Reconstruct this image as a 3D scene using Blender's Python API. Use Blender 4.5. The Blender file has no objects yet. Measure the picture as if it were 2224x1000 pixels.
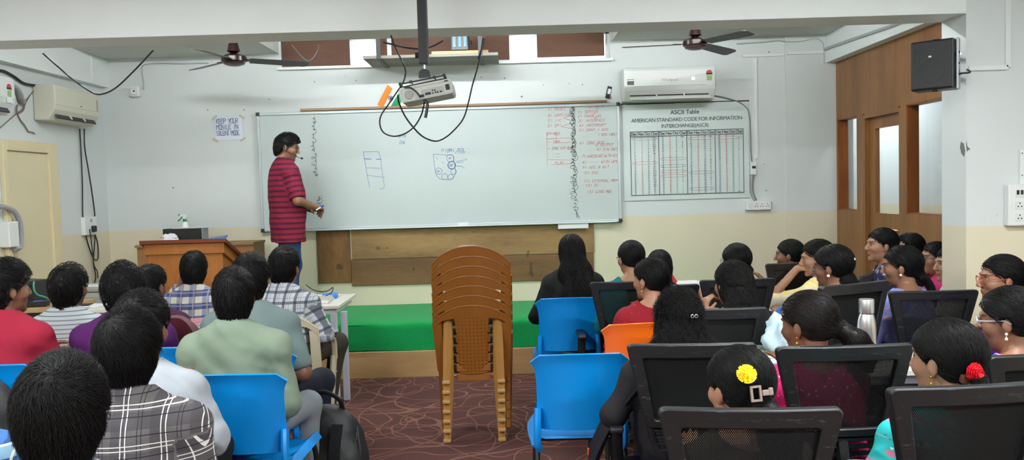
import bpy, bmesh, math, random
import numpy as np
from mathutils import Vector, Matrix
rnd = random.Random(7)
scene = bpy.context.scene
COL = scene.collection
R = math.radians
PI = math.pi
FPX, IW, IH, CAMH = 1750.0, 2224.0, 1000.0, 1.58

# ------------------------------------------------------------------ camera
def cam_rows(p, r):
    cp, sp, cr, sr = math.cos(p), math.sin(p), math.cos(r), math.sin(r)
    B = np.array([[1, 0, 0], [0, 0, -1], [0, 1, 0]], float)
    P = np.array([[1, 0, 0], [0, cp, -sp], [0, sp, cp]])
    Q = np.array([[cr, -sr, 0], [sr, cr, 0], [0, 0, 1]])
    return Q @ P @ B
CM = cam_rows(0.0504943, -0.0285887)
cd = bpy.data.cameras.new('camera')
cam = bpy.data.objects.new('camera', cd)
COL.objects.link(cam)
cd.sensor_width = 36.0
cd.lens = 36.0 * FPX / IW
cd.clip_start = 0.05
cd.clip_end = 200
m4 = Matrix(((CM[0][0], -CM[1][0], -CM[2][0], 0), (CM[0][1], -CM[1][1], -CM[2][1], 0), (CM[0][2], -CM[1][2], -CM[2][2], CAMH), (0, 0, 0, 1)))
cam.matrix_world = m4
scene.camera = cam

def ray(u, v):
    return CM.T @ np.array([(u - IW / 2) / FPX, (v - IH / 2) / FPX, 1.0])
def at(u, v, Y):
    d = ray(u, v)
    return Vector((d[0] * Y / d[1], Y, CAMH + d[2] * Y / d[1]))
def at_x(u, v, X):
    d = ray(u, v)
    return Vector((X, d[1] * X / d[0], CAMH + d[2] * X / d[0]))
def at_z(u, v, Z):
    d = ray(u, v)
    k = (Z - CAMH) / d[2]
    return Vector((d[0] * k, d[1] * k, Z))

# ------------------------------------------------------------------ materials
def srgb(c):
    out = []
    for x in c[:3]:
        x = x / 255.0
        out.append(x / 12.92 if x <= 0.04045 else ((x + 0.055) / 1.055) ** 2.4)
    return (out[0], out[1], out[2], 1.0)

class NT:
    """small helper round a material's node tree"""
    def __init__(s, name):
        s.m = bpy.data.materials.new(name)
        s.m.use_nodes = True
        s.t = s.m.node_tree
        s.n = s.t.nodes
        s.b = s.n['Principled BSDF']
        s.out = s.n['Material Output']
    def new(s, typ, **kw):
        n = s.n.new(typ)
        for k, v in kw.items():
            setattr(n, k, v)
        return n
    def link(s, a, b):
        s.t.links.new(a, b)
    def put(s, sock, v):
        if isinstance(v, bpy.types.NodeSocket):
            s.link(v, sock)
        else:
            sock.default_value = v
    def math(s, op, a, b=None, c=None):
        n = s.new('ShaderNodeMath', operation=op)
        s.put(n.inputs[0], a)
        if b is not None:
            s.put(n.inputs[1], b)
        if c is not None:
            s.put(n.inputs[2], c)
        return n.outputs[0]
    def mix(s, f, a, b):
        n = s.new('ShaderNodeMix', data_type='RGBA')
        s.put(n.inputs[0], f)
        s.put(n.inputs[6], a)
        s.put(n.inputs[7], b)
        return n.outputs[2]
    def noise(s, vec, scale, detail=3.0, rough=0.5):
        n = s.new('ShaderNodeTexNoise')
        if vec is not None:
            s.link(vec, n.inputs['Vector'])
        n.inputs['Scale'].default_value = scale
        n.inputs['Detail'].default_value = detail
        n.inputs['Roughness'].default_value = rough
        return n.outputs['Fac']
    def objco(s):
        return s.new('ShaderNodeTexCoord').outputs['Object']
    def pos(s):
        return s.new('ShaderNodeNewGeometry').outputs['Position']
    def sep(s, v):
        n = s.new('ShaderNodeSeparateXYZ')
        s.link(v, n.inputs[0])
        return n.outputs
    def comb(s, x, y, z):
        n = s.new('ShaderNodeCombineXYZ')
        s.put(n.inputs[0], x); s.put(n.inputs[1], y); s.put(n.inputs[2], z)
        return n.outputs[0]
    def mapv(s, v, scale):
        n = s.new('ShaderNodeMapping')
        s.link(v, n.inputs[0])
        n.inputs['Scale'].default_value = scale
        return n.outputs[0]
    def attr(s, name):
        return s.new('ShaderNodeAttribute', attribute_name=name)
    def bump(s, h, strength=0.2, dist=0.01):
        n = s.new('ShaderNodeBump')
        n.inputs['Strength'].default_value = strength
        n.inputs['Distance'].default_value = dist
        s.link(h, n.inputs['Height'])
        s.link(n.outputs[0], s.b.inputs['Normal'])
    def stripe(s, u, period, width, off=0.0):
        """1 inside a stripe of WIDTH repeated every PERIOD along u"""
        x = s.math('FRACT', s.math('ADD', s.math('DIVIDE', u, period), off))
        return s.math('LESS_THAN', x, width / period)
    def base(s, v):
        s.put(s.b.inputs['Base Color'], v)
    def set(s, rough=0.5, metal=0.0, spec=0.5):
        s.b.inputs['Roughness'].default_value = rough
        s.b.inputs['Metallic'].default_value = metal
        s.b.inputs['Specular IOR Level'].default_value = spec

MATS = {}
def mat(name, c, rough=0.5, metal=0.0, spec=0.5, var=0.06, scale=6.0, bump=0.0, bscale=60.0):
    if name in MATS:
        return MATS[name]
    t = NT(name)
    c = srgb(c)
    d = tuple(x * (1 - var) for x in c[:3]) + (1,)
    l = tuple(min(1, x * (1 + var)) for x in c[:3]) + (1,)
    t.base(t.mix(t.noise(t.objco(), scale), d, l))
    t.set(rough, metal, spec)
    if bump:
        t.bump(t.noise(t.objco(), bscale, 4), bump, 0.004)
    MATS[name] = t.m
    return t.m
def emit(name, c, strength):
    t = NT(name)
    t.base((0, 0, 0, 1))
    t.b.inputs['Emission Color'].default_value = srgb(c)
    t.b.inputs['Emission Strength'].default_value = strength
    MATS[name] = t.m
    return t.m

# ------------------------------------------------------------------ objects
def add(name, me, m=None, parent=None):
    o = bpy.data.objects.new(name, me)
    COL.objects.link(o)
    if m is not None:
        for mm in (m if isinstance(m, (list, tuple)) else [m]):
            me.materials.append(mm)
    if parent is not None:
        o.parent = parent
    return o
def tag(o, label=None, cat=None, group=None, kind=None):
    for k, v in (('label', label), ('category', cat), ('group', group), ('kind', kind)):
        if v:
            o[k] = v
    return o
def thing(name, label, cat, loc=(0, 0, 0), rz=0.0, group=None):
    o = bpy.data.objects.new(name, None)
    o.empty_display_size = 0.1
    COL.objects.link(o)
    o.location = loc
    o.rotation_euler = (0, 0, rz)
    return tag(o, label, cat, group)
def copy_tree(o, parent=None):
    c = o.copy()
    COL.objects.link(c)
    if parent is not None:
        c.parent = parent
    for ch in list(o.children):
        copy_tree(ch, c)
    return c

class MB:
    def __init__(s):
        s.v = []; s.f = []; s.mi = []; s.cur = 0
    def add(s, vs, fs):
        b = len(s.v)
        s.v.extend([tuple(v) for v in vs])
        for f in fs:
            s.f.append(tuple(b + i for i in f)); s.mi.append(s.cur)
        return s
    def box(s, c, d, rot=None, bev=0.0):
        hx, hy, hz = d[0] / 2, d[1] / 2, d[2] / 2
        if bev > 0:
            bm = bmesh.new()
            bmesh.ops.create_cube(bm, size=1)
            for v in bm.verts:
                v.co = Vector((v.co.x * d[0], v.co.y * d[1], v.co.z * d[2]))
            bmesh.ops.bevel(bm, geom=list(bm.edges), offset=min(bev, min(d) * 0.45), segments=2, profile=0.5, affect='EDGES')
            bm.verts.index_update()
            vs = [v.co.copy() for v in bm.verts]
            fs = [[v.index for v in f.verts] for f in bm.faces]
            bm.free()
        else:
            vs = [Vector((x, y, z)) for x in (-hx, hx) for y in (-hy, hy) for z in (-hz, hz)]
            fs = [(0, 1, 3, 2), (4, 6, 7, 5), (0, 4, 5, 1), (2, 3, 7, 6), (0, 2, 6, 4), (1, 5, 7, 3)]
        if rot is not None:
            vs = [rot @ v for v in vs]
        c = Vector(c)
        return s.add([v + c for v in vs], fs)
    def tube(s, pts, r, n=8, cap=True, flat=1.0):
        pts = [Vector(p) for p in pts]
        rs = r if isinstance(r, (list, tuple)) else [r] * len(pts)
        vs, fs = [], []
        up = None
        for i, p in enumerate(pts):
            t = (pts[min(i + 1, len(pts) - 1)] - pts[max(i - 1, 0)])
            if t.length < 1e-9:
                t = Vector((0, 0, 1))
            t.normalize()
            if up is None:
                up = Vector((0, 0, 1)) if abs(t.z) < 0.9 else Vector((0, 1, 0))
            a = (up - t * up.dot(t))
            if a.length < 1e-6:
                a = Vector((1, 0, 0)) - t * t.x
            a.normalize()
            up = a
            b = t.cross(a)
            for k in range(n):
                q = 2 * PI * k / n
                vs.append(p + a * (math.cos(q) * rs[i] * flat) + b * (math.sin(q) * rs[i]))
        for i in range(len(pts) - 1):
            for k in range(n):
                k2 = (k + 1) % n
                fs.append((i * n + k, i * n + k2, (i + 1) * n + k2, (i + 1) * n + k))
        if cap:
            fs.append(tuple(range(n - 1, -1, -1)))
            fs.append(tuple(range((len(pts) - 1) * n, len(pts) * n)))
        return s.add(vs, fs)
    def cyl(s, a, b, r, n=16, r2=None):
        return s.tube([a, b], [r, r if r2 is None else r2], n)
    def lathe(s, prof, c=(0, 0, 0), n=20, axis='Z', rot=None):
        vs, fs = [], []
        for (r, h) in prof:
            for k in range(n):
                q = 2 * PI * k / n
                p = Vector((r * math.cos(q), r * math.sin(q), h))
                if axis == 'Y':
                    p = Vector((p.x, p.z, -p.y))
                elif axis == 'X':
                    p = Vector((p.z, p.x, p.y))
                if rot is not None:
                    p = rot @ p
                vs.append(p + Vector(c))
        m = len(prof)
        for i in range(m - 1):
            for k in range(n):
                k2 = (k + 1) % n
                fs.append((i * n + k, i * n + k2, (i + 1) * n + k2, (i + 1) * n + k))
        if prof[0][0] > 1e-6:
            fs.append(tuple(range(n - 1, -1, -1)))
        if prof[-1][0] > 1e-6:
            fs.append(tuple(range((m - 1) * n, m * n)))
        return s.add(vs, fs)
    def prism(s, poly, d0, d1, axis='Y'):
        """poly: 2D outline (counter-clockwise seen from -axis), extruded between d0 and d1"""
        def P(p, d):
            if axis == 'Y':
                return Vector((p[0], d, p[1]))
            if axis == 'X':
                return Vector((d, p[0], p[1]))
            return Vector((p[0], p[1], d))
        n = len(poly)
        vs = [P(p, d0) for p in poly] + [P(p, d1) for p in poly]
        fs = [tuple(range(n)), tuple(range(2 * n - 1, n - 1, -1))]
        for i in range(n):
            j = (i + 1) % n
            fs.append((j, i, n + i, n + j))
        return s.add(vs, fs)
    def ring(s, outer, inner, d0, d1, fn=None):
        """frame between two outlines with the same number of points, in the XZ plane, from y=d0 to y=d1"""
        n = len(outer)
        vs = []
        for d in (d0, d1):
            vs += [Vector((p[0], d, p[1])) for p in outer]
            vs += [Vector((p[0], d, p[1])) for p in inner]
        if fn:
            vs = [fn(v) for v in vs]
        fs = []
        for i in range(n):
            j = (i + 1) % n
            fs.append((i, j, n + j, n + i))
            fs.append((2 * n + j, 2 * n + i, 3 * n + i, 3 * n + j))
            fs.append((j, i, 2 * n + i, 2 * n + j))
            fs.append((n + i, n + j, 3 * n + j, 3 * n + i))
        return s.add(vs, fs)
    def sheet(s, fn, nu, nv, thick, close=True):
        """surface fn(a, b) with a, b in 0..1 given THICK metres along its normal"""
        P = [[Vector(fn(i / nu, j / nv)) for j in range(nv + 1)] for i in range(nu + 1)]
        N = []
        for i in range(nu + 1):
            row = []
            for j in range(nv + 1):
                du = P[min(i + 1, nu)][j] - P[max(i - 1, 0)][j]
                dv = P[i][min(j + 1, nv)] - P[i][max(j - 1, 0)]
                n = du.cross(dv)
                row.append(n.normalized() if n.length > 1e-12 else Vector((0, 0, 1)))
            N.append(row)
        A = [P[i][j] + N[i][j] * (thick / 2) for i in range(nu + 1) for j in range(nv + 1)]
        B = [P[i][j] - N[i][j] * (thick / 2) for i in range(nu + 1) for j in range(nv + 1)]
        K = len(A)
        ix = lambda i, j: i * (nv + 1) + j
        fs = []
        for i in range(nu):
            for j in range(nv):
                q = (ix(i, j), ix(i + 1, j), ix(i + 1, j + 1), ix(i, j + 1))
                fs.append(q)
                fs.append(tuple(K + x for x in reversed(q)))
        per = [ix(i, 0) for i in range(nu)] + [ix(nu, j) for j in range(nv)] + [ix(i, nv) for i in range(nu, 0, -1)] + [ix(0, j) for j in range(nv, 0, -1)]
        for a in range(len(per)):
            p, q = per[a], per[(a + 1) % len(per)]
            fs.append((q, p, K + p, K + q))
        return s.add(A + B, fs)
    def mesh(s, name, smooth=False, angle=None):
        me = bpy.data.meshes.new(name)
        me.from_pydata(s.v, [], s.f)
        if any(s.mi):
            me.polygons.foreach_set('material_index', s.mi)
        if smooth:
            me.polygons.foreach_set('use_smooth', [True] * len(me.polygons))
            if angle:
                me.set_sharp_from_angle(angle=R(angle))
        me.update()
        return me
    def build(s, name, m, parent=None, smooth=False, angle=40):
        return add(name, s.mesh(name, smooth, angle), m, parent)

def rrect(x0, z0, x1, z1, r, n=5):
    """rounded rectangle, counter-clockwise"""
    out = []
    for cx, cz, a in ((x1 - r, z1 - r, 0), (x0 + r, z1 - r, 90), (x0 + r, z0 + r, 180), (x1 - r, z0 + r, 270)):
        for k in range(n + 1):
            q = R(a + 90 * k / n)
            out.append((cx + r * math.cos(q), cz + r * math.sin(q)))
    return out
def smooth_path(pts, n=8):
    """Catmull-Rom through the points"""
    P = [Vector(p) for p in pts]
    P = [P[0] * 2 - P[1]] + P + [P[-1] * 2 - P[-2]]
    out = []
    for i in range(1, len(P) - 2):
        for k in range(n):
            t = k / n
            a, b, c, d = P[i - 1], P[i], P[i + 1], P[i + 2]
            out.append(0.5 * ((2 * b) + (c - a) * t + (2 * a - 5 * b + 4 * c - d) * t * t + (3 * b - a - 3 * c + d) * t ** 3))
    out.append(P[-2])
    return out
def cable(name, pts, r, m, label=None, parent=None, n=8, cat='cable'):
    o = MB().tube(smooth_path(pts, n), r, 6).build(name, m, parent, True, 60)
    if label:
        tag(o, label, cat)
    return o
def text(name, body, size, loc, m, parent=None, align='LEFT', bold=0.0, spacing=1.0, line=1.0, rot=(PI / 2, 0, 0), shear=0.0):
    cu = bpy.data.curves.new(name, 'FONT')
    cu.body = body
    cu.size = size
    cu.align_x = align
    cu.align_y = 'CENTER'
    cu.space_character = spacing
    cu.space_line = line
    cu.offset = bold
    cu.shear = shear
    cu.resolution_u = 3
    o = bpy.data.objects.new(name, cu)
    COL.objects.link(o)
    cu.materials.append(m)
    o.location = loc
    o.rotation_euler = rot
    if parent is not None:
        o.parent = parent
    return o

# single-stroke letters on a 4 x 6 cell, for hand lettering
GL = {'A': '00 26 40|12 32', 'B': '00 06 26 35 33 03|33 42 41 30 00', 'C': '45 36 16 05 01 10 30 41', 'D': '00 06 26 44 42 20 00', 'E': '46 06 00 40|03 33', 'F': '46 06 00|03 33',
      'G': '45 36 16 05 01 10 30 41 43 23', 'H': '00 06|40 46|03 43', 'I': '20 26', 'J': '46 41 30 10 01', 'K': '00 06|46 03 40', 'L': '06 00 40', 'M': '00 06 23 46 40', 'N': '00 06 40 46',
      'O': '16 05 01 10 30 41 45 36 16', 'P': '00 06 36 45 44 33 03', 'Q': '16 05 01 10 30 41 45 36 16|22 40', 'R': '00 06 36 45 44 33 03|23 40', 'S': '45 36 16 05 04 13 33 42 41 30 10 01',
      'T': '06 46|26 20', 'U': '06 01 10 30 41 46', 'V': '06 20 46', 'W': '06 10 23 30 46', 'X': '00 46|06 40', 'Y': '06 23 46|23 20', 'Z': '06 46 00 40', '0': '16 05 01 10 30 41 45 36 16',
      '1': '15 26 20', '2': '05 16 36 45 44 00 40', '3': '06 46 23 43 41 30 10 01', '4': '30 36 02 42', '5': '46 06 03 33 42 41 30 10 01', '6': '36 03 01 10 30 41 42 33 03', '7': '06 46 10',
      '8': '13 04 05 16 36 45 44 33 13 02 01 10 30 41 42 33', '9': '10 43 45 36 16 05 04 13 43', ')': '16 34 32 10', '-': '13 33', '>': '14 33 12', '/': '00 46', '.': '20 21', ' ': ''}
def strokes(txt, x, z, h, slant=0.15, jit=0.12, seed=1, sp=1.35):
    """hand-lettered polylines in the XZ plane"""
    r = random.Random(seed)
    out = []
    k = h / 6.0
    for ch in txt.upper():
        g = GL.get(ch, '')
        for st in g.split('|') if g else []:
            line = []
            for p in st.split():
                a, b = int(p[0]) * 0.9 + r.uniform(-jit, jit) * 2, int(p[1]) + r.uniform(-jit, jit) * 2
                line.append((x + (a + b * slant) * k, z + b * k))
            out.append(line)
        x += 4 * k * sp
    return out
def ribbons(lines, w, y):
    """flat marker strokes on a plane facing -Y"""
    mb = MB()
    for ln in lines:
        for i in range(len(ln) - 1):
            a, b = Vector((ln[i][0], 0, ln[i][1])), Vector((ln[i + 1][0], 0, ln[i + 1][1]))
            t = b - a
            if t.length < 1e-6:
                continue
            t.normalize()
            n = Vector((-t.z, 0, t.x)) * (w / 2)
            a, b = a - t * w * 0.4, b + t * w * 0.4
            mb.add([Vector((p.x, y, p.z)) for p in (a - n, b - n, b + n, a + n)], [(0, 1, 2, 3)])
    return mb
# ------------------------------------------------------------------ shared materials
def wall_material():
    t = NT('painted_wall')
    P = t.pos()
    z = t.sep(P)[2]
    n1 = t.noise(P, 1.3, 4)
    n2 = t.noise(P, 14.0, 4)
    white = t.mix(n1, srgb((205, 211, 210)), srgb((214, 219, 219)))
    cream = t.mix(n1, srgb((212, 203, 176)), srgb((221, 213, 189)))
    edge = t.math('ADD', 1.281, t.math('MULTIPLY', t.math('SUBTRACT', n2, 0.5), 0.012))
    c = t.mix(t.math('GREATER_THAN', z, edge), cream, white)
    # scuffs and small stains in the paint
    st = t.math('MULTIPLY', t.math('GREATER_THAN', t.noise(t.mapv(P, (1, 1, 0.5)), 7.0, 5, 0.65), 0.71), 0.22)
    c = t.mix(st, c, srgb((150, 138, 112)))
    t.base(c)
    t.set(0.62, 0, 0.3)
    t.bump(t.noise(P, 40.0, 4), 0.12, 0.004)
    return t.m
M_WALL = wall_material()
M_WHITE = mat('white_paint', (230, 235, 234), 0.6, var=0.03)
M_CEIL = mat('ceiling_paint', (206, 209, 206), 0.75, var=0.03)

def carpet_material():
    t = NT('patterned_carpet')
    P = t.pos()
    c = t.mix(t.noise(P, 120.0, 3), srgb((70, 46, 43)), srgb((104, 72, 66)))
    c = t.mix(t.math('MULTIPLY', t.noise(P, 2.5, 3), 0.35), c, srgb((60, 40, 42)))
    lines = None
    for sc, off, w in ((1.6, 0.0, 0.0055), (2.0, 7.3, 0.0055), (2.4, 3.1, 0.007), (1.8, 12.7, 0.0055), (2.7, 21.0, 0.007), (3.2, 33.0, 0.008)):
        q = t.new('ShaderNodeVectorMath', operation='ADD')
        t.link(P, q.inputs[0]); q.inputs[1].default_value = (off, off * 0.7, off * 1.3)
        f = t.noise(q.outputs[0], sc, 0.0)
        l = t.math('LESS_THAN', t.math('ABSOLUTE', t.math('SUBTRACT', f, 0.47)), w)
        lines = l if lines is None else t.math('MAXIMUM', lines, l)
    c = t.mix(t.math('MULTIPLY', lines, 0.42), c, srgb((164, 116, 100)))
    t.base(c)
    t.set(0.95, 0, 0.1)
    t.bump(t.noise(P, 260.0, 2), 0.5, 0.004)
    return t.m
M_CARPET = carpet_material()

def wood_material(name, a, b, axis='Z', scale=7.0, rough=0.45, stretch=0.12, knots=False, bump=0.05):
    t = NT(name)
    P = t.objco()
    sc = {'X': (stretch, 1, 1), 'Y': (1, stretch, 1), 'Z': (1, 1, stretch)}[axis]
    v = t.mapv(P, sc)
    n = t.noise(v, scale, 5, 0.6)
    f = t.noise(v, scale * 9, 3, 0.6)
    k = t.math('ADD', t.math('MULTIPLY', n, 0.75), t.math('MULTIPLY', f, 0.25))
    r = t.new('ShaderNodeValToRGB')
    r.color_ramp.elements[0].position = 0.32
    r.color_ramp.elements[1].position = 0.68
    r.color_ramp.elements[0].color = srgb(a)
    r.color_ramp.elements[1].color = srgb(b)
    t.link(k, r.inputs[0])
    c = r.outputs[0]
    if knots:
        s = t.math('LESS_THAN', t.noise(t.mapv(P, (1, 1, 0.6)), 9.0, 1), 0.27)
        c = t.mix(t.math('MULTIPLY', s, 0.55), c, srgb(tuple(x * 0.45 for x in a)))
    t.base(c)
    t.set(rough, 0, 0.4)
    if bump:
        t.bump(f, bump, 0.003)
    return t.m
M_LAM = wood_material('walnut_laminate', (112, 74, 40), (152, 106, 62), 'Z', 6.0, 0.38)
M_REVEAL = wood_material('orange_teak', (112, 60, 22), (148, 84, 34), 'Z', 6.0, 0.4)
M_PLY = wood_material('plywood', (112, 86, 52), (160, 128, 84), 'X', 5.0, 0.7, 0.2, True)
M_PLYD = wood_material('dark_plywood', (88, 62, 38), (128, 95, 60), 'X', 5.0, 0.7, 0.2, True)
M_PLYV = wood_material('upright_plywood', (82, 54, 28), (140, 100, 58), 'Z', 6.0, 0.7, 0.2, True)
M_PODIUM = wood_material('orange_podium_wood', (150, 88, 34), (182, 116, 56), 'Z', 4.0, 0.4, 0.3, True)
M_PODTOP = wood_material('mahogany_edge', (96, 38, 24), (128, 58, 36), 'X', 6.0, 0.35)
M_PLINTH = wood_material('plinth_board', (168, 132, 86), (200, 164, 116), 'X', 4.0, 0.7, 0.15, True)
M_BROWNB = wood_material('brown_board', (76, 50, 38), (104, 72, 54), 'X', 3.0, 0.7, 0.3)
M_PINE = wood_material('pine_lath', (176, 140, 92), (208, 176, 128), 'X', 5.0, 0.7, 0.1)
M_BLACK = mat('black_plastic', (24, 25, 27), 0.42, var=0.15)
M_DARK = mat('dark_metal', (34, 34, 36), 0.45, 0.4)
M_CABLE = mat('black_cable', (20, 20, 22), 0.5)
M_GREYC = mat('grey_conduit', (150, 152, 154), 0.55)
M_WPLAS = mat('white_plastic', (224, 226, 224), 0.4, var=0.02)
M_CREAMP = mat('cream_plastic', (214, 211, 194), 0.42, var=0.03)
M_GREYP = mat('grey_plastic', (168, 170, 164), 0.45, var=0.03)
M_TABLE = mat('white_laminate', (222, 219, 206), 0.35, var=0.02)
M_WMETAL = mat('white_metal', (206, 210, 220), 0.4, var=0.02)
M_STEEL = mat('steel', (150, 152, 155), 0.28, 0.9)
M_PAPER = mat('paper', (228, 228, 230), 0.8, var=0.02)
M_INK = mat('black_ink', (30, 32, 40), 0.7)
M_BLUEINK = mat('blue_ink', (70, 110, 168), 0.6)
M_REDINK = mat('red_ink', (196, 100, 92), 0.6)
M_GREYINK = mat('grey_ink', (112, 124, 124), 0.6)

def struct(name, mb, m, smooth=False):
    return tag(mb.build(name, m, None, smooth), kind='structure')
def bx(mb, x0, x1, y0, y1, z0, z1, bev=0.0):
    return mb.box(((x0 + x1) / 2, (y0 + y1) / 2, (z0 + z1) / 2), (abs(x1 - x0), abs(y1 - y0), abs(z1 - z0)), None, bev)

# ------------------------------------------------------------------ room shell
YW, XL, XR, ZC = 8.0, -4.0, 3.227, 3.15
BY0, BY1, ZB, XP = 4.8, 5.07, 2.54, 2.71
WX0, WX1 = at(612, 150, YW).x, at(1325, 124, YW).x
WZ0, WZ1 = at(950, 138, YW).z, 3.11
struct('floor', bx(MB(), -4.2, 5.2, -3.2, 11.2, -0.1, 0), M_CARPET)
struct('ceiling', bx(MB(), -4.2, 5.2, -3.2, 11.2, ZC, ZC + 0.1), M_CEIL)
w = MB()
bx(w, -4.2, 3.4, YW, YW + 0.2, 0, WZ0)
bx(w, -4.2, WX0, YW, YW + 0.2, WZ0, ZC); bx(w, WX1, 3.4, YW, YW + 0.2, WZ0, ZC)
bx(w, WX0, WX1, YW, YW + 0.2, WZ1, ZC)
struct('wall_far', w, M_WALL)
struct('wall_left', bx(MB(), -4.2, XL, -3.2, YW, 0, ZC), M_WALL)
struct('wall_rear', bx(MB(), XL, 3.5, -3.2, -3.0, 0, ZC), M_WALL)
struct('wall_right_near', bx(MB(), 3.5, 3.7, -3.2, BY0, 0, ZC), M_WALL)
struct('wall_pillar', bx(MB(), XP, 3.7, BY0, BY1, 0, ZC), M_WALL)
struct('ceiling_beam', bx(MB(), XL, XP, BY0, BY1, ZB, ZC), M_WHITE)
struct('trim_left_soffit', bx(MB(), XL, -3.93, BY1, YW, 2.695, ZC), M_WHITE)
d = MB()
bx(d, -3.93, WX0 - 0.02, 7.2, YW, 2.975, ZC)
struct('trim_ceiling_left', d, M_CEIL)
struct('trim_ceiling_right', bx(MB(), WX1 + 0.02, 3.13, 7.2, YW, 3.01, ZC), M_CEIL)
struct('trim_right_soffit', bx(MB(), 3.13, XR + 0.1, BY1, YW, 2.735, ZC), M_WHITE)
# a shallow pilaster at the right end of the far wall
px = at(1706, 300, YW).x
struct('trim_pilaster', bx(MB(), px, 3.227, YW - 0.015, YW, 0, 3.01), M_WALL)

# wooden partition with its door and two windows
def py(u, v=350):
    return at_x(u, v, XR).y
W2 = (py(1861), 7.95); DR = (py(1956), py(1874)); W3 = (5.2, py(1969))
ZS, ZT, ZD = 1.285, 2.175, 2.165
p = MB()
bx(p, XR, XR + 0.1, BY1, YW, ZT, 2.735)
bx(p, XR, XR + 0.1, W3[0], W3[1], 0, ZS); bx(p, XR, XR + 0.1, W2[0], W2[1], 0, ZS)
for a, b in ((BY1, W3[0]), (W3[1], DR[0]), (DR[1], W2[0]), (W2[1], YW)):
    bx(p, XR, XR + 0.1, a, b, 0, ZT)
struct('wall_right', p, M_LAM)
M_GLASS = None
def glass_material():
    t = NT('window_glass')
    a = t.new('ShaderNodeBsdfTransparent'); g = t.new('ShaderNodeBsdfGlossy')
    g.inputs['Roughness'].default_value = 0.03
    a.inputs['Color'].default_value = (0.95, 0.96, 0.97, 1)
    mx = t.new('ShaderNodeMixShader')
    mx.inputs[0].default_value = 0.05
    t.link(a.outputs[0], mx.inputs[1]); t.link(g.outputs[0], mx.inputs[2])
    t.link(mx.outputs[0], t.out.inputs[0])
    return t.m
M_GLASS = glass_material()
def partition_window(name, a, b):
    r = MB()
    t_ = 0.012
    bx(r, XR + 0.004, XR + 0.096, a, a + t_, ZS, ZT); bx(r, XR + 0.004, XR + 0.096, b - t_, b, ZS, ZT)
    bx(r, XR + 0.004, XR + 0.096, a, b, ZS, ZS + t_); bx(r, XR + 0.004, XR + 0.096, a, b, ZT - t_, ZT)
    o = struct(name, r, M_REVEAL)
    bx(MB(), XR + 0.088, XR + 0.094, a + t_, b - t_, ZS + t_, ZT - t_).build('pane', M_GLASS, o)
partition_window('window_2', *W2)
partition_window('window_3', *W3)
fr = MB()
bx(fr, XR + 0.002, XR + 0.1, DR[0], DR[0] + 0.035, 0, ZD); bx(fr, XR + 0.002, XR + 0.1, DR[1] - 0.035, DR[1], 0, ZD)
bx(fr, XR + 0.002, XR + 0.1, DR[0] + 0.0352, DR[1] - 0.0352, ZD - 0.035, ZT)
door2 = struct('door_2', fr, M_LAM)
ga, gb, gz0, gz1 = py(1952), py(1890), 1.275, 2.03
lf = MB()
lx = XR + 0.045
a, b = DR[0] + 0.037, DR[1] - 0.037
ga = max(ga, a + 0.05)
bx(lf, lx, lx + 0.04, a, b, 0.01, gz0); bx(lf, lx, lx + 0.04, a, b, gz1, ZD - 0.037)
bx(lf, lx, lx + 0.04, a, ga, gz0, gz1); bx(lf, lx, lx + 0.04, gb, b, gz0, gz1)
lf.build('door_leaf', M_LAM, door2)
bx(MB(), lx + 0.03, lx + 0.036, ga, gb, gz0, gz1).build('pane', M_GLASS, door2)
h = MB(); hy_ = at_x(1951, 503, XR).y; hz_ = at_x(1951, 503, XR).z
h.tube(smooth_path([(lx, hy_, hz_), (lx - 0.05, hy_, hz_), (lx - 0.055, hy_ + 0.06, hz_ + 0.004), (lx - 0.05, hy_ + 0.13, hz_ + 0.006)]), 0.009, 8)
h.lathe([(0.022, 0), (0.022, 0.008), (0, 0.01)], (lx, hy_, hz_), 14, 'X', Matrix.Rotation(PI, 3, 'Z'))
h.build('door_handle', mat('brass_handle', (150, 116, 74), 0.35, 0.8), door2, True)
# corridor beyond the partition
c = MB()
bx(c, 4.45, 4.6, 4.8, 11.2, 0, ZC); bx(c, 3.4, 4.6, 11.0, 11.2, 0, ZC); bx(c, 3.7, 4.6, 4.6, 4.8, 0, ZC)
bx(c, 3.4, 3.42, YW + 0.2, 11, 0, ZC)
struct('wall_corridor', c, M_WALL)

# door on the left
def ly(u, v=450):
    return at_x(u, v, XL).y
fy0, fy1, dz = ly(4), ly(124, 450), at_x(117, 314, XL).z
iy0, iy1 = ly(14), ly(106, 480)
fr = MB()
M_DOORF = mat('cream_door_frame', (216, 202, 164), 0.5)
M_DOOR = mat('cream_door', (214, 202, 168), 0.5, var=0.05, scale=3)
bx(fr, XL, XL + 0.035, fy0, iy0, 0, dz, 0.006); bx(fr, XL, XL + 0.035, iy1, fy1, 0, dz, 0.006)
bx(fr, XL, XL + 0.034, iy0 - 0.001, iy1 + 0.001, dz - 0.085, dz, 0.006)
door1 = struct('door_1', fr, M_DOORF)
bx(MB(), XL, XL + 0.012, iy0 + 0.002, iy1 - 0.002, 0.005, dz - 0.09).build('door_leaf', M_DOOR, door1)

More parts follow.
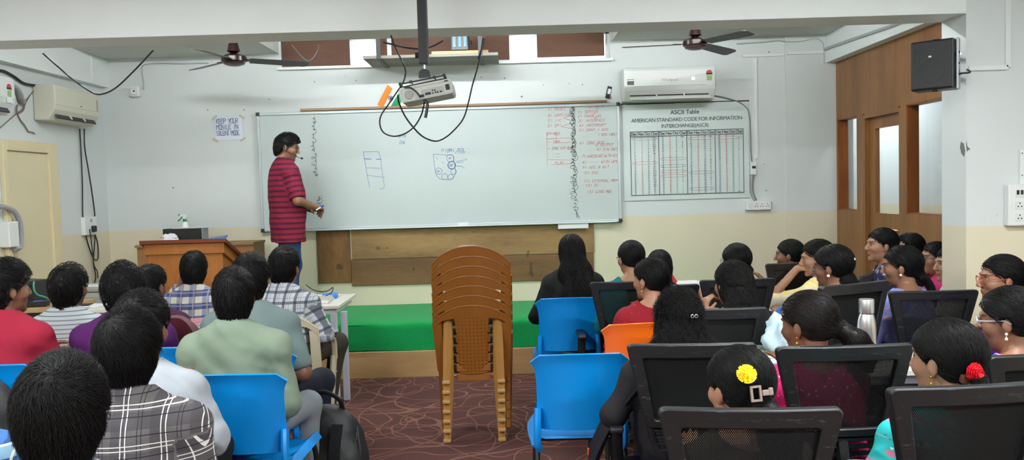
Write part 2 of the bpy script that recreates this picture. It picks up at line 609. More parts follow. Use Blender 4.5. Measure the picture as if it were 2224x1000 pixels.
# high window over the board, with louvres, boards nailed in it and a sill
w1 = MB()
for a, b in ((WX0, WX0 + 0.035), (WX1 - 0.035, WX1)):
    bx(w1, a, b, YW + 0.05, YW + 0.12, WZ0, WZ1)
bx(w1, WX0, WX1, YW + 0.05, YW + 0.12, WZ0, WZ0 + 0.02); bx(w1, WX0, WX1, YW + 0.05, YW + 0.12, WZ1 - 0.02, WZ1)
win1 = struct('window_1', w1, M_WHITE)
def pane_mat():
    t = NT('frosted_louvre')
    a = t.new('ShaderNodeBsdfTransparent'); g = t.new('ShaderNodeBsdfTranslucent')
    g.inputs['Color'].default_value = (0.9, 0.94, 0.96, 1)
    mx = t.new('ShaderNodeMixShader'); mx.inputs[0].default_value = 0.35
    t.link(a.outputs[0], mx.inputs[1]); t.link(g.outputs[0], mx.inputs[2]); t.link(mx.outputs[0], t.out.inputs[0])
    return t.m
lv = MB()
for k in range(5):
    z = WZ0 + 0.03 + k * 0.055
    lv.box(((WX0 + WX1) / 2, YW + 0.09, z + 0.02), (WX1 - WX0 - 0.08, 0.005, 0.062), Matrix.Rotation(R(28), 3, 'X'))
lv.build('louvre', pane_mat(), win1)
bx(MB(), WX0 - 0.03, WX1 + 0.02, YW - 0.05, YW + 0.045, WZ0 - 0.025, WZ0).build('sill', M_WHITE, win1)
for (u0, u1, vb, wood, nm) in ((610, 760, 143, M_BROWNB, 'plain brown board closing the left end of the high window'), (820, 1107, 133, M_BROWNB, 'brown board closing the middle of the high window behind the plank shelf'), (1167, 1313, 122, M_BROWNB, 'brown board closing the right end of the high window')):
    a, b = at(u0, vb, YW), at(u1, vb, YW)
    o = bx(MB(), a.x, b.x, YW + 0.012, YW + 0.034, max((a.z + b.z) / 2, WZ0 + 0.01), WZ1 - 0.005, 0.003).build('window_board', wood)
    tag(o, nm, 'board')
# ------------------------------------------------------------------ dais
DZ = 0.462
DXL, DXR, DY = -3.35, 2.05, 6.85
def green_material():
    t = NT('green_carpet')
    P = t.pos()
    t.base(t.mix(t.noise(P, 90, 3), srgb((8, 126, 60)), srgb((30, 154, 84))))
    t.set(0.95, 0, 0.1)
    t.b.inputs['Sheen Weight'].default_value = 0.12
    t.b.inputs['Sheen Roughness'].default_value = 0.5
    t.bump(t.noise(P, 300, 2), 0.5, 0.003)
    return t.m
M_GREEN = green_material()
dais = thing('dais', 'low teaching platform under green carpet on a raw board plinth below the whiteboard', 'platform', ((DXL + DXR) / 2, DY, 0))
def loc_box(mb, o, x0, x1, y0, y1, z0, z1, bev=0.0):
    L = o.location
    return bx(mb, x0 - L.x, x1 - L.x, y0 - L.y, y1 - L.y, z0 - L.z, z1 - L.z, bev)
loc_box(MB(), dais, DXL, DXR, DY - 0.04, YW - 0.01, 0, 0.226, 0.004).build('plinth', M_PLINTH, dais)
g = MB()
def green_fn(a, b):
    x = DXL - dais.location.x + a * (DXR - DXL)
    prof = [(-0.012, 0.232), (-0.004, 0.33), (0.0, 0.43), (0.006, 0.452), (0.03, DZ), (0.6, DZ), (YW - DY - 0.012, DZ)]
    s = b * (len(prof) - 1)
    i = min(int(s), len(prof) - 2)
    f = s - i
    y = prof[i][0] + (prof[i + 1][0] - prof[i][0]) * f
    z = prof[i][1] + (prof[i + 1][1] - prof[i][1]) * f
    if z < 0.45:
        y += 0.006 * math.sin(x * 5.1) + 0.004 * math.sin(x * 13.0 + z * 9)
        if b < 0.02:
            z += 0.004 * math.sin(x * 7.0)
    return (x, y, z)
g.sheet(green_fn, 90, 24, 0.008)
g.build('green_carpet', M_GREEN, dais, True, 60)
loc_box(MB(), dais, DXL + 0.01, DXR - 0.01, DY + 0.012, YW - 0.02, 0.228, DZ - 0.008).build('platform_core', M_PLYD, dais)

# ------------------------------------------------------------------ boards under the whiteboard
def wall_board(u0, u1, v0, v1, m, label, y=YW, th=0.02):
    a, b = at((u0 + u1) / 2, v0, y), at((u0 + u1) / 2, v1, y)
    x0, x1 = at(u0, (v0 + v1) / 2, y).x, at(u1, (v0 + v1) / 2, y).x
    o = bx(MB(), x0, x1, y - th, y - 0.001, b.z, a.z, 0.003).build('wall_panel', m)
    return tag(o, label, 'panel')
wall_board(690, 762, 490, 615, M_PLYV, 'narrow upright plywood panel at the left end below the whiteboard')
wall_board(764, 1290, 488, 556, M_PLY, 'long lighter plywood panel directly under the whiteboard edge', th=0.022)
wall_board(764, 1290, 557, 614, M_PLYD, 'long darker plywood panel, lower of the two below the whiteboard')

# ------------------------------------------------------------------ whiteboard
BX0, BX1 = at(563, 375, 7.96).x, at(1347.5, 352, 7.96).x
BZ0, BZ1 = at(950, 493, 7.96).z, at(950, 235, 7.96).z
def board_material():
    t = NT('whiteboard_surface')
    P = t.objco()
    sm = t.math('MULTIPLY', t.noise(t.mapv(P, (1, 1, 0.6)), 2.2, 4, 0.6), 0.5)
    t.base(t.mix(sm, srgb((192, 201, 200)), srgb((178, 189, 188))))
    t.set(0.3, 0, 0.35)
    return t.m
wb = thing('whiteboard', 'long framed whiteboard with diagrams and red notes on the far wall', 'whiteboard', ((BX0 + BX1) / 2, 7.96, BZ0))
L = wb.location
loc_box(MB(), wb, BX0 + 0.01, BX1 - 0.01, 7.962, 7.982, BZ0 + 0.01, BZ1 - 0.01).build('writing_surface', board_material(), wb)
fr = MB()
for x0, x1, z0, z1 in ((BX0, BX1, BZ0, BZ0 + 0.025), (BX0, BX1, BZ1 - 0.025, BZ1), (BX0, BX0 + 0.025, BZ0, BZ1), (BX1 - 0.025, BX1, BZ0, BZ1)):
    loc_box(fr, wb, x0, x1, 7.948, 7.99, z0, z1, 0.004)
fr.build('frame', mat('aluminium_frame', (186, 196, 198), 0.4, 0.5), wb)
loc_box(MB(), wb, BX0 + 0.3, BX1 - 0.05, 7.92, 7.95, BZ0 - 0.004, BZ0 + 0.006, 0.002).build('pen_tray', mat('tray_aluminium', (206, 212, 212), 0.4, 0.4), wb)
for sx in (BX0, BX1):
    for sz in (BZ0, BZ1):
        mb = MB()
        dx = 0.03 if sx == BX0 else -0.03
        dz_ = 0.03 if sz == BZ0 else -0.03
        loc_box(mb, wb, min(sx, sx + dx) - 0.006 * (dx > 0), max(sx, sx + dx) + 0.006 * (dx < 0), 7.944, 7.992, min(sz, sz + dz_) - 0.006 * (dz_ > 0), max(sz, sz + dz_) + 0.006 * (dz_ < 0), 0.004)
        mb.build('corner_cap', M_BLACK, wb)
YS = -0.0005 - 0.0
def wpt(u, v):
    p_ = at(u, v, 7.9615)
    return (p_.x - L.x, p_.z - L.z)
def wl(pts):
    return [wpt(*q) for q in pts]
def circ(u, v, ru, rv=None, n=18, t0=0.0, t1=2 * PI):
    rv = rv or ru
    return wl([(u + ru * math.cos(t0 + (t1 - t0) * k / n), v + rv * math.sin(t0 + (t1 - t0) * k / n)) for k in range(n + 1)])
def write(txt, u, v, hpx, seed=1, slant=0.2, sp=1.3):
    x, z = wpt(u, v)
    return strokes(txt, x, z, hpx * 7.96 / FPX, slant, 0.16, seed, sp)
def coil(u0, v0, u1, v1, ru, loops, seed=2):
    r = random.Random(seed)
    n = loops * 14
    out = []
    for k in range(n + 1):
        f = k / n
        q = f * loops * 2 * PI
        a_ = 0.6 + 0.5 * math.sin(f * 37 + seed) * math.sin(f * 11 + seed * 2)
        out.append((u0 + (u1 - u0) * f + ru * 0.5 * math.sin(f * 23 + seed) + ru * a_ * math.cos(q) * r.uniform(0.8, 1.2), v0 + (v1 - v0) * f + ru * 0.9 * a_ * math.sin(q * 1.0 + 0.4 * math.sin(q * 0.37))))
    return wl(out)
grey = [coil(1243, 232, 1246, 330, 5, 22), coil(1245, 318, 1248, 440, 7, 15, 4), coil(1246, 236, 1247, 420, 4, 26, 9), coil(1247, 440, 1255, 474, 4, 5, 5)]
ribbons(grey, 0.0042, 0).build('grey_scribble_column', M_GREYINK, wb)
lg = [coil(683, 253, 680, 330, 4, 9, 11), coil(684, 332, 686, 384, 5, 7, 12), coil(692, 424, 698, 470, 6, 6, 13)]
for l_ in (lg[:2], lg[2:]):
    ribbons(l_, 0.005, 0).build('faint_scribble', mat('faint_grey_ink', (138, 150, 150), 0.6), wb)
blue = [wl([(789, 330), (822, 329), (826, 340), (831, 380), (835, 405), (831, 411), (824, 410)]), wl([(789, 330), (794, 360), (798, 384), (803, 408)]), wl([(796, 365), (827, 366)]), wl([(797, 381), (836, 386)]),
        wl([(941, 336), (944, 365), (947, 380), (955, 389), (975, 391), (986, 385), (990, 372), (986, 350), (984, 338), (975, 337), (941, 335)]), circ(978, 344, 8), circ(981, 359, 8.5), circ(985, 373, 6), circ(966, 384, 6.5), circ(979, 385, 6), circ(953, 372, 7),
        wl([(990, 351), (1014, 347), (1010, 344)]), wl([(991, 354), (1007, 352)]), wl([(990, 361), (1002, 361), (1008, 365)]), wl([(946, 342), (951, 346)]), wl([(960, 352), (963, 355)])]
blue += write('PIP', 959, 331, 7, 3) + write('/', 972, 333, 10, 3) + write('MI', 977, 330, 6, 3) + write('/', 989, 333, 10, 4) + write('SOL', 994, 330, 7, 5) + [wl([(997, 333), (1010, 332)])]
blue += write('DIN', 866, 299, 6, 6) + write('DW', 868, 313, 7, 7) + write('M', 975, 347, 5, 8) + write('SP', 976, 362, 5, 9) + write('N', 950, 375, 5, 10)
ribbons(blue, 0.0035, 0).build('blue_diagrams', M_BLUEINK, wb)
thick = [wl([(792, 345.5), (806, 346)]), wl([(817, 346), (828, 346.5)]), circ(981, 359, 8.2, n=24)]
ribbons(thick, 0.007, -0.0002).build('bold_blue_strokes', mat('bold_blue_ink', (84, 112, 186), 0.6), wb)
red = []
for i, (u, v, s) in enumerate(((1190, 240, 'A) RESET'), (1190, 254, 'B) UART/USB'), (1190, 265, 'C) IIC'), (1190, 276, 'D) SPI'), (1188, 294, 'E) ADC'), (1187, 312, '-> DRM'), (1187, 326, '-> SYNC DIP BUS'), (1205, 357, 'PLAN'),
                              (1255, 247, '1) SERIES'), (1255, 256, '2) PARALLEL'), (1256, 266, '3) INTERFACE'), (1258, 276, '4) INTERRUPT'), (1258, 286, '5) SRAM I ADD'), (1294, 296, '*) NON INPUT'), (1259, 314, '6) ZONE BUS'), (1294, 318, 'D OUTPUT'), (1296, 328, 'A) SIN OUT'),
                              (1264, 343, '7) UNRESOLVED WITH KEY'), (1265, 356, '8) ----- WITH UPS'), (1265, 367, '9) ADC 8 BIT'), (1266, 379, '10) DAC'), (1268, 397, '11) EXTERNAL MEM'), (1271, 406, '12) DC'), (1274, 420, '13) LOADING'))):
    sz = 5.6
    avail = (1243 if u < 1250 else 1341) - u
    sp = min(1.3, avail / (len(s) * sz * 4 / 6))
    red += write(s, u, v, sz, 20 + i, 0.25, sp)
red += write('SEHAFA', 1276, 235, 7, 77) + [wl([(1284, 247), (1288, 250), (1298, 238)]), wl([(1290, 257), (1293, 259), (1301, 249)])]
red += [wl([(1188, 290), (1207, 289), (1208, 311), (1242, 309)]), wl([(1186, 302), (1242, 300)]), wl([(1187, 288), (1189, 360)]), wl([(1188, 347), (1241, 348)]), wl([(1198, 358), (1240, 356)]), wl([(1240, 250), (1224, 257), (1240, 262)]), wl([(1240, 268), (1219, 275), (1241, 280)]), wl([(1208, 335), (1217, 335)]), wl([(1208, 341), (1217, 341)])]
ribbons(red, 0.0028, 0).build('red_notes', M_REDINK, wb)
# lath, tag, flag and things tucked round the board
a, b = at(652, 236, 7.97), at(1318, 216, 7.97)
mb = MB(); mb.box(((a.x + b.x) / 2, 7.978, BZ1 + 0.022), (b.x - a.x, 0.03, 0.022), None, 0.003)
tag(mb.build('wooden_lath', wood_material('lath_wood', (124, 92, 66), (166, 132, 98), 'X')), 'thin brown wooden lath lying along the top edge of the whiteboard', 'lath')
def on_wall(u, v, y=YW - 0.002):
    return at(u, v, y)
p_ = on_wall(1322, 201, 7.985)
t_ = thing('wall_tag', 'small tilted black and white tag above the top right whiteboard corner', 'tag', p_)
mb = MB(); mb.box((0, 0, 0), (0.045, 0.004, 0.12), Matrix.Rotation(R(14), 3, 'Y')); mb.build('card', M_INK, t_)
mb = MB(); mb.box((0.005, -0.004, 0.01), (0.028, 0.003, 0.05), Matrix.Rotation(R(14), 3, 'Y')); mb.build('white_patch', M_PAPER, t_)
for i, (u, v, w_, lab) in enumerate(((1006, 495, 0.1, 'white duster lying on the whiteboard pen tray'), (1245, 491, 0.3, 'white paper strip tucked under the whiteboard beside the right end'))):
    q = at(u, v, 7.93)
    o = MB().box((q.x, 7.935, BZ0 + (0.02 if i == 0 else -0.03)), (w_, 0.02 if i == 0 else 0.004, 0.03 if i == 0 else 0.05), None, 0.002).build(('board_duster', 'hanging_paper')[i], M_PAPER)
    if i == 0:
        o.location.y = -0.0
    tag(o, lab, ('duster', 'paper')[i])

fl = thing('flag', 'small tricolour paper flag stuck slanting above the whiteboard', 'flag', at(843, 211, 7.985))
FM = [mat('saffron_paper', (236, 128, 44), 0.7), mat('white_flag_paper', (238, 238, 236), 0.7, var=0.01), mat('green_flag_paper', (24, 146, 92), 0.7)]
LF = fl.location
def fpt(u, v):
    q = at(u, v, 7.985)
    return Vector((q.x - LF.x, 0, q.z - LF.z))
quads = (((842, 184), (853, 193), (832, 234), (820, 228)), ((853, 193), (866, 203), (846, 236), (832, 234)), ((866, 203), (878, 212), (863, 233), (846, 236)))
for q, m, n in zip(quads, FM, ('saffron_band', 'white_band', 'green_band')):
    mb = MB()
    P4 = [fpt(*c_) for c_ in q]
    mb.sheet(lambda a, b: tuple((P4[0] * (1 - a) + P4[1] * a) * (1 - b) + (P4[3] * (1 - a) + P4[2] * a) * b + Vector((0, -0.01 * math.sin(a * 2 + b * 3), 0))), 6, 6, 0.0012)
    mb.build(n, m, fl, True)
wheel = []
cw = fpt(849, 214)
for k in range(25):
    wheel.append((cw.x + 0.024 * math.cos(k * PI / 12), cw.z + 0.024 * math.sin(k * PI / 12)))
lines = [wheel] + [[(cw.x, cw.z), (cw.x + 0.022 * math.cos(k * PI / 6), cw.z + 0.022 * math.sin(k * PI / 6))] for k in range(12)]
ribbons(lines, 0.004, -0.014).build('wheel_emblem', mat('navy_ink', (40, 60, 140), 0.6), fl)

# notice on the left
q0, q1 = at(466, 256, YW - 0.004), at(528, 303, YW - 0.004)
nt = thing('wall_sign', 'handwritten white paper notice taped to the wall left of the whiteboard', 'notice', (q0.x, YW - 0.004, q1.z))
W_, H_ = q1.x - q0.x, q0.z - q1.z
MB().sheet(lambda a, b: (a * W_, -0.004 * math.sin(b * PI), b * H_), 4, 6, 0.001).build('sheet', mat('notice_paper', (222, 226, 238), 0.8, var=0.02), nt, True)
st = strokes('KEEP YOUR', 0.02, H_ * 0.74, H_ * 0.2, 0.0, 0.06, 5, 0.92) + strokes('MOBILE IN', 0.02, H_ * 0.47, H_ * 0.2, 0.0, 0.06, 6, 0.92) + strokes('SILENT MODE', 0.02, H_ * 0.2, H_ * 0.2, 0.0, 0.06, 7, 0.78)
k_ = (W_ - 0.03) / max(max(p[0] for p in l) for l in st)
ribbons([[(p[0] * k_, p[1]) for p in l] for l in st], 0.005, -0.0065).build('lettering', mat('notice_ink', (64, 104, 148), 0.6), nt)
for (x, z, an) in ((0, H_, 40), (W_, H_, -35), (0, 0, -30), (W_, 0, 30)):
    MB().box((x, -0.006, z), (0.06, 0.001, 0.016), Matrix.Rotation(R(-an), 3, 'Y')).build('tape', mat('tan_tape', (190, 176, 150), 0.5), nt)

# ------------------------------------------------------------------ character table poster
cs = [at(u, v, YW - 0.006) for u, v in ((1352, 229), (1625, 219), (1627, 427), (1354, 439))]
PX0, PX1, PZ0, PZ1 = (cs[0].x + cs[3].x) / 2, (cs[1].x + cs[2].x) / 2, (cs[2].z + cs[3].z) / 2, (cs[0].z + cs[1].z) / 2
ps = thing('poster', 'large vinyl character code table poster right of the whiteboard', 'poster', (PX0, YW - 0.008, PZ0))
PW, PH = PX1 - PX0, PZ1 - PZ0
MB().sheet(lambda a, b: (a * PW, -0.004 - 0.0035 * math.sin(a * 7) * math.sin(b * 5), b * PH), 16, 12, 0.0015).build('vinyl_sheet', mat('poster_vinyl', (203, 214, 212), 0.35, var=0.02), ps, True)
TY = -0.0105
M_TITLE = mat('poster_title_ink', (52, 58, 66), 0.6)
text('title_line', 'ASCII Table', PH * 0.062, (PW * 0.495, TY, PH * 0.905), M_TITLE, ps, 'CENTER', 0.0006)
text('title_line', 'AMERICAN STANDARD CODE FOR INFORMATION', PH * 0.055, (PW * 0.51, TY, PH * 0.83), M_TITLE, ps, 'CENTER', 0.0, 0.9)
text('title_line', 'INTERCHANGE(ASCII)', PH * 0.055, (PW * 0.495, TY, PH * 0.765), M_TITLE, ps, 'CENTER', 0.0, 0.9)
tx0, tx1, tz0, tz1 = PW * 0.06, PW * 0.955, PH * 0.055, PH * 0.715
hz1 = PH * 0.665
g = [[(tx0, tz0), (tx1, tz0), (tx1, tz1), (tx0, tz1), (tx0, tz0)], [(tx0, hz1), (tx1, hz1)]]
cwid = (tx1 - tx0) / 4
for k in (1, 2, 3):
    g.append([(tx0 + cwid * k, tz0), (tx0 + cwid * k, tz1)])
ribbons(g, 0.006, TY).build('table_grid', M_TITLE, ps)
names = ['NUL', 'SOH', 'STX', 'ETX', 'EOT', 'ENQ', 'ACK', 'BEL', 'BS', 'TAB', 'LF', 'VT', 'FF', 'CR', 'SO', 'SI', 'DLE', 'DC1', 'DC2', 'DC3', 'DC4', 'NAK', 'SYN', 'ETB', 'CAN', 'EM', 'SUB', 'ESC', 'FS', 'GS', 'RS', 'US', 'Space']
inks = {'n': mat('poster_navy', (62, 66, 112), 0.6), 'r': mat('poster_red', (196, 92, 104), 0.6), 'g': mat('poster_green', (70, 150, 122), 0.6), 'k': mat('poster_black', (70, 72, 78), 0.6)}
rows_h = (hz1 - tz0) / 32.4
for c_ in range(4):
    text('header_row', 'Dec Hex Oct Char', PH * 0.042, (tx0 + cwid * (c_ + 0.5), TY, (tz1 + hz1) / 2), M_TITLE, ps, 'CENTER', 0.0006, 0.86)
    code = range(32 * c_, 32 * c_ + 32)
    cols = (['%d' % i for i in code], ['%X' % i for i in code], ['%o' % i for i in code], [(names[i] if i < 33 else ('DEL' if i == 127 else chr(i))) for i in code])
    for j, (fx, ink) in enumerate(zip((0.15, 0.40, 0.63, 0.84), ('n', 'r', 'ngng'[c_] if c_ else 'n', 'k'))):
        if c_ == 3 and j == 2:
            ink = 'g'
        o = text('table_column', '\n'.join(cols[j]), rows_h * 0.82, (tx0 + cwid * (c_ + fx), TY, hz1 - rows_h * 0.62), inks[ink], ps, 'CENTER', 0.0004, 1.0, 1 / 0.82)
        o.data.align_y = 'TOP_BASELINE'
        o.location.z = hz1 - rows_h * 0.95
def ov(c_, row, w_=0.88, ink='poster_red'):
    cx, cz = tx0 + cwid * (c_ + 0.5), hz1 - rows_h * (row + 0.7)
    return [(cx + cwid * w_ / 2 * max(-1, min(1, 1.25 * math.cos(q * PI / 12))), cz + rows_h * 0.75 * math.sin(q * PI / 12)) for q in range(25)]
for a in ((0, 14), (1, 12), (1, 19), (1, 21.5), (2, 1.2), (3, 1.2)):
    ribbons([ov(*a)], 0.002, TY - 0.0003).build('red_pen_ring', inks['r'], ps)
for a in ((2, 20), (2, 29), (0, 0.6), (1, 16)):
    ribbons([ov(*a)], 0.002, TY - 0.0003).build('dark_pen_ring', inks['n'], ps)
rim = MB(); rim.box((PW / 2, -0.002, PH + 0.004), (PW + 0.02, 0.004, 0.012)); rim.build('hanging_rod', M_DARK, ps)
# ------------------------------------------------------------------ air conditioners
def ac_unit(name, label, loc, rz, w, h, d, body, open_flap=True, star=True, group=None):
    """wall unit, back on y=0, front at y=-d, x 0..w, z 0..h"""
    t = thing(name, label, 'air conditioner', loc, rz)
    prof = [(0, 0), (-d * 0.62, 0.0), (-d * 0.95, h * 0.3), (-d, h * 0.42), (-d, h * 0.9), (-d * 0.93, h), (0, h)]
    mb = MB(); mb.prism([(p_[0], p_[1]) for p_ in prof], 0, w, 'X')
    me = mb.mesh('body')
    o = add('body', me, body, t)
    bv = o.modifiers.new('Bevel', 'BEVEL'); bv.width = 0.012; bv.segments = 3; bv.limit_method = 'ANGLE'
    mb = MB(); mb.box((w / 2, -d * 0.80, h * 0.155), (w * 0.86, 0.012, h * 0.24), Matrix.Rotation(-math.atan2(d * 0.33, h * 0.3), 3, 'X'), 0.004)
    mb.build('outlet_recess', mat('dark_recess', (52, 54, 56), 0.7), t)
    if open_flap:
        mb = MB(); mb.box((w / 2, -d * 0.99, h * 0.07), (w * 0.88, 0.012, h * 0.2), Matrix.Rotation(R(-62), 3, 'X'), 0.004)
        mb.build('louvre_flap', body, t)
    for k in range(2 if w > 0.7 else 4):
        mb = MB(); mb.box((w * (0.36 + 0.3 * k) if w > 0.7 else w * (0.2 + 0.2 * k), -d * 0.82, h * 0.15), (0.012, 0.03, h * 0.2), Matrix.Rotation(-math.atan2(d * 0.33, h * 0.3), 3, 'X'))
        mb.build('outlet_divider', body, t)
    MB().box((w / 2, -d - 0.0005, h * 0.43), (w * 0.99, 0.002, 0.003)).build('panel_seam', M_GREYP, t)
    return t
a, b = at(1354, 155, 7.8), at(1555, 215, 7.8)
acw, ach = b.x - a.x, 0.315
ac1 = ac_unit('air_conditioner', 'white split air conditioner with an open flap above the poster', (a.x, YW - 0.002, at(1455, 216, 7.78).z), 0, acw, ach, 0.2, M_WPLAS)
text('brand_lettering', 'Whirlpool', 0.038, (acw * 0.5, -0.2015, ach * 0.6), M_GREYP, ac1, 'CENTER', 0.0005)
mb = MB(); mb.box((acw * 0.075, -0.2015, ach * 0.56), (0.065, 0.002, 0.055)); mb.build('dark_sticker', mat('dark_sticker', (62, 70, 76), 0.5), ac1)
mb = MB(); mb.box((acw * 0.075, -0.203, ach * 0.61), (0.06, 0.001, 0.012)); mb.build('sticker_stripe', M_PAPER, ac1)
def energy_label(o, x, y, z, s):
    MB().box((x, y, z), (0.07 * s, 0.002, 0.16 * s)).build('energy_label', M_PAPER, o)
    mb = MB()
    mb.prism([(x + 0.03 * s * math.cos(q), z + 0.035 * s + 0.03 * s * math.sin(q)) for q in [k * PI / 10 for k in range(11)]], y - 0.002, y - 0.001)
    mb.build('rating_fan', mat('label_red', (178, 70, 56), 0.6), o)
    MB().box((x, y - 0.0015, z - 0.01 * s), (0.05 * s, 0.001, 0.05 * s)).build('rating_panel', mat('label_green', (150, 190, 110), 0.6), o)
    MB().box((x, y - 0.0015, z + 0.028 * s), (0.06 * s, 0.001, 0.014 * s)).build('rating_bar', M_INK, o)
energy_label(ac1, acw * 0.93, -0.2015, ach * 0.66, 1.0)
mb = MB(); mb.lathe([(0.018, 0), (0.014, 0.003), (0, 0.004)], (acw * 0.755, -0.2, ach * 0.62), 16, 'Y', Matrix.Rotation(PI, 3, 'X') @ Matrix.Rotation(PI, 3, 'X'))
MB().box((acw * 0.755, -0.2015, ach * 0.62), (0.03, 0.002, 0.022), None, 0.001).build('indicator_light', emit('white_indicator', (220, 230, 255), 3.0), ac1)
# left wall unit: back on the left wall, front facing +x
ya, yb = ly(84), at_x(213, 250, XL + 0.17).y
za, zb = at_x(128, 250, XL + 0.18).z, at_x(128, 196, XL + 0.1).z
aw, ah = yb - ya, 0.30
ac2 = ac_unit('air_conditioner', 'aged cream air conditioner above the cream door on the left wall', (XL + 0.002, ya, at_x(150, 270, XL + 0.12).z + 0.01), PI / 2, aw, ah, 0.19, M_CREAMP, False)
MB().box((aw * 0.93, -0.1915, ah * 0.62), (0.03, 0.002, 0.10)).build('faded_label', M_GREYP, ac2)
MB().box((aw * 0.55, -0.1915, ah * 0.5), (0.03, 0.002, 0.010), None, 0.001).build('logo_mark', M_GREYINK, ac2)
# piece of a second unit at the left edge of the picture
yc = at_x(14, 215, XL + 0.1).y
ac3 = ac_unit('air_conditioner', 'white air conditioner end with a coloured rating sticker, left of the cream unit', (XL + 0.002, yc - 0.82, at_x(8, 248, XL + 0.15).z), PI / 2, 0.82, 0.29, 0.17, M_WPLAS, False)
energy_label(ac3, 0.74, -0.1715, 0.17, 1.0)

# ------------------------------------------------------------------ ceiling fans
M_FAN = mat('maroon_enamel', (34, 12, 14), 0.25, 0.1)
M_BLADE = mat('brown_blade', (46, 38, 38), 0.4, 0.1)
M_BAND = mat('silver_band', (160, 162, 166), 0.3, 0.7)
def fan(label, u, v, Y, angs):
    c = at(u, v, Y)
    t = thing('ceiling_fan', label, 'ceiling fan', c)
    MB().lathe([(0.0, -0.062), (0.05, -0.058), (0.085, -0.045), (0.092, -0.03)], n=28).build('bottom_cap', mat('maroon_cap', (70, 48, 50), 0.3, 0.3), t, True)
    MB().lathe([(0.093, -0.03), (0.105, -0.022), (0.105, 0.012), (0.085, 0.03), (0.05, 0.04), (0.02, 0.05)], n=28).build('motor_housing', M_FAN, t, True)
    MB().lathe([(0.03, 0.05), (0.055, 0.06), (0.045, 0.10), (0.036, 0.135), (0.015, 0.14)], n=20).build('lower_canopy', M_FAN, t, True)
    MB().lathe([(0.012, 0.13), (0.012, ZC - c.z - 0.055)], n=10).build('down_rod', M_BAND, t, True)
    MB().lathe([(0.015, ZC - c.z - 0.12), (0.03, ZC - c.z - 0.1), (0.06, ZC - c.z - 0.012), (0.06, ZC - c.z)], n=20).build('ceiling_canopy', M_FAN, t, True)
    for a_ in angs:
        rt = Matrix.Rotation(R(a_), 3, 'Z')
        def bl(p_, q_):
            x = 0.13 + p_ * 0.49
            w_ = 0.052 + 0.012 * p_ - 0.02 * max(0, (p_ - 0.93) / 0.07)
            y = (q_ - 0.5) * 2 * w_
            return rt @ Vector((x, y, -0.012 - 0.22 * y - 0.012 * p_))
        b_ = MB().sheet(bl, 12, 4, 0.004).build('blade', M_BLADE, t, True)
        mb = MB()
        mb.sheet(lambda p_, q_: rt @ Vector((0.08 + p_ * 0.11, (q_ - 0.5) * (0.05 + 0.03 * p_), -0.008 - 0.2 * (q_ - 0.5) * 0.06)), 4, 2, 0.005)
        mb.build('blade_bracket', M_FAN, b_)
    return t
fan('ceiling fan with maroon motor hanging left of the whiteboard', 508, 128, 6.9, (23, 263, 143))
fan('ceiling fan with maroon motor hanging above the white air conditioner', 1510, 93, 6.9, (300, 181, 46))

# ------------------------------------------------------------------ plank shelf with a device
sa, sb = at(815, 149, YW), at(1083, 138, 7.9)
x0, x1 = at(800, 135, 7.7).x, at(1083, 130, 7.7).x
zs = sa.z
pl = thing('plank_shelf', 'weathered plank shelf hung on dark straps above the whiteboard', 'shelf', ((x0 + x1) / 2, 7.7, zs))
M_OLDP = wood_material('weathered_plank', (112, 108, 102), (146, 142, 134), 'X', 4, 0.7)
loc_box(MB(), pl, x0, x1, 7.42, YW - 0.06, zs, zs + 0.028, 0.003).build('plank', M_OLDP, pl)
for u in (829, 1045):
    xs = at(u, 120, 7.6).x
    mb = MB()
    for yy in (7.44,):
        loc_box(mb, pl, xs - 0.02, xs + 0.02, yy - 0.03, yy - 0.024, zs - 0.006, ZC)
    loc_box(mb, pl, xs - 0.02, xs + 0.02, 7.41, YW - 0.06, zs - 0.008, zs - 0.002)
    mb.build('strap', M_DARK, pl)
xs = at(846, 115, 7.75).x
loc_box(MB(), pl, xs - 0.02, xs + 0.02, 7.74, 7.76, zs + 0.03, ZC).build('hanger_strip', mat('galvanised_strip', (150, 152, 156), 0.4, 0.6), pl)
q = at(1000, 110, 7.6)
dv = thing('amplifier', 'black and blue electronic device standing on the plank shelf', 'amplifier', (q.x, 7.62, zs + 0.066))
MB().box((0, 0, 0.09), (0.17, 0.2, 0.18), None, 0.012).build('case', M_BLACK, dv)
mb = MB()
for k in range(3):
    mb.box((-0.05 + k * 0.05, -0.102, 0.1), (0.03, 0.006, 0.13), None, 0.002)
mb.build('blue_panel', mat('blue_panel', (66, 112, 150), 0.4), dv)
MB().lathe([(0.02, 0), (0.02, 0.01), (0, 0.012)], (0.1, -0.06, 0.08), 14, 'X').build('knob', M_DARK, dv)
for (u0, u1, v, dep, h_, nm) in ((938, 1061, 124, 7.5, 0.03, 'long pine lath lying along the plank shelf, front one'), (940, 1030, 117, 7.66, 0.034, 'short pine lath under the device on the plank shelf, rear one')):
    a, b = at(u0, v, dep), at(u1, v, dep)
    o = MB().box(((a.x + b.x) / 2, dep, zs + 0.029 + h_ / 2), (b.x - a.x, 0.07 if dep < 7.6 else 0.22, h_), None, 0.004).build('pine_lath', M_PINE)
    tag(o, nm, 'lath')

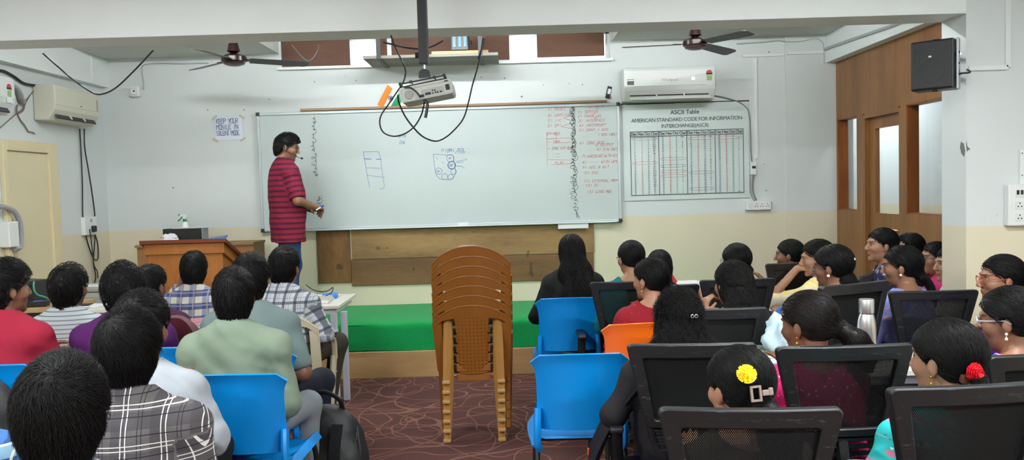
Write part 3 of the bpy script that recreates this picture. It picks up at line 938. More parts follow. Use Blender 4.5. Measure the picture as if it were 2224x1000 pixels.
# ------------------------------------------------------------------ projector on its pole
pc = at(925, 197, 4.35)
pj = thing('projector', 'pale grey projector hanging tilted from a black ceiling pole', 'projector', pc)
RT = Matrix.Rotation(R(-9.6), 3, 'Y')
def rot_mb(mb):
    mb.v = [tuple(RT @ Vector(v)) for v in mb.v]
    return mb
mb = MB(); mb.ring  # body: rounded case
out_ = rrect(-0.143, -0.04, 0.143, 0.04, 0.016)
mb.prism(out_, -0.0, 0.24); rot_mb(mb)
mb.build('case', mat('projector_case', (172, 174, 166), 0.45, var=0.02), pj, True, 35)
mb = MB(); mb.ring(rrect(-0.135, -0.034, 0.135, 0.032, 0.012), rrect(-0.130, -0.029, 0.130, 0.027, 0.009), -0.003, 0.0); rot_mb(mb); mb.build('rear_bezel', M_GREYP, pj)
mb = MB(); mb.lathe([(0.024, 0), (0.022, 0.003), (0, 0.003)], (-0.094, 0, -0.005), 24, 'Y'); mb.v = [(x, -abs(y) - 0.0008, z) for x, y, z in mb.v]; rot_mb(mb); mb.build('speaker_grille', mat('grille_grey', (140, 142, 138), 0.6), pj)
mb = MB(); mb.box((0.035, -0.001, -0.012), (0.12, 0.003, 0.04), None, 0.002); rot_mb(mb); mb.build('port_panel', mat('port_grey', (150, 152, 146), 0.5), pj)
mb = MB()
for x, z, w_, h_ in ((0.008, -0.018, 0.03, 0.012), (-0.025, -0.024, 0.022, 0.014), (0.078, -0.02, 0.012, 0.008), (0.06, -0.02, 0.008, 0.009)):
    mb.box((x, -0.003, z), (w_, 0.004, h_), None, 0.001)
for x, z in ((0.035, -0.006), (0.048, -0.007), (0.034, -0.02), (0.049, -0.019)):
    mb.lathe([(0.0045, 0), (0.0045, 0.004), (0, 0.004)], (x, -0.001, z), 10, 'Y'); 
mb.v = [(x, -abs(y), z) for x, y, z in mb.v]
rot_mb(mb); mb.build('socket', M_INK, pj)
mb = MB(); mb.box((0.117, -0.002, -0.003), (0.02, 0.006, 0.03), None, 0.002); rot_mb(mb); mb.build('power_inlet', M_INK, pj)
mb = MB(); mb.box((0.116, -0.002, 0.030), (0.02, 0.006, 0.006)); rot_mb(mb); mb.build('vent_slot', M_INK, pj)
fr = MB()
for x in (-0.13, 0.12):
    fr.tube([(x, 0.04, 0.038), (x - 0.004 if x < 0 else x - 0.012, 0.05, 0.066)], 0.007, 6)
fr.tube([(-0.134, 0.05, 0.068), (0.11, 0.05, 0.068)], 0.004, 6)
fr.tube([(-0.134, 0.17, 0.068), (0.11, 0.17, 0.068)], 0.004, 6)
for x in (-0.134, 0.11, -0.075, 0.055):
    fr.tube([(x, 0.05, 0.068), (x, 0.17, 0.068)], 0.004, 6)
    fr.lathe([(0.008, 0), (0.008, 0.014), (0, 0.014)], (x, 0.05, 0.062), 8)
rot_mb(fr); fr.build('bracket', M_DARK, pj)
pole_x, zp = at(921, 140, 4.45).x - pc.x, at(921, 140, 4.45).z - pc.z
mb = MB(); mb.box((pole_x, 0.1, (zp + ZC - pc.z) / 2), (0.052, 0.052, ZC - pc.z - zp), None, 0.004); mb.build('pole', M_BLACK, pj)
mb = MB(); mb.lathe([(0.016, 0), (0.016, 0.02), (0, 0.02)], (pole_x - 0.026, 0.1, zp + 0.05), 10, 'X', Matrix.Rotation(PI, 3, 'Z')); mb.lathe([(0.006, 0), (0.006, 0.01), (0, 0.01)], (pole_x, 0.073, zp + 0.025), 8, 'Y'); mb.build('clamp_screw', M_DARK, pj)
MB().tube([(pole_x, 0.1, zp), (pole_x + 0.003, 0.1, zp - 0.03)], 0.008, 8).build('ball_stud', M_STEEL, pj, True)
mb = MB(); mb.prism([(pole_x - 0.03, zp - 0.072), (pole_x + 0.034, zp - 0.066), (pole_x + 0.03, zp - 0.04), (pole_x + 0.012, zp - 0.028), (pole_x - 0.010, zp - 0.03), (pole_x - 0.026, zp - 0.042)], 0.07, 0.13); mb.build('swivel_head', M_BLACK, pj)
def pcable(pts, Y0, Y1):
    n = len(pts)
    return [at(u, v, Y0 + (Y1 - Y0) * i / (n - 1)) for i, (u, v) in enumerate(pts)]
cable('hanging_cable', pcable([(849, 77), (857, 100), (868, 122), (880, 150), (880, 165), (874, 182), (862, 200), (845, 225), (828, 250), (825, 270), (833, 288), (853, 296), (876, 292), (899, 276), (914, 252), (920, 232), (922, 217)], 4.72, 4.335), 0.0042, M_CABLE, 'thin black cable looping below the left side of the projector')
cable('hanging_cable', pcable([(878, 190), (890, 190), (903, 199), (913, 212)], 4.34, 4.333), 0.0045, M_CABLE, 'short thick black cable arched over the back of the projector')
cable('hanging_cable', pcable([(864, 207), (867, 225), (880, 253), (897, 276), (917, 296), (940, 306), (958, 304), (981, 288), (1006, 258), (1018, 220), (1026, 185), (1036, 150), (1045, 110), (1049, 84)], 4.36, 4.95), 0.0045, M_CABLE, 'long black cable sagging from the beam under the projector')
cable('hanging_cable', pcable([(921, 216), (928, 226), (927, 240), (924, 256)], 4.33, 4.325), 0.008, M_CABLE, 'thick black cable end dangling under the projector sockets')
cable('hanging_cable', pcable([(832, 92), (850, 96), (880, 103), (912, 106), (940, 100), (962, 88)], 5.15, 5.15), 0.006, M_CABLE, 'black cable pair slung behind the projector pole under the beam')
cable('hanging_cable', pcable([(1052, 84), (1050, 98), (1042, 118), (1037, 128)], 5.15, 5.15), 0.006, M_CABLE, 'short black cable hanging from the beam beside the right shelf strap')
cable('hanging_cable', pcable([(93, 116), (120, 140), (160, 174), (195, 198), (218, 205), (250, 192), (290, 155), (333, 109)], 5.12, 5.12), 0.0055, M_CABLE, 'black cable sagging under the beam at the upper left')
cable('hanging_cable', pcable([(634, 98), (650, 118), (666, 132), (680, 128), (690, 112), (694, 97)], 5.12, 5.12), 0.005, mat('grey_cable', (110, 104, 96), 0.5), 'short brown grey cable loop under the beam in front of the left window board')

# ------------------------------------------------------------------ loudspeaker on the pillar
sp0, sp1 = at(1981, 140, 4.72), at(2066, 140, 4.72)
zt, zb_ = at(2024, 87, 4.72).z, at(2024, 195, 4.72).z
ls = thing('loudspeaker', 'square black loudspeaker bracketed to the white pillar', 'loudspeaker', ((sp0.x + sp1.x) / 2, 4.72, zb_))
sw, sh = sp1.x - sp0.x, zt - zb_
MB().box((0, 0.075, sh / 2), (sw, 0.15, sh), None, 0.008).build('cabinet', M_BLACK, ls)
def grille_mat():
    t = NT('speaker_grille_cloth')
    n = t.new('ShaderNodeTexVoronoi'); n.inputs['Scale'].default_value = 260
    t.link(t.objco(), n.inputs['Vector'])
    t.base(t.mix(t.math('LESS_THAN', n.outputs['Distance'], 0.35), srgb((44, 46, 46)), srgb((30, 31, 32))))
    t.set(0.6)
    return t.m
MB().box((0, -0.004, sh / 2), (sw * 0.93, 0.012, sh * 0.94), None, 0.006).build('grille', grille_mat(), ls)
mb = MB(); mb.ring([(sw * 0.30 * math.cos(k * PI / 16), sh * 0.38 + sw * 0.30 * math.sin(k * PI / 16)) for k in range(32)], [(sw * 0.27 * math.cos(k * PI / 16), sh * 0.38 + sw * 0.27 * math.sin(k * PI / 16)) for k in range(32)], -0.0125, -0.009); mb.build('woofer_ring', mat('woofer_ring', (36, 37, 38), 0.5), ls)
for sx in (-1, 1):
    mb = MB(); mb.ring([(sx * sw * 0.33 + 0.018 * math.cos(k * PI / 10), sh * 0.8 + 0.018 * math.sin(k * PI / 10)) for k in range(20)], [(sx * sw * 0.33 + 0.012 * math.cos(k * PI / 10), sh * 0.8 + 0.012 * math.sin(k * PI / 10)) for k in range(20)], -0.012, -0.009); mb.build('tweeter_ring', mat('woofer_ring', (36, 37, 38), 0.5), ls)
MB().box((-sw * 0.03, -0.011, sh * 0.665), (0.016, 0.003, 0.01), None, 0.001).build('badge', M_WPLAS, ls)
LSR = Matrix.Rotation(R(-40), 3, 'Z')
ls.rotation_euler = (0, 0, R(-40))
def ls_loc(p):
    return LSR.inverted() @ (Vector(p) - ls.location)
brk = MB()
brk.box((sw / 2 + 0.012, 0.06, sh / 2), (0.012, 0.05, sh * 1.02), None, 0.002)
for z in (sh * 0.3, sh * 0.7):
    brk.tube([(sw / 2 + 0.012, 0.08, z), ls_loc((XP - 0.002, 4.93, ls.location.z + z))], 0.014, 6)
a_ = ls_loc((XP - 0.004, 4.93, ls.location.z + sh / 2))
brk.box(a_, (0.008, 0.06, sh * 0.7), LSR.inverted(), 0.002)
brk.build('wall_mount', M_STEEL, ls)
mb = MB()
for z in (0.28, 0.5, 0.72):
    mb.lathe([(0.006, 0), (0.006, 0.004), (0, 0.004)], (sw / 2 + 0.018, 0.045, sh * z), 8, 'X')
mb.build('bolt', M_INK, ls)
MB().lathe([(0.012, -0.012), (0.012, 0)], (sw * 0.05, 0.03, 0), 10).build('lower_pivot', M_DARK, ls)
MB().lathe([(0.02, 0), (0.02, 0.008), (0, 0.012)], (sw * 0.05, 0.05, sh), 12).build('upper_pivot', M_DARK, ls)
s0 = ls.location + LSR @ Vector((sw / 2 + 0.02, 0.07, sh * 0.3))
cable('speaker_cable', [s0, s0 + Vector((0.04, -0.03, 0.0)), Vector((XP + 0.0, BY0 - 0.012, at(2092, 152, BY0).z))], 0.005, M_CABLE, 'short black cable from the loudspeaker to the pillar conduit')

# ------------------------------------------------------------------ conduits, switch boards, camera
def conduit(label, pts, w_=0.025, m=M_WPLAS):
    mb = MB()
    for a, b in zip(pts[:-1], pts[1:]):
        a, b = Vector(a), Vector(b)
        c_ = (a + b) / 2
        d_ = b - a
        mb.box(c_, (max(abs(d_.x), w_), max(abs(d_.y), w_ * 0.6), max(abs(d_.z), w_)), None, 0.003)
    return tag(mb.build('conduit', m), label, 'conduit')
z1 = at(2140, 148, BY0).z
xr = at(2187, 100, BY0).x
conduit('white cable duct with an elbow on the pillar face beside the loudspeaker', [(XP + 0.01, BY0 - 0.009, z1), (xr, BY0 - 0.009, z1), (xr, BY0 - 0.009, ZC - 0.01)], 0.03)
xr2 = at(2217, 370, BY0).x
dt = thing('conduit', 'short white cable duct rising from the switch board on the pillar', 'conduit', (xr2, BY0 - 0.01, at(2217, 403, BY0).z))
MB().box((0, 0, 0.105), (0.028, 0.018, 0.21), None, 0.003).build('duct', M_WPLAS, dt)
mb = MB()
for z in (0.06, 0.19):
    mb.lathe([(0.004, 0), (0.004, 0.003), (0, 0.003)], (-0.003, -0.009, z), 8, 'Y')
mb.v = [(x, -abs(y), z) for x, y, z in mb.v]; mb.build('screw', M_INK, dt)
e0, e1 = at(2179, 403, BY0), at(2262, 488, BY0)
sb_ = thing('switch_board', 'large white switch board with three pin sockets on the pillar', 'switch board', (e0.x, BY0 - 0.002, e1.z))
ew, eh = e1.x - e0.x, e0.z - e1.z + 0.005
MB().box((ew / 2, -0.025, eh / 2), (ew, 0.05, eh), None, 0.006).build('cover', M_WPLAS, sb_)
for c_ in range(2):
    cx = 0.065 + c_ * 0.085
    for r_ in range(3):
        cz = eh * (0.78 - 0.29 * r_)
        MB().box((cx, -0.051, cz), (0.05, 0.004, 0.045), None, 0.002).build('socket_plate', mat('socket_white', (216, 219, 218), 0.4), sb_)
        mb = MB()
        if r_ == 0 and c_ == 0:
            for sx in (-0.012, 0.012):
                mb.box((cx + sx, -0.054, cz + 0.006), (0.014, 0.005, 0.026), None, 0.001)
            mb.build('rocker_switch', M_INK, sb_)
        else:
            for dx, dz_ in ((0, 0.013), (-0.010, -0.006), (0.010, -0.006)):
                mb.cyl((cx + dx, -0.0545, cz + dz_), (cx + dx, -0.052, cz + dz_), 0.004, 8)
            mb.build('pin_holes', M_INK, sb_)
a, b = at(1617, 437, YW), at(1672, 456, YW)
s2 = thing('socket_strip', 'white socket strip on the far wall at the poster corner', 'socket', (a.x, YW - 0.002, (a.z + b.z) / 2 - 0.045))
MB().box(((b.x - a.x) / 2, -0.02, 0.045), (b.x - a.x, 0.04, 0.09), None, 0.005).build('cover', M_WPLAS, s2)
for k in range(3):
    mb = MB(); cx = (b.x - a.x) * (0.42 + 0.22 * k)
    for dx, dz_ in ((0, 0.014), (-0.011, -0.008), (0.011, -0.008)):
        mb.cyl((cx + dx, -0.0425, 0.045 + dz_), (cx + dx, -0.039, 0.045 + dz_), 0.0045, 8)
    mb.build('pin_holes', M_INK, s2)
MB().box(((b.x - a.x) * 0.17, -0.041, 0.045), (0.03, 0.006, 0.05), None, 0.002).build('rocker_switch', mat('socket_white', (216, 219, 218), 0.4), s2)
iso = thing('isolator_box', 'small white isolator switch on the wall right of the poster', 'switch', at(1634, 366, YW - 0.002))
MB().box((0, -0.025, 0), (0.055, 0.05, 0.13), None, 0.006).build('case', M_WPLAS, iso)
MB().box((0, -0.052, 0.01), (0.035, 0.008, 0.025), None, 0.002).build('toggle', M_INK, iso)
cable('flexible_conduit', [at(u, v, YW - 0.02) for u, v in ((1633, 381), (1632, 400), (1634, 420), (1640, 436))], 0.018, M_GREYC, 'grey flexible conduit from the isolator switch down to the socket strip')
cable('hanging_cable', [at(u, v, YW - 0.012) for u, v in ((1552, 208), (1580, 214), (1608, 224), (1626, 243), (1630, 290), (1631, 330), (1633, 352))], 0.006, mat('grey_cord', (120, 124, 124), 0.5), 'thin grey cord from the white air conditioner down to the isolator switch')
conduit('upright white cable duct on the far wall right of the poster', [at(1640, 126, YW - 0.006), at(1643, 345, YW - 0.006)], 0.03)
conduit('level white cable duct on the far wall above the poster', [at(1612, 122, YW - 0.006), at(1702, 118, YW - 0.006)], 0.03)
conduit('level white cable duct at the right end of the far wall', [at(1708, 116, YW - 0.022), at(1788, 112, YW - 0.022)], 0.035)
cable('fan_wire', [at(u, v, YW - 0.012) for u, v in ((1600, 95), (1650, 92), (1690, 88), (1710, 91), (1740, 90), (1770, 84), (1786, 92), (1789, 108), (1790, 140))], 0.007, mat('grey_wire', (172, 178, 178), 0.5), 'pale wire running along the top of the far wall to the right corner')
cable('fan_wire', [at(u, v, YW - 0.012) for u, v in ((312, 195), (311, 175), (308, 155), (312, 142), (340, 138), (400, 138), (452, 137))], 0.006, mat('grey_wire', (172, 178, 178), 0.5), 'pale wire running from the security camera towards the left fan')
cc = thing('security_camera', 'small white security camera with a black lens high on the far wall', 'camera', at(297, 200, YW - 0.002))
MB().box((0, -0.03, 0), (0.10, 0.06, 0.10), None, 0.014).build('wall_mount', M_WPLAS, cc)
MB().lathe([(0.036, 0), (0.036, 0.012), (0.028, 0.02), (0.022, 0.014), (0, 0.014)], (0.004, -0.058, 0), 20, 'Y', Matrix.Rotation(PI, 3, 'X') @ Matrix.Rotation(0, 3, 'X')).build('lens_ring', M_WPLAS, cc, True)
mb = MB(); mb.lathe([(0.024, 0), (0.018, 0.008), (0, 0.012)], (0.004, 0, 0), 16, 'Y'); mb.v = [(x, -0.062 - abs(y), z) for x, y, z in mb.v]; mb.build('lens', M_INK, cc, True)
# left wall clutter
b0 = at_x(191, 491, XL + 0.01)
s3 = thing('socket_box', 'white socket box with a black plug on the left wall under the cream air conditioner', 'socket', (XL + 0.001, b0.y, b0.z))
MB().box((0.02, 0, 0), (0.04, 0.22, 0.17), None, 0.005).build('cover', M_WPLAS, s3)
MB().box((0.055, 0.02, -0.03), (0.035, 0.05, 0.06), None, 0.008).build('plug', M_INK, s3)
MB().box((0.042, 0.0, 0.05), (0.006, 0.03, 0.03)).build('rocker_switch', M_GREYC, s3)
def lw(pts, off=0.02):
    return [at_x(u, v, XL + off) for u, v in pts]
cable('hanging_cable', lw([(173, 280), (176, 330), (179, 400), (180, 470), (186, 510), (196, 545), (206, 565), (213, 560), (212, 530), (205, 505)]), 0.006, M_CABLE, 'left one of two black cables below the cream air conditioner')
cable('hanging_cable', lw([(183, 280), (184, 320), (192, 370), (200, 420), (206, 470), (206, 520), (203, 570), (208, 600), (203, 625)], 0.03), 0.006, M_CABLE, 'right one of two black cables below the cream air conditioner')
cable('hanging_cable', lw([(195, 498), (197, 515), (200, 540), (204, 575), (211, 590), (213, 605)], 0.05), 0.005, M_CABLE, 'short black cable from the plug in the left socket box')
cable('pipe_run', lw([(-5, 153), (10, 155), (30, 166), (50, 180), (70, 185), (100, 187)], 0.02), 0.011, M_CABLE, 'black insulated pipe running along the top of the left wall')
cable('flexible_conduit', lw([(8, 180), (20, 183), (33, 190), (42, 202), (47, 215), (52, 222)], 0.03), 0.022, M_GREYC, 'grey corrugated conduit bent beside the left white air conditioner')
cable('hanging_wire', lw([(-4, 282), (15, 265), (35, 248), (50, 235), (62, 212), (82, 186)], 0.012), 0.005, mat('brown_wire', (122, 112, 106), 0.6), 'brown wire crossing the left wall diagonally above the door')
cable('hanging_wire', lw([(38, 248), (45, 262), (52, 270), (58, 280), (62, 286), (70, 287), (76, 291)], 0.012), 0.005, mat('brown_wire', (122, 112, 106), 0.6), 'short loose wire end zigzagging above the cream door')
cable('hanging_wire', lw([(46, 200), (40, 212), (44, 224), (52, 228), (50, 240), (40, 246), (36, 238), (38, 228)], 0.02), 0.007, mat('brown_wire', (122, 112, 106), 0.6), 'tangled wire knot beside the grey conduit on the left wall')
jb = thing('junction_box', 'white junction box with a grey conduit hoop at the left edge of the wall', 'junction box', at_x(9, 510, XL + 0.002))
MB().box((0.04, 0, 0), (0.08, 0.13, 0.2), None, 0.008).build('case', M_WPLAS, jb)
MB().box((0.05, 0.068, 0.0), (0.05, 0.006, 0.1), None, 0.002).build('breaker', M_GREYC, jb)
MB().tube(smooth_path([(0.06, -0.3, 0.2), (0.06, -0.1, 0.22), (0.06, 0.06, 0.17), (0.06, 0.12, 0.05), (0.06, 0.1, -0.1), (0.06, 0.03, -0.115)]), 0.02, 8).build('conduit_hoop', M_GREYC, jb, True)
conduit('pale conduit drop on the white soffit at the upper left', [(-3.922, at_x(200, 140, -3.92).y, 2.70), (-3.922, at_x(200, 140, -3.92).y, 2.97)], 0.02)
cable('soffit_conduit', [at_x(u, v, 3.118) for u, v in ((1788, 108), (1850, 86), (1920, 62), (1958, 48))], 0.014, mat('grey_wire', (172, 178, 178), 0.5), 'pale conduit running along the soffit over the wooden partition')

for k, (pts, nm) in enumerate(((((2087, 308), (2093, 312), (2096, 328), (2094, 341), (2088, 334), (2085, 320)), 0), (((2099, 305), (2101, 318), (2108, 325), (2103, 326), (2100, 330), (2098.5, 318)), 1))):
    if k == 0:
        P3 = [at_x(u, v, XP - 0.001) for u, v in pts]
        mb = MB().prism([(p_.y, p_.z) for p_ in P3], XP - 0.0015, XP - 0.0005, 'X')
    else:
        P3 = [at(u, v, BY0 - 0.001) for u, v in pts]
        mb = MB().prism([(p_.x, p_.z) for p_ in P3], BY0 - 0.0015, BY0 - 0.0005, 'Y')
    mb.build('plaster_chip', mat('bare_plaster', (112, 114, 110), 0.9), bpy.data.objects['wall_pillar'])
rn = random.Random(11)
for u, v in ((451, 239), (530, 239), (585, 216), (683, 178), (773, 175), (846, 225), (376, 408), (1180, 185), (1236, 182), (1265, 184), (1096, 170), (1045, 168), (1133, 210), (1664, 414), (1660, 357), (1670, 113)):
    p_ = at(u, v, YW - 0.0012)
    mb = MB(); mb.box(p_, (rn.uniform(0.007, 0.018), 0.002, rn.uniform(0.006, 0.014)), Matrix.Rotation(rn.uniform(0, 3), 3, 'Y'))
    mb.build('plaster_chip', mat('bare_plaster', (112, 114, 110), 0.9), bpy.data.objects['wall_far'])
# ------------------------------------------------------------------ lectern and desk behind it
s_ = at(396, 521, 7.03)
lx0, lx1 = at(302, 523, 7.03).x, at(490, 519, 7.03).x
lt = thing('lectern', 'orange wood lectern with a sloping mahogany top standing on the dais', 'lectern', ((lx0 + lx1) / 2, 7.03, DZ + 0.002))
lw_, lh = lx1 - lx0, s_.z - DZ - 0.002
drop, dep = 0.15, 0.36
def wedge(x0, x1, y0, y1, z0, thk):
    """slab following the slope of the top"""
    f = lambda y: z0 - drop * (y / dep)
    vs = [(x, y, f(y) + dz) for x in (x0, x1) for y in (y0, y1) for dz in (-thk, 0)]
    return vs, [(0, 1, 3, 2), (4, 6, 7, 5), (0, 4, 5, 1), (2, 3, 7, 6), (0, 2, 6, 4), (1, 5, 7, 3)]
MB().add(*wedge(-lw_ / 2, lw_ / 2, 0, dep + 0.02, lh, 0.03)).build('top', M_PODTOP, lt)
MB().add(*wedge(-lw_ / 2 + 0.028, lw_ / 2 - 0.028, 0.03, dep, lh - 0.03, 0.085)).build('moulding', M_PODIUM, lt)
i0 = lw_ / 2 - 0.05
fz0, fz1 = lh - 0.115 - drop * 0.05 / dep, lh - 0.115 - drop
mb = MB(); mb.box((0, 0.06, (fz0 + 0.04) / 2), (2 * i0 - 0.041, 0.018, fz0 + 0.04)); mb.build('front_panel', M_PODIUM, lt)
for sx in (-1, 1):
    mb = MB(); mb.prism([(0.05, 0), (dep - 0.01, 0), (dep - 0.01, fz1 + 0.004), (0.05, fz0 + 0.03)], sx * i0 - (0.02 if sx > 0 else 0), sx * i0 + (0.02 if sx < 0 else 0), 'X'); mb.build('side_panel', M_PODIUM, lt)
n_ = at(552, 526, 7.45)
dx1 = n_.x
dt_z = n_.z
dk = thing('teacher_desk', 'small brown wooden desk behind the lectern on the dais', 'desk', (dx1 - 0.55, 7.45, DZ + 0.002))
H = dt_z - DZ - 0.002
M_DESKW = wood_material('brown_desk_wood', (120, 82, 46), (158, 114, 68), 'Z', 5.0, 0.5)
MB().box((0, 0.16, H - 0.012), (1.1, 0.36, 0.024), None, 0.004).build('desk_top', M_PLY, dk)
for sx in (-1, 1):
    MB().box((sx * 0.525, 0.17, (H - 0.024) / 2), (0.03, 0.33, H - 0.024)).build('side_panel', M_DESKW, dk)
MB().box((0, 0.01, (H - 0.024) / 2), (1.02, 0.015, H - 0.03)).build('front_panel', M_DESKW, dk)
mb = MB()
for z in (H * 0.42, H * 0.75):
    mb.ring(rrect(0.38, z - 0.09, 0.5, z + 0.09, 0.03), rrect(0.395, z - 0.075, 0.485, z + 0.075, 0.02), -0.006, 0.004)
mb.build('carved_frame', M_DESKW, dk)
zt_ = dt_z
b0, b1 = at(355, 507, 7.56), at(440, 507, 7.56)
bxo = thing('box', 'shallow black box on the desk behind the lectern', 'box', ((b0.x + b1.x) / 2, 7.56, zt_ + 0.001))
bw_, bh_ = b1.x - b0.x, at(400, 497, 7.56).z - zt_
MB().box((0, 0.06, bh_ / 2), (bw_, 0.15, bh_), None, 0.003).build('case', M_BLACK, bxo)
MB().box((bw_ / 2 + 0.0, 0.06, bh_ / 2), (0.006, 0.15, bh_ * 0.96), None, 0.001).build('grey_end', M_GREYC, bxo)
MB().box((0.05, 0.08, bh_ + 0.002), (bw_ * 0.9, 0.1, 0.004), None, 0.001).build('paper_sheet', M_PAPER, bxo)
bt = thing('spray_bottle', 'white spray bottle with a green trigger behind the black box', 'bottle', (at(402, 480, 7.74).x, 7.735, zt_ + 0.001))
zz = at(402, 481, 7.735).z - zt_
MB().lathe([(0.0, 0), (0.034, 0), (0.036, 0.01), (0.036, zz * 0.72), (0.025, zz * 0.9), (0.014, zz), (0.0, zz)], n=18).build('bottle_body', mat('translucent_white', (226, 230, 228), 0.3, var=0.02), bt, True)
MB().lathe([(0.018, zz - 0.005), (0.018, zz + 0.022), (0.0, zz + 0.022)], n=16).build('collar_ring', mat('green_plastic', (12, 122, 72), 0.4), bt, True)
mb = MB(); mb.prism([(-0.05, zz + 0.055), (-0.045, zz + 0.045), (-0.018, zz + 0.045), (-0.012, zz + 0.02), (0.013, zz + 0.02), (0.018, zz + 0.05), (0.01, zz + 0.063), (-0.03, zz + 0.066)], -0.012, 0.012); mb.build('spray_head', M_WPLAS, bt)
mb = MB(); mb.tube(smooth_path([(-0.022, 0, zz + 0.046), (-0.034, 0, zz + 0.03), (-0.052, 0, zz + 0.012), (-0.068, 0, zz + 0.004)]), 0.006, 6); mb.box((-0.052, 0, zz + 0.06), (0.014, 0.02, 0.016), None, 0.003); mb.build('trigger', mat('green_plastic', (12, 122, 72), 0.4), bt)
f0 = at(468, 512, 7.58)
o = MB().box((f0.x + 0.0, 7.58, zt_ + 0.025), (0.19, 0.15, 0.012), Matrix.Rotation(R(-9), 3, 'Y') @ Matrix.Rotation(R(14), 3, 'X'), 0.002).build('folder', mat('blue_folder', (66, 124, 206), 0.5))
tag(o, 'bright blue folder lying beside the black box on the desk', 'folder')
def crumple(name, label, cat, c, r, m, seed=3):
    bm = bmesh.new()
    bmesh.ops.create_icosphere(bm, subdivisions=4, radius=1)
    from mathutils import noise as mn
    for v in bm.verts:
        n = mn.noise(v.co * 1.7 + Vector((seed, 0, 0))) * 0.35 + abs(mn.noise(v.co * 4 + Vector((0, seed, 0)))) * 0.25
        v.co = Vector((v.co.x * r[0], v.co.y * r[1], max(v.co.z, -0.75) * r[2])) * (0.85 + n)
    zmin = min(v.co.z for v in bm.verts)
    for v in bm.verts:
        v.co.z -= zmin
    me = bpy.data.meshes.new(name); bm.to_mesh(me); bm.free()
    me.polygons.foreach_set('use_smooth', [True] * len(me.polygons))
    o = add(name, me, m)
    o.location = c
    return tag(o, label, cat)
c0 = at(366, 512, 7.5)
crumple('crumpled_bag', 'crumpled white plastic bag left of the black box behind the lectern', 'bag', (c0.x, 7.405, zt_ - 0.03), (0.1, 0.06, 0.052), mat('white_bag', (224, 226, 230), 0.35))
bpy.data.objects['crumpled_bag'].location = (c0.x, 7.53 - 0.03, zt_ + 0.001)

# ------------------------------------------------------------------ desks
def metal_table(name, label, x0, x1, y0, y1, z, rz=0.0, legs_y=None):
    cx, cy = (x0 + x1) / 2, (y0 + y1) / 2
    t = thing(name, label, 'table', (cx, cy, 0), rz)
    w_, d_ = x1 - x0, y1 - y0
    MB().box((0, 0, z - 0.0125), (w_, d_, 0.025), None, 0.003).build('table_top', M_TABLE, t)
    fr = MB()
    for sy in (-1, 1):
        fr.box((0, sy * (d_ / 2 - 0.05), z - 0.046), (w_ - 0.08, 0.035, 0.04))
    for sx in (-1, 1):
        fr.box((sx * (w_ / 2 - 0.05), 0, z - 0.046), (0.035, d_ - 0.08, 0.04))
    fr.build('apron_frame', M_WMETAL, t)
    for sx in (-1, 1):
        for sy in (-1, 1):
            y = sy * (d_ / 2 - 0.05)
            if legs_y is not None and sx == 1 and sy == 1:
                y = legs_y - cy
            MB().box((sx * (w_ / 2 - 0.05) + (0.055 if (legs_y is not None and sx == 1 and sy == 1) else 0), y, (z - 0.066) / 2), (0.045, 0.045, z - 0.066), None, 0.004).build('leg', M_WMETAL, t)
    return t
tp = at(736, 664, 5.98)
table1 = metal_table('white_table', 'white topped table on white metal legs beside the aisle at the left', tp.x - 1.15, tp.x, 5.97, 6.66, tp.z, 0, 6.12)
tz_ = tp.z
def book(label, u, v, Y, z, dims, m, rz=0.0, name='book', cat='book', pages=True):
    p_ = at(u, v, Y)
    t = thing(name, label, cat, (p_.x, Y, z + 0.001), R(rz))
    w_, d_, h_ = dims
    if pages and h_ > 0.012:
        MB().box((0, 0, h_ / 2), (w_ - 0.006, d_ - 0.006, h_ - 0.006)).build('pages', M_PAPER, t)
        for zz_ in (0.0015, h_ - 0.0015):
            MB().box((0, 0, zz_), (w_, d_, 0.003), None, 0.001).build('cover', m, t)
        MB().box((-w_ / 2 + 0.0015, 0, h_ / 2), (0.003, d_, h_), None, 0.001).build('spine', m, t)
    else:
        MB().box((0, 0, h_ / 2), (w_, d_, h_), None, 0.0015).build('sheets', m, t)
    return t
book('thick grey book on the white table beside the aisle', 690, 650, 6.2, tz_, (0.2, 0.25, 0.035), mat('grey_cover', (176, 168, 158), 0.6), 4)
book('flat white notebook on the white table beyond the grey book', 703, 640, 6.48, tz_, (0.24, 0.2, 0.01), M_PAPER, -8, 'notebook', 'notebook')
o = MB().box((at(716, 637, 6.4).x, 6.42, tz_ + 0.021), (0.12, 0.1, 0.038), Matrix.Rotation(R(15), 3, 'Z'), 0.012).build('pouch', mat('blue_pouch', (66, 134, 206), 0.6))
tag(o, 'small blue pouch on the white table', 'pouch')
cable('charger_cable', [at(664, 619, 6.35), at(680, 630, 6.35), at(697, 634, 6.3), at(712, 632, 6.3), at(723, 625, 6.3), at(720, 636, 6.25), at(708, 643, 6.2)], 0.004, M_CABLE, 'black cable looped over the books on the white table')
# desk of the second row on the left
z2 = 0.76
d2 = metal_table('student_desk', 'cream topped desk under loose papers behind the blue checked shirt', -2.3, -1.31, 4.99, 5.40, z2)
for k, (u, v, Y, rz, lab) in enumerate(((420, 700, 5.18, 8, 'open white notebook at the left on the desk behind the blue checked shirt'), (447, 703, 5.12, -12, 'stack of white sheets on the desk behind the blue checked shirt'))):
    book(lab, u, v, Y, z2, (0.24, 0.2, 0.022 if k else 0.03), mat('pink_cover', (176, 120, 128), 0.6), rz, 'notebook', 'notebook')
book('white papers on the right end of the desk beside the grey green shirt', 655, 702, 5.15, z2, (0.14, 0.2, 0.03), M_PAPER, 20, 'paper_pile', 'papers')
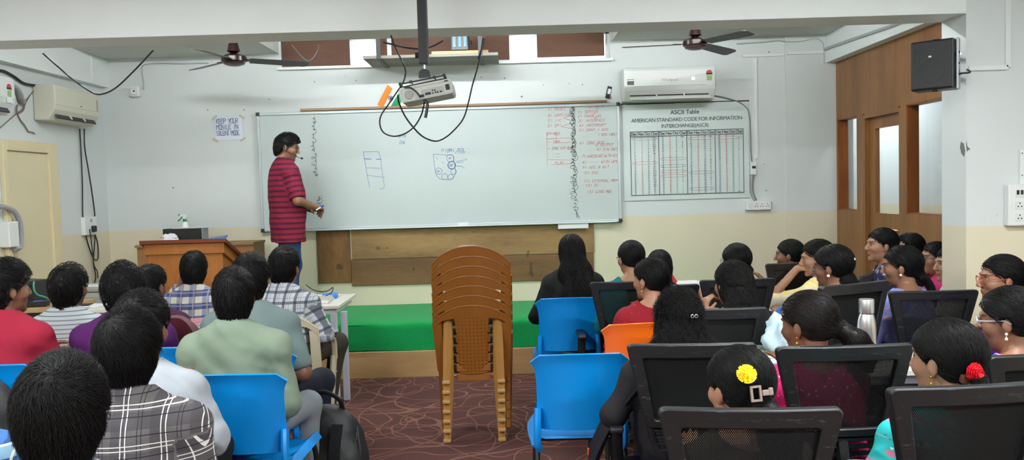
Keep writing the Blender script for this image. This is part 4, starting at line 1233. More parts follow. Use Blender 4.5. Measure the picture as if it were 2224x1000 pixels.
# laboratory tables along the left wall
z3 = 0.775
ltb = thing('lab_table', 'wooden topped laboratory table by the left wall under the black power supply', 'table', (-3.72, 6.4, 0))
M_LABT = wood_material('lab_table_top', (168, 140, 98), (196, 168, 124), 'Y', 5, 0.5)
MB().box((0, 0, z3 - 0.02), (0.5, 0.5, 0.04), None, 0.006).build('table_top', M_LABT, ltb)
MB().box((0, 0.01, z3 - 0.065), (0.47, 0.46, 0.05)).build('drawer_band', M_INK, ltb)
for sx in (-1, 1):
    for sy in (-1, 1):
        MB().box((sx * 0.21, sy * 0.2, (z3 - 0.09) / 2), (0.04, 0.04, z3 - 0.09)).build('leg', M_CREAMP, ltb)
MB().box((0, -0.19, 0.36), (0.38, 0.015, 0.62)).build('front_panel', M_CREAMP, ltb)
ptop = at(65, 609, 6.42)
ps_ = thing('power_supply', 'black bench power supply with side handles and a glowing red lamp', 'power supply', (at(66, 640, 6.42).x, 6.42, z3 + 0.001), R(-24))
ph = ptop.z - z3
MB().box((0, 0.0, ph / 2), (0.21, 0.20, ph), None, 0.006).build('case', M_BLACK, ps_)
MB().box((0.107, 0.0, ph / 2), (0.004, 0.18, ph * 0.9), None, 0.001).build('front_panel', mat('panel_black', (40, 42, 44), 0.5), ps_)
mb = MB(); mb.tube(smooth_path([(0.105, -0.07, ph * 0.15), (0.15, -0.07, ph * 0.18), (0.152, -0.07, ph * 0.5), (0.15, -0.07, ph * 0.8), (0.105, -0.07, ph * 0.86)]), 0.008, 8); mb.build('handle', M_INK, ps_, True)
mb = MB(); mb.tube(smooth_path([(0.03, -0.1, ph * 0.15), (0.03, -0.14, ph * 0.2), (0.03, -0.14, ph * 0.5), (0.03, -0.14, ph * 0.78), (0.03, -0.1, ph * 0.84)]), 0.008, 8); mb.build('handle', M_INK, ps_, True)
mb = MB()
for k in range(6):
    mb.box((-0.03, -0.101, ph * (0.2 + 0.11 * k)), (0.08, 0.003, 0.008))
mb.build('vent_slot', mat('slot_grey', (90, 94, 98), 0.5), ps_)
mb = MB(); mb.box((0.078, -0.103, ph * 0.45), (0.026, 0.01, 0.034), None, 0.004); mb.build('red_lamp', emit('red_lamp_glow', (255, 30, 60), 2.0), ps_)
o = thing('multimeter', 'flat black meter with a blue screen lying before the power supply', 'meter', (at(80, 657, 6.22).x, 6.22, z3 + 0.001), R(10))
MB().box((0, 0, 0.022), (0.16, 0.09, 0.044), None, 0.008).build('case', M_BLACK, o)
MB().box((0.02, -0.02, 0.0455), (0.07, 0.035, 0.003)).build('screen', mat('blue_screen', (88, 128, 220), 0.3), o)
cable('green_lead', [at_x(u, v, -3.55) for u, v in ((74, 612), (73, 622), (76, 634), (84, 642), (98, 646), (112, 655))], 0.006, mat('green_lead', (74, 176, 140), 0.5), 'green test lead drooping over the black power supply')
q = at(105, 652, 6.3)
crumple('crumpled_paper', 'crumpled white paper with wires beside the power supply', 'paper', (-3.545, 6.36, z3 + 0.001), (0.06, 0.08, 0.035), M_PAPER, 8)
z4 = 0.80
cab = thing('instrument_cabinet', 'cream instrument cabinet by the left wall near the far corner', 'cabinet', (-3.45, 7.15, 0))
MB().box((0, 0, z4 / 2), (0.72, 0.5, z4), None, 0.008).build('carcass', M_CREAMP, cab)
MB().box((0, -0.01, z4 + 0.02), (0.76, 0.54, 0.03), None, 0.004).build('cabinet_top', M_GREYP, cab)
MB().box((-0.02, -0.252, z4 - 0.12), (0.62, 0.01, 0.16), None, 0.002).build('drawer_front', M_GREYP, cab)
book('grey keyboard like tray on the cream instrument cabinet', 200, 640, 7.0, z4 + 0.036, (0.2, 0.1, 0.02), M_WPLAS, 4, 'tray', 'tray', False)
z5 = 0.77
wt = thing('white_desk', 'low white desk corner between the striped shirt and the purple shirt', 'desk', (-2.98, 6.22, 0))
MB().box((0, 0, z5 - 0.015), (0.56, 0.42, 0.03), None, 0.004).build('desk_top', M_TABLE, wt)
MB().box((0, -0.19, z5 - 0.2), (0.5, 0.012, 0.32)).build('blue_front_panel', mat('pale_blue_panel', (176, 198, 220), 0.5), wt)
for sx in (-1, 1):
    MB().box((sx * 0.25, 0, (z5 - 0.03) / 2), (0.03, 0.38, z5 - 0.03)).build('side_panel', M_TABLE, wt)
book('black notebook on the white desk corner', 180, 667, 6.14, z5, (0.12, 0.14, 0.02), M_INK, 12, 'notebook', 'notebook')
book('loose white sheet on the white desk corner', 205, 668, 6.2, z5, (0.15, 0.2, 0.006), M_PAPER, -10, 'paper_sheet', 'paper')
# desks among the right hand rows
dA = metal_table('student_desk', 'white desk holding the steel water bottle behind a black mesh chair', 1.16, 2.02, 3.40, 3.78, 0.76)
dB = metal_table('student_desk', 'white desk with white notebooks in the middle of the right hand rows', 1.28, 1.62, 4.55, 4.98, 0.76)
dC = metal_table('student_desk', 'small white desk under the yellow sleeve', 1.42, 1.84, 5.2, 5.62, 0.76)
dE = metal_table('student_desk', 'white desk piled with books between the curly haired woman and the magenta kurta', 0.92, 1.13, 3.28, 3.72, 0.76)
wd = thing('wooden_desk', 'orange wooden desk with a white top in front of the first row at the right', 'desk', (1.33, 6.42, 0))
MB().box((0, 0, 0.765), (0.8, 0.42, 0.03), None, 0.004).build('desk_top', M_TABLE, wd)
MB().box((0, -0.17, 0.6), (0.74, 0.016, 0.28)).build('front_panel', M_PODIUM, wd)
MB().box((0.1, -0.18, 0.6), (0.3, 0.02, 0.2), None, 0.004).build('drawer', M_PODIUM, wd)
for sx in (-1, 1):
    MB().box((sx * 0.37, 0, 0.375), (0.03, 0.38, 0.75)).build('side_panel', M_PODIUM, wd)
o = MB().box((at(1459, 608, 6.28).x, 6.28, 0.842), (0.05, 0.03, 0.085), Matrix.Rotation(R(-32), 3, 'Y'), 0.004).build('packet', mat('red_packet', (206, 44, 56), 0.5))
tag(o, 'small red and white packet standing on the orange wooden desk', 'packet')
book('white papers on the orange wooden desk', 1490, 612, 6.4, 0.78, (0.24, 0.2, 0.02), M_PAPER, 10, 'paper_pile', 'papers')
book('white notebook pile on the middle right desk', 1688, 714, 4.62, 0.76, (0.14, 0.2, 0.035), M_PAPER, 6, 'notebook', 'notebook')
book('dark pouch on the middle right desk', 1665, 694, 4.86, 0.76, (0.1, 0.12, 0.03), M_INK, 20, 'pouch', 'pouch', False)
idb = thing('badge', 'round blue and white badge on the middle right desk', 'badge', at(1706, 690, 4.58))
mb = MB(); mb.ring([(0.055 * math.cos(k * PI / 12), 0.055 * math.sin(k * PI / 12)) for k in range(24)], [(0.032 * math.cos(k * PI / 12), 0.032 * math.sin(k * PI / 12)) for k in range(24)], -0.01, 0.01); mb.build('blue_rim', mat('badge_blue', (62, 104, 186), 0.5), idb)
mb = MB(); mb.prism([(0.034 * math.cos(k * PI / 12), 0.034 * math.sin(k * PI / 12)) for k in range(24)], -0.004, 0.006); mb.build('white_centre', M_PAPER, idb)
MB().tube(smooth_path([(0.0, -0.012, 0.0), (0.03, -0.02, -0.01), (0.05, -0.02, -0.03), (0.04, -0.02, -0.06)]), 0.004, 6).build('black_string', M_CABLE, idb, True)
idb.location.z = 0.816
crumple('cloth_bag', 'pale blue cloth bag standing on the white desk left of the magenta kurta', 'bag', (at(1696, 740, 3.6).x + 0.02, 3.6, 0.761), (0.10, 0.1, 0.12), mat('pale_blue_cloth', (172, 194, 202), 0.85), 5)
book('cream notebook on the crowded white desk', 1663, 762, 3.6, 0.76, (0.16, 0.2, 0.05), mat('cream_cover', (206, 196, 166), 0.6), 6)
book('green and white magazine on top of the cream notebook', 1666, 748, 3.62, 0.812, (0.15, 0.17, 0.012), mat('green_cover', (134, 150, 136), 0.6), -14, 'magazine', 'magazine')
sp_ = book('spiral notebook in front of the cream notebook', 1664, 782, 3.42, 0.76, (0.15, 0.1, 0.03), mat('purple_cover', (150, 110, 168), 0.6), 4, 'notebook', 'notebook')
mb = MB()
for k in range(12):
    mb.tube([(-0.07 + k * 0.0125, -0.052 + 0.007 * math.sin(q), 0.02 + 0.014 * math.cos(q)) for q in [j * PI / 4 for j in range(9)]], 0.0016, 4)
mb.build('spiral_wire', M_INK, sp_)

# steel water bottle
bp = at(1882, 700, 3.46)
zb0 = 0.761
topz = at(1882, 650, 3.46).z
H = topz - zb0
sbt = thing('water_bottle', 'brushed steel water bottle with a wrist strap standing on the desk', 'bottle', (bp.x, 3.46, zb0))
r0 = 19.5 * 3.46 / FPX
def steel_mat():
    t = NT('brushed_steel')
    P = t.objco()
    t.base(t.mix(t.noise(t.mapv(P, (1, 1, 40)), 12, 3), srgb((188, 186, 182)), srgb((214, 212, 208))))
    t.set(0.32, 0.9)
    return t.m
MB().lathe([(0, 0), (r0 * 0.88, 0), (r0 * 0.95, 0.006), (r0 * 0.95, H * 0.3), (r0, H * 0.42), (r0, H * 0.58), (r0 * 0.93, H * 0.68), (r0 * 0.78, H * 0.775), (r0 * 0.72, H * 0.79), (r0 * 0.72, H * 0.80)], n=36).build('bottle_body', steel_mat(), sbt, True)
MB().lathe([(r0 * 0.68, H * 0.80), (r0 * 0.8, H * 0.802), (r0 * 0.82, H * 0.82), (r0 * 0.82, H * 0.985), (r0 * 0.77, H), (0, H)], n=36).build('screw_cap', steel_mat(), sbt, True)
MB().lathe([(r0 * 0.74, H * 0.79), (r0 * 0.74, H * 0.805)], n=30).build('seal_ring', M_INK, sbt)
mb = MB(); mb.tube(smooth_path([(-r0 * 0.7, -0.01, H * 0.8), (-r0 * 1.05, -0.015, H * 0.7), (-r0 * 1.2, -0.015, H * 0.45), (-r0 * 1.45, -0.02, H * 0.18), (-r0 * 1.25, -0.02, H * 0.12), (-r0 * 1.1, -0.015, H * 0.3), (-r0 * 1.08, -0.012, H * 0.5), (-r0 * 0.95, -0.012, H * 0.76)]), 0.0035, 6, flat=0.4); mb.build('wrist_strap', mat('grey_strap', (176, 182, 190), 0.6), sbt, True)

# ------------------------------------------------------------------ chairs
def mesh_fabric():
    t = NT('black_mesh')
    P = t.objco()
    s = t.sep(P)
    a = t.math('ADD', t.math('MULTIPLY', s[0], 1.0), t.math('MULTIPLY', s[2], 0.62))
    b = t.math('SUBTRACT', t.math('MULTIPLY', s[0], 1.0), t.math('MULTIPLY', s[2], 0.62))
    per = 0.0052
    h = t.math('MULTIPLY', t.math('GREATER_THAN', t.math('FRACT', t.math('DIVIDE', a, per)), 0.55), t.math('GREATER_THAN', t.math('FRACT', t.math('DIVIDE', b, per)), 0.55))
    t.base(srgb((22, 23, 24)))
    t.set(0.7, 0, 0.2)
    tr = t.new('ShaderNodeBsdfTransparent')
    mx = t.new('ShaderNodeMixShader')
    t.link(h, mx.inputs[0]); t.link(t.b.outputs[0], mx.inputs[1]); t.link(tr.outputs[0], mx.inputs[2])
    t.link(mx.outputs[0], t.out.inputs[0])
    return t.m
M_MESH = mesh_fabric()
def frame_mat():
    t = NT('scuffed_black_frame')
    P = t.objco()
    n = t.noise(t.mapv(P, (0.15, 1, 1)), 90, 4, 0.7)
    t.base(t.mix(t.math('MULTIPLY', t.math('GREATER_THAN', n, 0.63), 0.35), srgb((19, 20, 23)), srgb((80, 86, 94))))
    t.set(0.45, 0, 0.5)
    t.bump(n, 0.15, 0.002)
    return t.m
M_FRAME = frame_mat()
M_SEATC = mat('black_seat_cloth', (24, 24, 26), 0.9, bump=0.3, bscale=300)
def office_chair(label):
    """front towards +y, seat centre over the origin, back at y = -0.25, top 1.02"""
    t = thing('office_chair', label, 'chair', group='black mesh chairs in the right hand rows')
    TOP, BOT = 1.02, 0.70
    tilt = math.tan(R(7))
    def hw(z):
        return 0.165 + (0.235 - 0.165) * (z - BOT) / (TOP - BOT)
    def warp(v):
        z = v.z
        x = v.x / 0.235 * hw(z)
        return Vector((x, v.y - 0.25 + 0.35 * x * x - (z - 0.62) * tilt, z))
    o_, i_ = rrect(-0.235, BOT, 0.235, TOP, 0.022, 4), rrect(-0.185, BOT + 0.03, 0.185, TOP - 0.052, 0.012, 4)
    def dense(pl):
        out = []
        for k in range(len(pl)):
            a, b = pl[k], pl[(k + 1) % len(pl)]
            for j in range(3):
                out.append((a[0] + (b[0] - a[0]) * j / 3, a[1] + (b[1] - a[1]) * j / 3))
        return out
    mb = MB(); mb.ring(dense(o_), dense(i_), -0.018, 0.016, warp)
    fo = mb.build('back_frame', M_FRAME, t, True, 30)
    bv = fo.modifiers.new('Bevel', 'BEVEL'); bv.width = 0.005; bv.segments = 2; bv.limit_method = 'ANGLE'; bv.angle_limit = R(50)
    MB().sheet(lambda a, b: warp(Vector(((a - 0.5) * 0.376, 0.004, BOT + 0.025 + b * (TOP - BOT - 0.075)))), 12, 8, 0.0025).build('mesh_back', M_MESH, t, True)
    rb = MB()
    for k in range(4):
        z = BOT - 0.012 - k * 0.026
        pts = [warp(Vector((x, 0.0, z))) for x in (-0.21, -0.1, 0, 0.1, 0.21)]
        rb.tube(smooth_path(pts, 4), 0.0085, 6)
    for sx in (-1, 1):
        rb.tube([warp(Vector((sx * 0.213, 0, BOT + 0.03))), warp(Vector((sx * 0.213, 0, BOT - 0.05))), warp(Vector((sx * 0.2, 0, BOT - 0.1)))], 0.014, 8)
    rb.build('lumbar_bars', M_FRAME, t, True)
    mb = MB()
    mb.tube(smooth_path([(0, -0.245, BOT - 0.02), (0, -0.27, 0.58), (0, -0.24, 0.47), (0, -0.12, 0.42), (0, 0.0, 0.41)]), 0.022, 8, flat=1.6)
    mb.build('spine', M_BLACK, t, True)
    def seat(a, b):
        x, y = (a - 0.5) * 0.47, -0.22 + b * 0.46
        e = max(abs(a - 0.5) * 2, abs(b - 0.5) * 2)
        return (x * (1 - 0.03 * abs(b - 0.5) * 2), y, 0.433 - 0.02 * e ** 6 - 0.02 * max(0, b - 0.8) * 5)
    MB().sheet(seat, 14, 14, 0.045).build('seat', M_SEATC, t, True)
    for sx in (-1, 1):
        mb = MB()
        mb.tube(smooth_path([(sx * 0.16, -0.02, 0.43), (sx * 0.25, -0.02, 0.44), (sx * 0.268, -0.04, 0.53), (sx * 0.268, -0.05, 0.63)]), 0.018, 8, flat=1.5)
        ar = mb.build('armrest', M_BLACK, t, True)
        MB().box((sx * 0.268, 0.0, 0.645), (0.055, 0.25, 0.026), None, 0.011).build('arm_pad', M_BLACK, ar, True)
    MB().lathe([(0.026, 0.10), (0.026, 0.25), (0.018, 0.25), (0.018, 0.41)], n=14).build('gas_column', M_DARK, t, True)
    mb = MB()
    for k in range(5):
        q = R(72 * k + 18)
        mb.tube([(0, 0, 0.12), (0.16 * math.cos(q), 0.16 * math.sin(q), 0.10), (0.28 * math.cos(q), 0.28 * math.sin(q), 0.07)], [0.028, 0.022, 0.015], 8)
    mb.build('star_base', M_BLACK, t, True)
    for k in range(5):
        q = R(72 * k + 18)
        mb = MB(); mb.lathe([(0.0, -0.018), (0.027, -0.018), (0.029, -0.01), (0.029, 0.01), (0.027, 0.018), (0, 0.018)], (0.28 * math.cos(q), 0.28 * math.sin(q), 0.03), 14, 'X', Matrix.Rotation(q, 3, 'Z')); mb.build('caster', M_BLACK, t, True)
    return t
def plastic_chair(label, m, name='plastic_chair', group=None, legm=None):
    """moulded one-piece shell on a tube frame; front towards +y, back at y=-0.23, top 0.85"""
    t = thing(name, label, 'chair', group=group)
    Z0, Z1 = 0.50, 0.85
    def back(a, b):
        z = Z0 + b * (Z1 - Z0)
        hw = 0.19 + 0.004 * b + 0.026 * max(0, (b - 0.62) / 0.38) ** 2
        s = (a - 0.5) * 2
        x = s * hw
        # rounded top corners and a slightly domed top edge
        if b > 0.82:
            k = (b - 0.82) / 0.18
            z -= 0.030 * k * max(0, abs(s) - 0.82) / 0.18
        z += 0.012 * b * (1 - s * s)
        y = -0.23 + 0.055 * abs(s) ** 2.4 - 0.10 * (b ** 1.2) * 0.55 - 0.02 * max(0, b - 0.9) * 5 * (0.4 + 0.6 * (1 - s * s))
        return (x, y, z)
    MB().sheet(back, 22, 16, 0.009).build('backrest', m, t, True)
    def seat(a, b):
        s = (a - 0.5) * 2
        x = s * (0.205 - 0.01 * b)
        y = -0.215 + b * 0.43
        z = 0.445 - 0.012 * (1 - s * s) * (1 - (2 * b - 1) ** 2) + 0.012 * max(0, abs(s) - 0.8) * 5 - 0.03 * max(0, b - 0.82) * 5 + 0.02 * max(0, 0.15 - b) / 0.15
        return (x, y, z)
    MB().sheet(seat, 18, 18, 0.010).build('seat', m, t, True)
    for sx in (-1, 1):
        mb = MB()
        mb.tube(smooth_path([(sx * 0.19, -0.205, 0.60), (sx * 0.195, -0.228, 0.52), (sx * 0.196, -0.225, 0.45), (sx * 0.19, -0.2, 0.41)]), 0.017, 8, flat=1.4); mb.build('side_post', m, t, True)
        mb = MB()
        mb.sheet(lambda a, b: (sx * (0.2 + 0.018 * math.sin(a * PI) + (b - 0.5) * 0.03), -0.2 + a * 0.42, 0.45 + 0.025 * math.sin(a * PI * 0.9) - 0.04 * abs(b - 0.2)), 10, 4, 0.012)
        mb.build('side_flange', m, t, True)
    lm = legm or M_DARK
    for sx in (-1, 1):
        for fy, p_ in ((1, [(sx * 0.185, 0.14, 0.43), (sx * 0.195, 0.19, 0.36), (sx * 0.205, 0.22, 0.03)]), (-1, [(sx * 0.185, -0.12, 0.43), (sx * 0.198, -0.2, 0.38), (sx * 0.205, -0.27, 0.03)])):
            lg = MB().tube(smooth_path(p_, 6), 0.0125, 10).build('leg', lm, t, True)
            e = Vector(p_[-1])
            MB().lathe([(0.0, 0), (0.016, 0), (0.017, 0.04), (0.013, 0.045)], (e.x, e.y, 0), 10).build('foot_cap', m, lg, True)
    MB().tube(smooth_path([(-0.19, -0.1, 0.425), (0, -0.1, 0.425), (0.19, -0.1, 0.425)]), 0.012, 8).build('seat_rail', lm, t, True)
    return t
def place(t, u, v, Y, rz, yb, ztop, fix=None):
    """stand a chair so that the middle of its back's top edge is at depth Y under pixel column u"""
    Y -= 0.035
    P = at(u, v, Y)
    a = R(rz)
    t.rotation_euler = (0, 0, a)
    t.location = (P.x - math.sin(a) * yb, P.y + math.cos(a) * yb, 0)
    s = max(0.93, min(1.08, P.z / ztop))
    t.scale = (1, 1, s)
    return t
OC = [  # u, v(top), Y(back), rz, label
    (1364, 612, 4.9, 0, 'black mesh chair behind the teal top, in front of the red kurta'),
    (1503, 748, 2.9, -5, 'black mesh chair of the curly haired woman with the black shawl'),
    (1560, 671, 3.75, -3, 'black mesh chair holding the woman who props up her fist'),
    (1604, 607, 4.9, 0, 'black mesh chair behind the woman facing the empty cream wall'),
    (1735, 571, 5.62, 6, 'black mesh chair of the front girl with hair tied in a low bun'),
    (1862, 616, 4.06, 24, 'black mesh chair turned left, behind the woman with white hair pins'),
    (2030, 632, 4.28, -3, 'black mesh chair of the woman in lilac, before the pillar'),
    (1886, 596, 5.2, 55, 'black mesh chair half hidden below the navy top woman'),
    (1838, 752, 2.72, 0, 'black mesh chair of the woman in the magenta kurta'),
    (1630, 889, 2.06, -6, 'black mesh chair of the woman with the yellow flower, nearest of all'),
    (2118, 838, 2.15, 4, 'black mesh chair of the woman with the red rose, bottom right'),
    (2290, 768, 2.62, 8, 'black mesh chair cut by the right edge, behind the blue floral dress'),
    (2290, 596, 3.9, 62, 'black mesh chair of the woman in purple with orange glasses'),
    (1440, 620, 5.05, 0, 'black mesh chair just right of the teal top, behind sleek hair'),
]
oc0 = None
for (u, v, Y, rz, lab) in OC:
    if oc0 is None:
        oc0 = office_chair(lab); c_ = oc0
    else:
        c_ = copy_tree(oc0); c_['label'] = lab
    place(c_, u, v, Y, rz, 0.30, 1.02)
M_BLUEP = mat('blue_chair_plastic', (2, 128, 204), 0.32, var=0.03)
M_ORANGEP = mat('orange_chair_plastic', (238, 104, 20), 0.35, var=0.03)
M_REDP = mat('orange_red_chair_plastic', (214, 70, 34), 0.35, var=0.03)
BC = [(1235, 648, 5.25, 0, 'blue plastic chair of the long haired woman in black near the dais'), (1261, 771, 3.52, 0, 'empty blue plastic chair standing in the aisle beside the stacked brown chairs'),
      (497, 816, 3.32, -3, 'blue plastic chair behind the pale green shirt'), (534, 765, 3.8, -4, 'blue plastic chair of the man in the grey green tee'), (311, 758, 3.82, 0, 'blue plastic chair behind the purple shirt'),
      (-52, 796, 3.5, 0, 'blue plastic chair at the left edge behind the crimson shirt')]
pc0 = None
for (u, v, Y, rz, lab) in BC:
    if pc0 is None:
        pc0 = plastic_chair(lab, M_BLUEP, group='blue plastic chairs'); c_ = pc0
    else:
        c_ = copy_tree(pc0); c_['label'] = lab
    place(c_, u, v, Y, rz, 0.305, 0.862)
place(plastic_chair('orange plastic chair of the woman in the red kurta', M_ORANGEP), 1401, 703, 4.22, 6, 0.305, 0.862)
place(plastic_chair('orange red plastic chair behind the boy in the striped tee', M_REDP), 150, 768, 4.28, 0, 0.305, 0.862)
# maroon padded chair
mc = thing('padded_chair', 'maroon padded chair behind the desk with papers at the left', 'chair')
M_MAR = mat('maroon_rexine', (92, 38, 46), 0.5, var=0.05)
def mback(a, b):
    s = (a - 0.5) * 2
    z = 0.52 + b * 0.38
    if b > 0.6:
        k = (b - 0.6) / 0.4
        z -= 0.10 * k * max(0, abs(s) - 0.55) ** 2 / 0.2
    return (s * 0.23 * (1 - 0.08 * (1 - b)), -0.23 + 0.04 * s * s - 0.07 * b, z)
MB().sheet(mback, 18, 14, 0.05).build('backrest', M_MAR, mc, True)
MB().sheet(lambda a, b: ((a - 0.5) * 0.46, -0.21 + b * 0.43, 0.44 - 0.02 * max(0, b - 0.8) * 5), 10, 10, 0.05).build('seat', M_MAR, mc, True)
for sx in (-1, 1):
    for p_ in ([(sx * 0.2, 0.17, 0.42), (sx * 0.21, 0.2, 0.0)], [(sx * 0.2, -0.24, 0.62), (sx * 0.2, -0.2, 0.4), (sx * 0.21, -0.25, 0.0)]):
        MB().tube(p_, 0.012, 8).build('leg', M_DARK, mc, True)
place(mc, 334, 690, 4.6, 0, 0.30, 0.90)

# brown moulded chairs, seven in a stack; also one cream one
def brown_plastic(name, a, b):
    t = NT(name)
    P = t.objco()
    t.base(t.mix(t.noise(t.mapv(P, (1, 1, 0.4)), 7, 4), srgb(a), srgb(b)))
    t.set(0.38, 0, 0.5)
    return t.m
M_BRN = brown_plastic('brown_moulded_plastic', (116, 66, 18), (140, 86, 32))
def dotted(m0, name):
    t = NT(name)
    s = t.sep(t.objco())
    def fr(v, p_):
        return t.math('SUBTRACT', t.math('FRACT', t.math('DIVIDE', v, p_)), 0.5)
    ax, az = fr(s[0], 0.024), fr(s[2], 0.024)
    d_ = t.math('ADD', t.math('MULTIPLY', ax, ax), t.math('MULTIPLY', az, az))
    hole = t.math('LESS_THAN', d_, 0.02)
    t.base(t.mix(hole, m0, srgb((60, 32, 8))))
    t.set(0.38)
    return t.m
def tan_feet():
    return mat('worn_tan_plastic', (164, 128, 78), 0.5, var=0.1, scale=30)
M_TANW = mat('pale_arm_tips', (196, 176, 150), 0.5, var=0.08, scale=30)  # rear leg knuckles, paler than the chair plastic
def monobloc(label, m, m_dot, group=None, worn_lit=True, name='moulded_chair'):
    """front towards +y; back top at 0.86; rear feet towards the viewer at -y"""
    t = thing(name, label, 'chair', group=group)
    def yb(z):
        return -0.20 - (z - 0.44) * 0.22
    def W(z):
        if z > 0.70:
            k = min(1.0, (z - 0.70) / 0.16)
            return 0.245 * math.sqrt(max(0.0, 1 - k ** 2.6)) if k < 1 else 0.0
        return 0.245 - 0.012 * (0.70 - z) / 0.26
    bk = MB()
    n = 20
    # top cap of the back between the arch and the openings
    def cap(a, b):
        s = (a - 0.5) * 2
        zt = 0.86 - 0.115 * abs(s) ** 2.3
        zl = 0.78 - 0.05 * max(0, abs(s) - 0.4) - 0.32 * max(0, abs(s) - 0.72) ** 1.5
        z = zl + (zt - zl) * b
        return (s * 0.245, yb(z) + 0.05 * s * s, z)
    bk.sheet(cap, 32, 8, 0.016)
    for sx in (-1, 1):
        def side(a, b):
            z = 0.38 + b * 0.355
            wo = 0.245 - 0.02 * ((0.735 - z) / 0.355)
            wi = wo - 0.05
            x = wi + (wo - wi) * a
            return (sx * x, yb(z) + 0.05 * (x / 0.245) ** 2, z)
        bk.sheet(side, 5, 16, 0.010)
    # raised rim along the arch
    rim = [(math.cos(q), q) for q in [0]]
    pts = []
    for k in range(41):
        s = -1 + 2 * k / 40
        z = 0.86 - 0.115 * abs(s) ** 2.3
        pts.append((s * 0.247, yb(z) + 0.05 * s * s - 0.004, z))
    for sx, seq in ((-1, 0), (1, -1)):
        low = [(sx * (0.247 - 0.02 * ((0.735 - z) / 0.335)), yb(z) + 0.048, z) for z in (0.42, 0.5, 0.58, 0.66)]
        pts = (low + pts) if seq == 0 else (pts + low[::-1])
    bk.tube(pts, 0.007, 6)
    bk.build('backrest', m, t, True, 50)
    def splat(a, b):
        s = (a - 0.5) * 2
        z = 0.395 + b * 0.40
        hw = 0.09 + 0.004 * (1 - b) + 0.022 * max(0, b - 0.55) ** 1.5 * 3.3
        return (s * hw, yb(z) - 0.004 + 0.012 * s * s, z)
    sp = MB().sheet(splat, 12, 14, 0.009).build('splat', m_dot, t, True)
    MB().tube(smooth_path([(-0.088, yb(0.42) - 0.012, 0.418), (0, yb(0.42) - 0.016, 0.412), (0.088, yb(0.42) - 0.012, 0.418)]), 0.005, 6).build('splat_rim', m, sp, True)
    def seat(a, b):
        s = (a - 0.5) * 2
        return (s * (0.20 + 0.02 * b), -0.20 + 0.34 * b, 0.405 + 0.012 * s * s - 0.025 * max(0, b - 0.85) * 6)
    MB().sheet(seat, 12, 12, 0.008).build('seat', m, t, True)
    MB().box((0, -0.197, 0.385), (0.22, 0.014, 0.05), None, 0.004).build('seat_skirt', m, t)
    for sx in (-1, 1):
        mb = MB()
        mb.tube(smooth_path([(sx * 0.23, -0.2, 0.66), (sx * 0.236, -0.12, 0.65), (sx * 0.238, -0.02, 0.645), (sx * 0.238, 0.05, 0.62), (sx * 0.234, 0.07, 0.5)]), 0.02, 8, flat=0.6)
        mb.build('armrest', m, t, True)
        mb = MB(); mb.tube([(sx * 0.232, 0.06, 0.52), (sx * 0.224, 0.03, 0.3), (sx * 0.212, -0.02, 0.0)], [0.022, 0.02, 0.018], 8, flat=1.2); mb.build('leg', m, t, True)
        # rear leg: open channel, caught light painted in as paler brown, with a foot pad
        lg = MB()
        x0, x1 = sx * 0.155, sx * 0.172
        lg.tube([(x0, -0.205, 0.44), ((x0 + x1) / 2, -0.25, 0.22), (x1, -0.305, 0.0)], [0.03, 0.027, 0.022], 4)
        l_ = lg.build('leg', mat('lit_brown_leg', (166, 120, 62), 0.45, var=0.08, scale=9) if worn_lit else m, t)
        mb = MB(); mb.box((x1, -0.318, 0.012), (0.052, 0.03, 0.024), None, 0.008); mb.build('foot', tan_feet() if worn_lit else m, l_, True)
        mb = MB(); mb.box((x0, -0.232, 0.43), (0.045, 0.02, 0.028), Matrix.Rotation(R(sx * 20), 3, 'Y'), 0.006); mb.build('leg_knuckle', M_TANW if worn_lit else m, l_, True)
    return t
M_BRND = dotted(srgb((128, 76, 24)), 'perforated_brown_plastic')
st_c = at(1026, 700, 5.05)
SX = at(1031, 960, 4.98).x
nth = ['lowest', 'second from the floor', 'third from the floor', 'middle, fourth', 'fifth from the floor', 'sixth from the floor', 'topmost, its whole arched back showing']
mono0 = None
STEP = 0.062
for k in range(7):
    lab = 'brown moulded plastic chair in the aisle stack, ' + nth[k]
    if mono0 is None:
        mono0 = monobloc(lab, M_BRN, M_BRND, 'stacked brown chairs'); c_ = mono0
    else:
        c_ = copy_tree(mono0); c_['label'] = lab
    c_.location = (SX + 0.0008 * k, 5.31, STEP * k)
for c_ in [o for o in bpy.data.objects if o.name.startswith('moulded_chair')]:
    if c_.location.z < STEP * 5.5:
        for l_ in list(c_.children):
            for q in list(l_.children):
                if q.name.startswith('leg_knuckle'):
                    bpy.data.objects.remove(q)
M_CRM = brown_plastic('cream_moulded_plastic', (190, 180, 150), (206, 196, 168))
c_ = monobloc('cream moulded plastic chair of the man in the black and white plaid shirt', M_CRM, dotted(srgb((198, 188, 160)), 'perforated_cream_plastic'), None, False)
P_ = at(616, 690, 4.98)
c_.location = (P_.x, 5.24, 0); c_.rotation_euler = (0, 0, R(-9))
# ------------------------------------------------------------------ figures: distance fields meshed with surface nets
f4 = np.float32
def rotm(yaw=0.0, pitch=0.0, roll=0.0):
    """yaw about z (left positive), pitch forward/down positive, roll to the right positive; degrees"""
    return np.array(Matrix.Rotation(R(yaw), 3, 'Z') @ Matrix.Rotation(R(-pitch), 3, 'X') @ Matrix.Rotation(R(roll), 3, 'Y'), float)

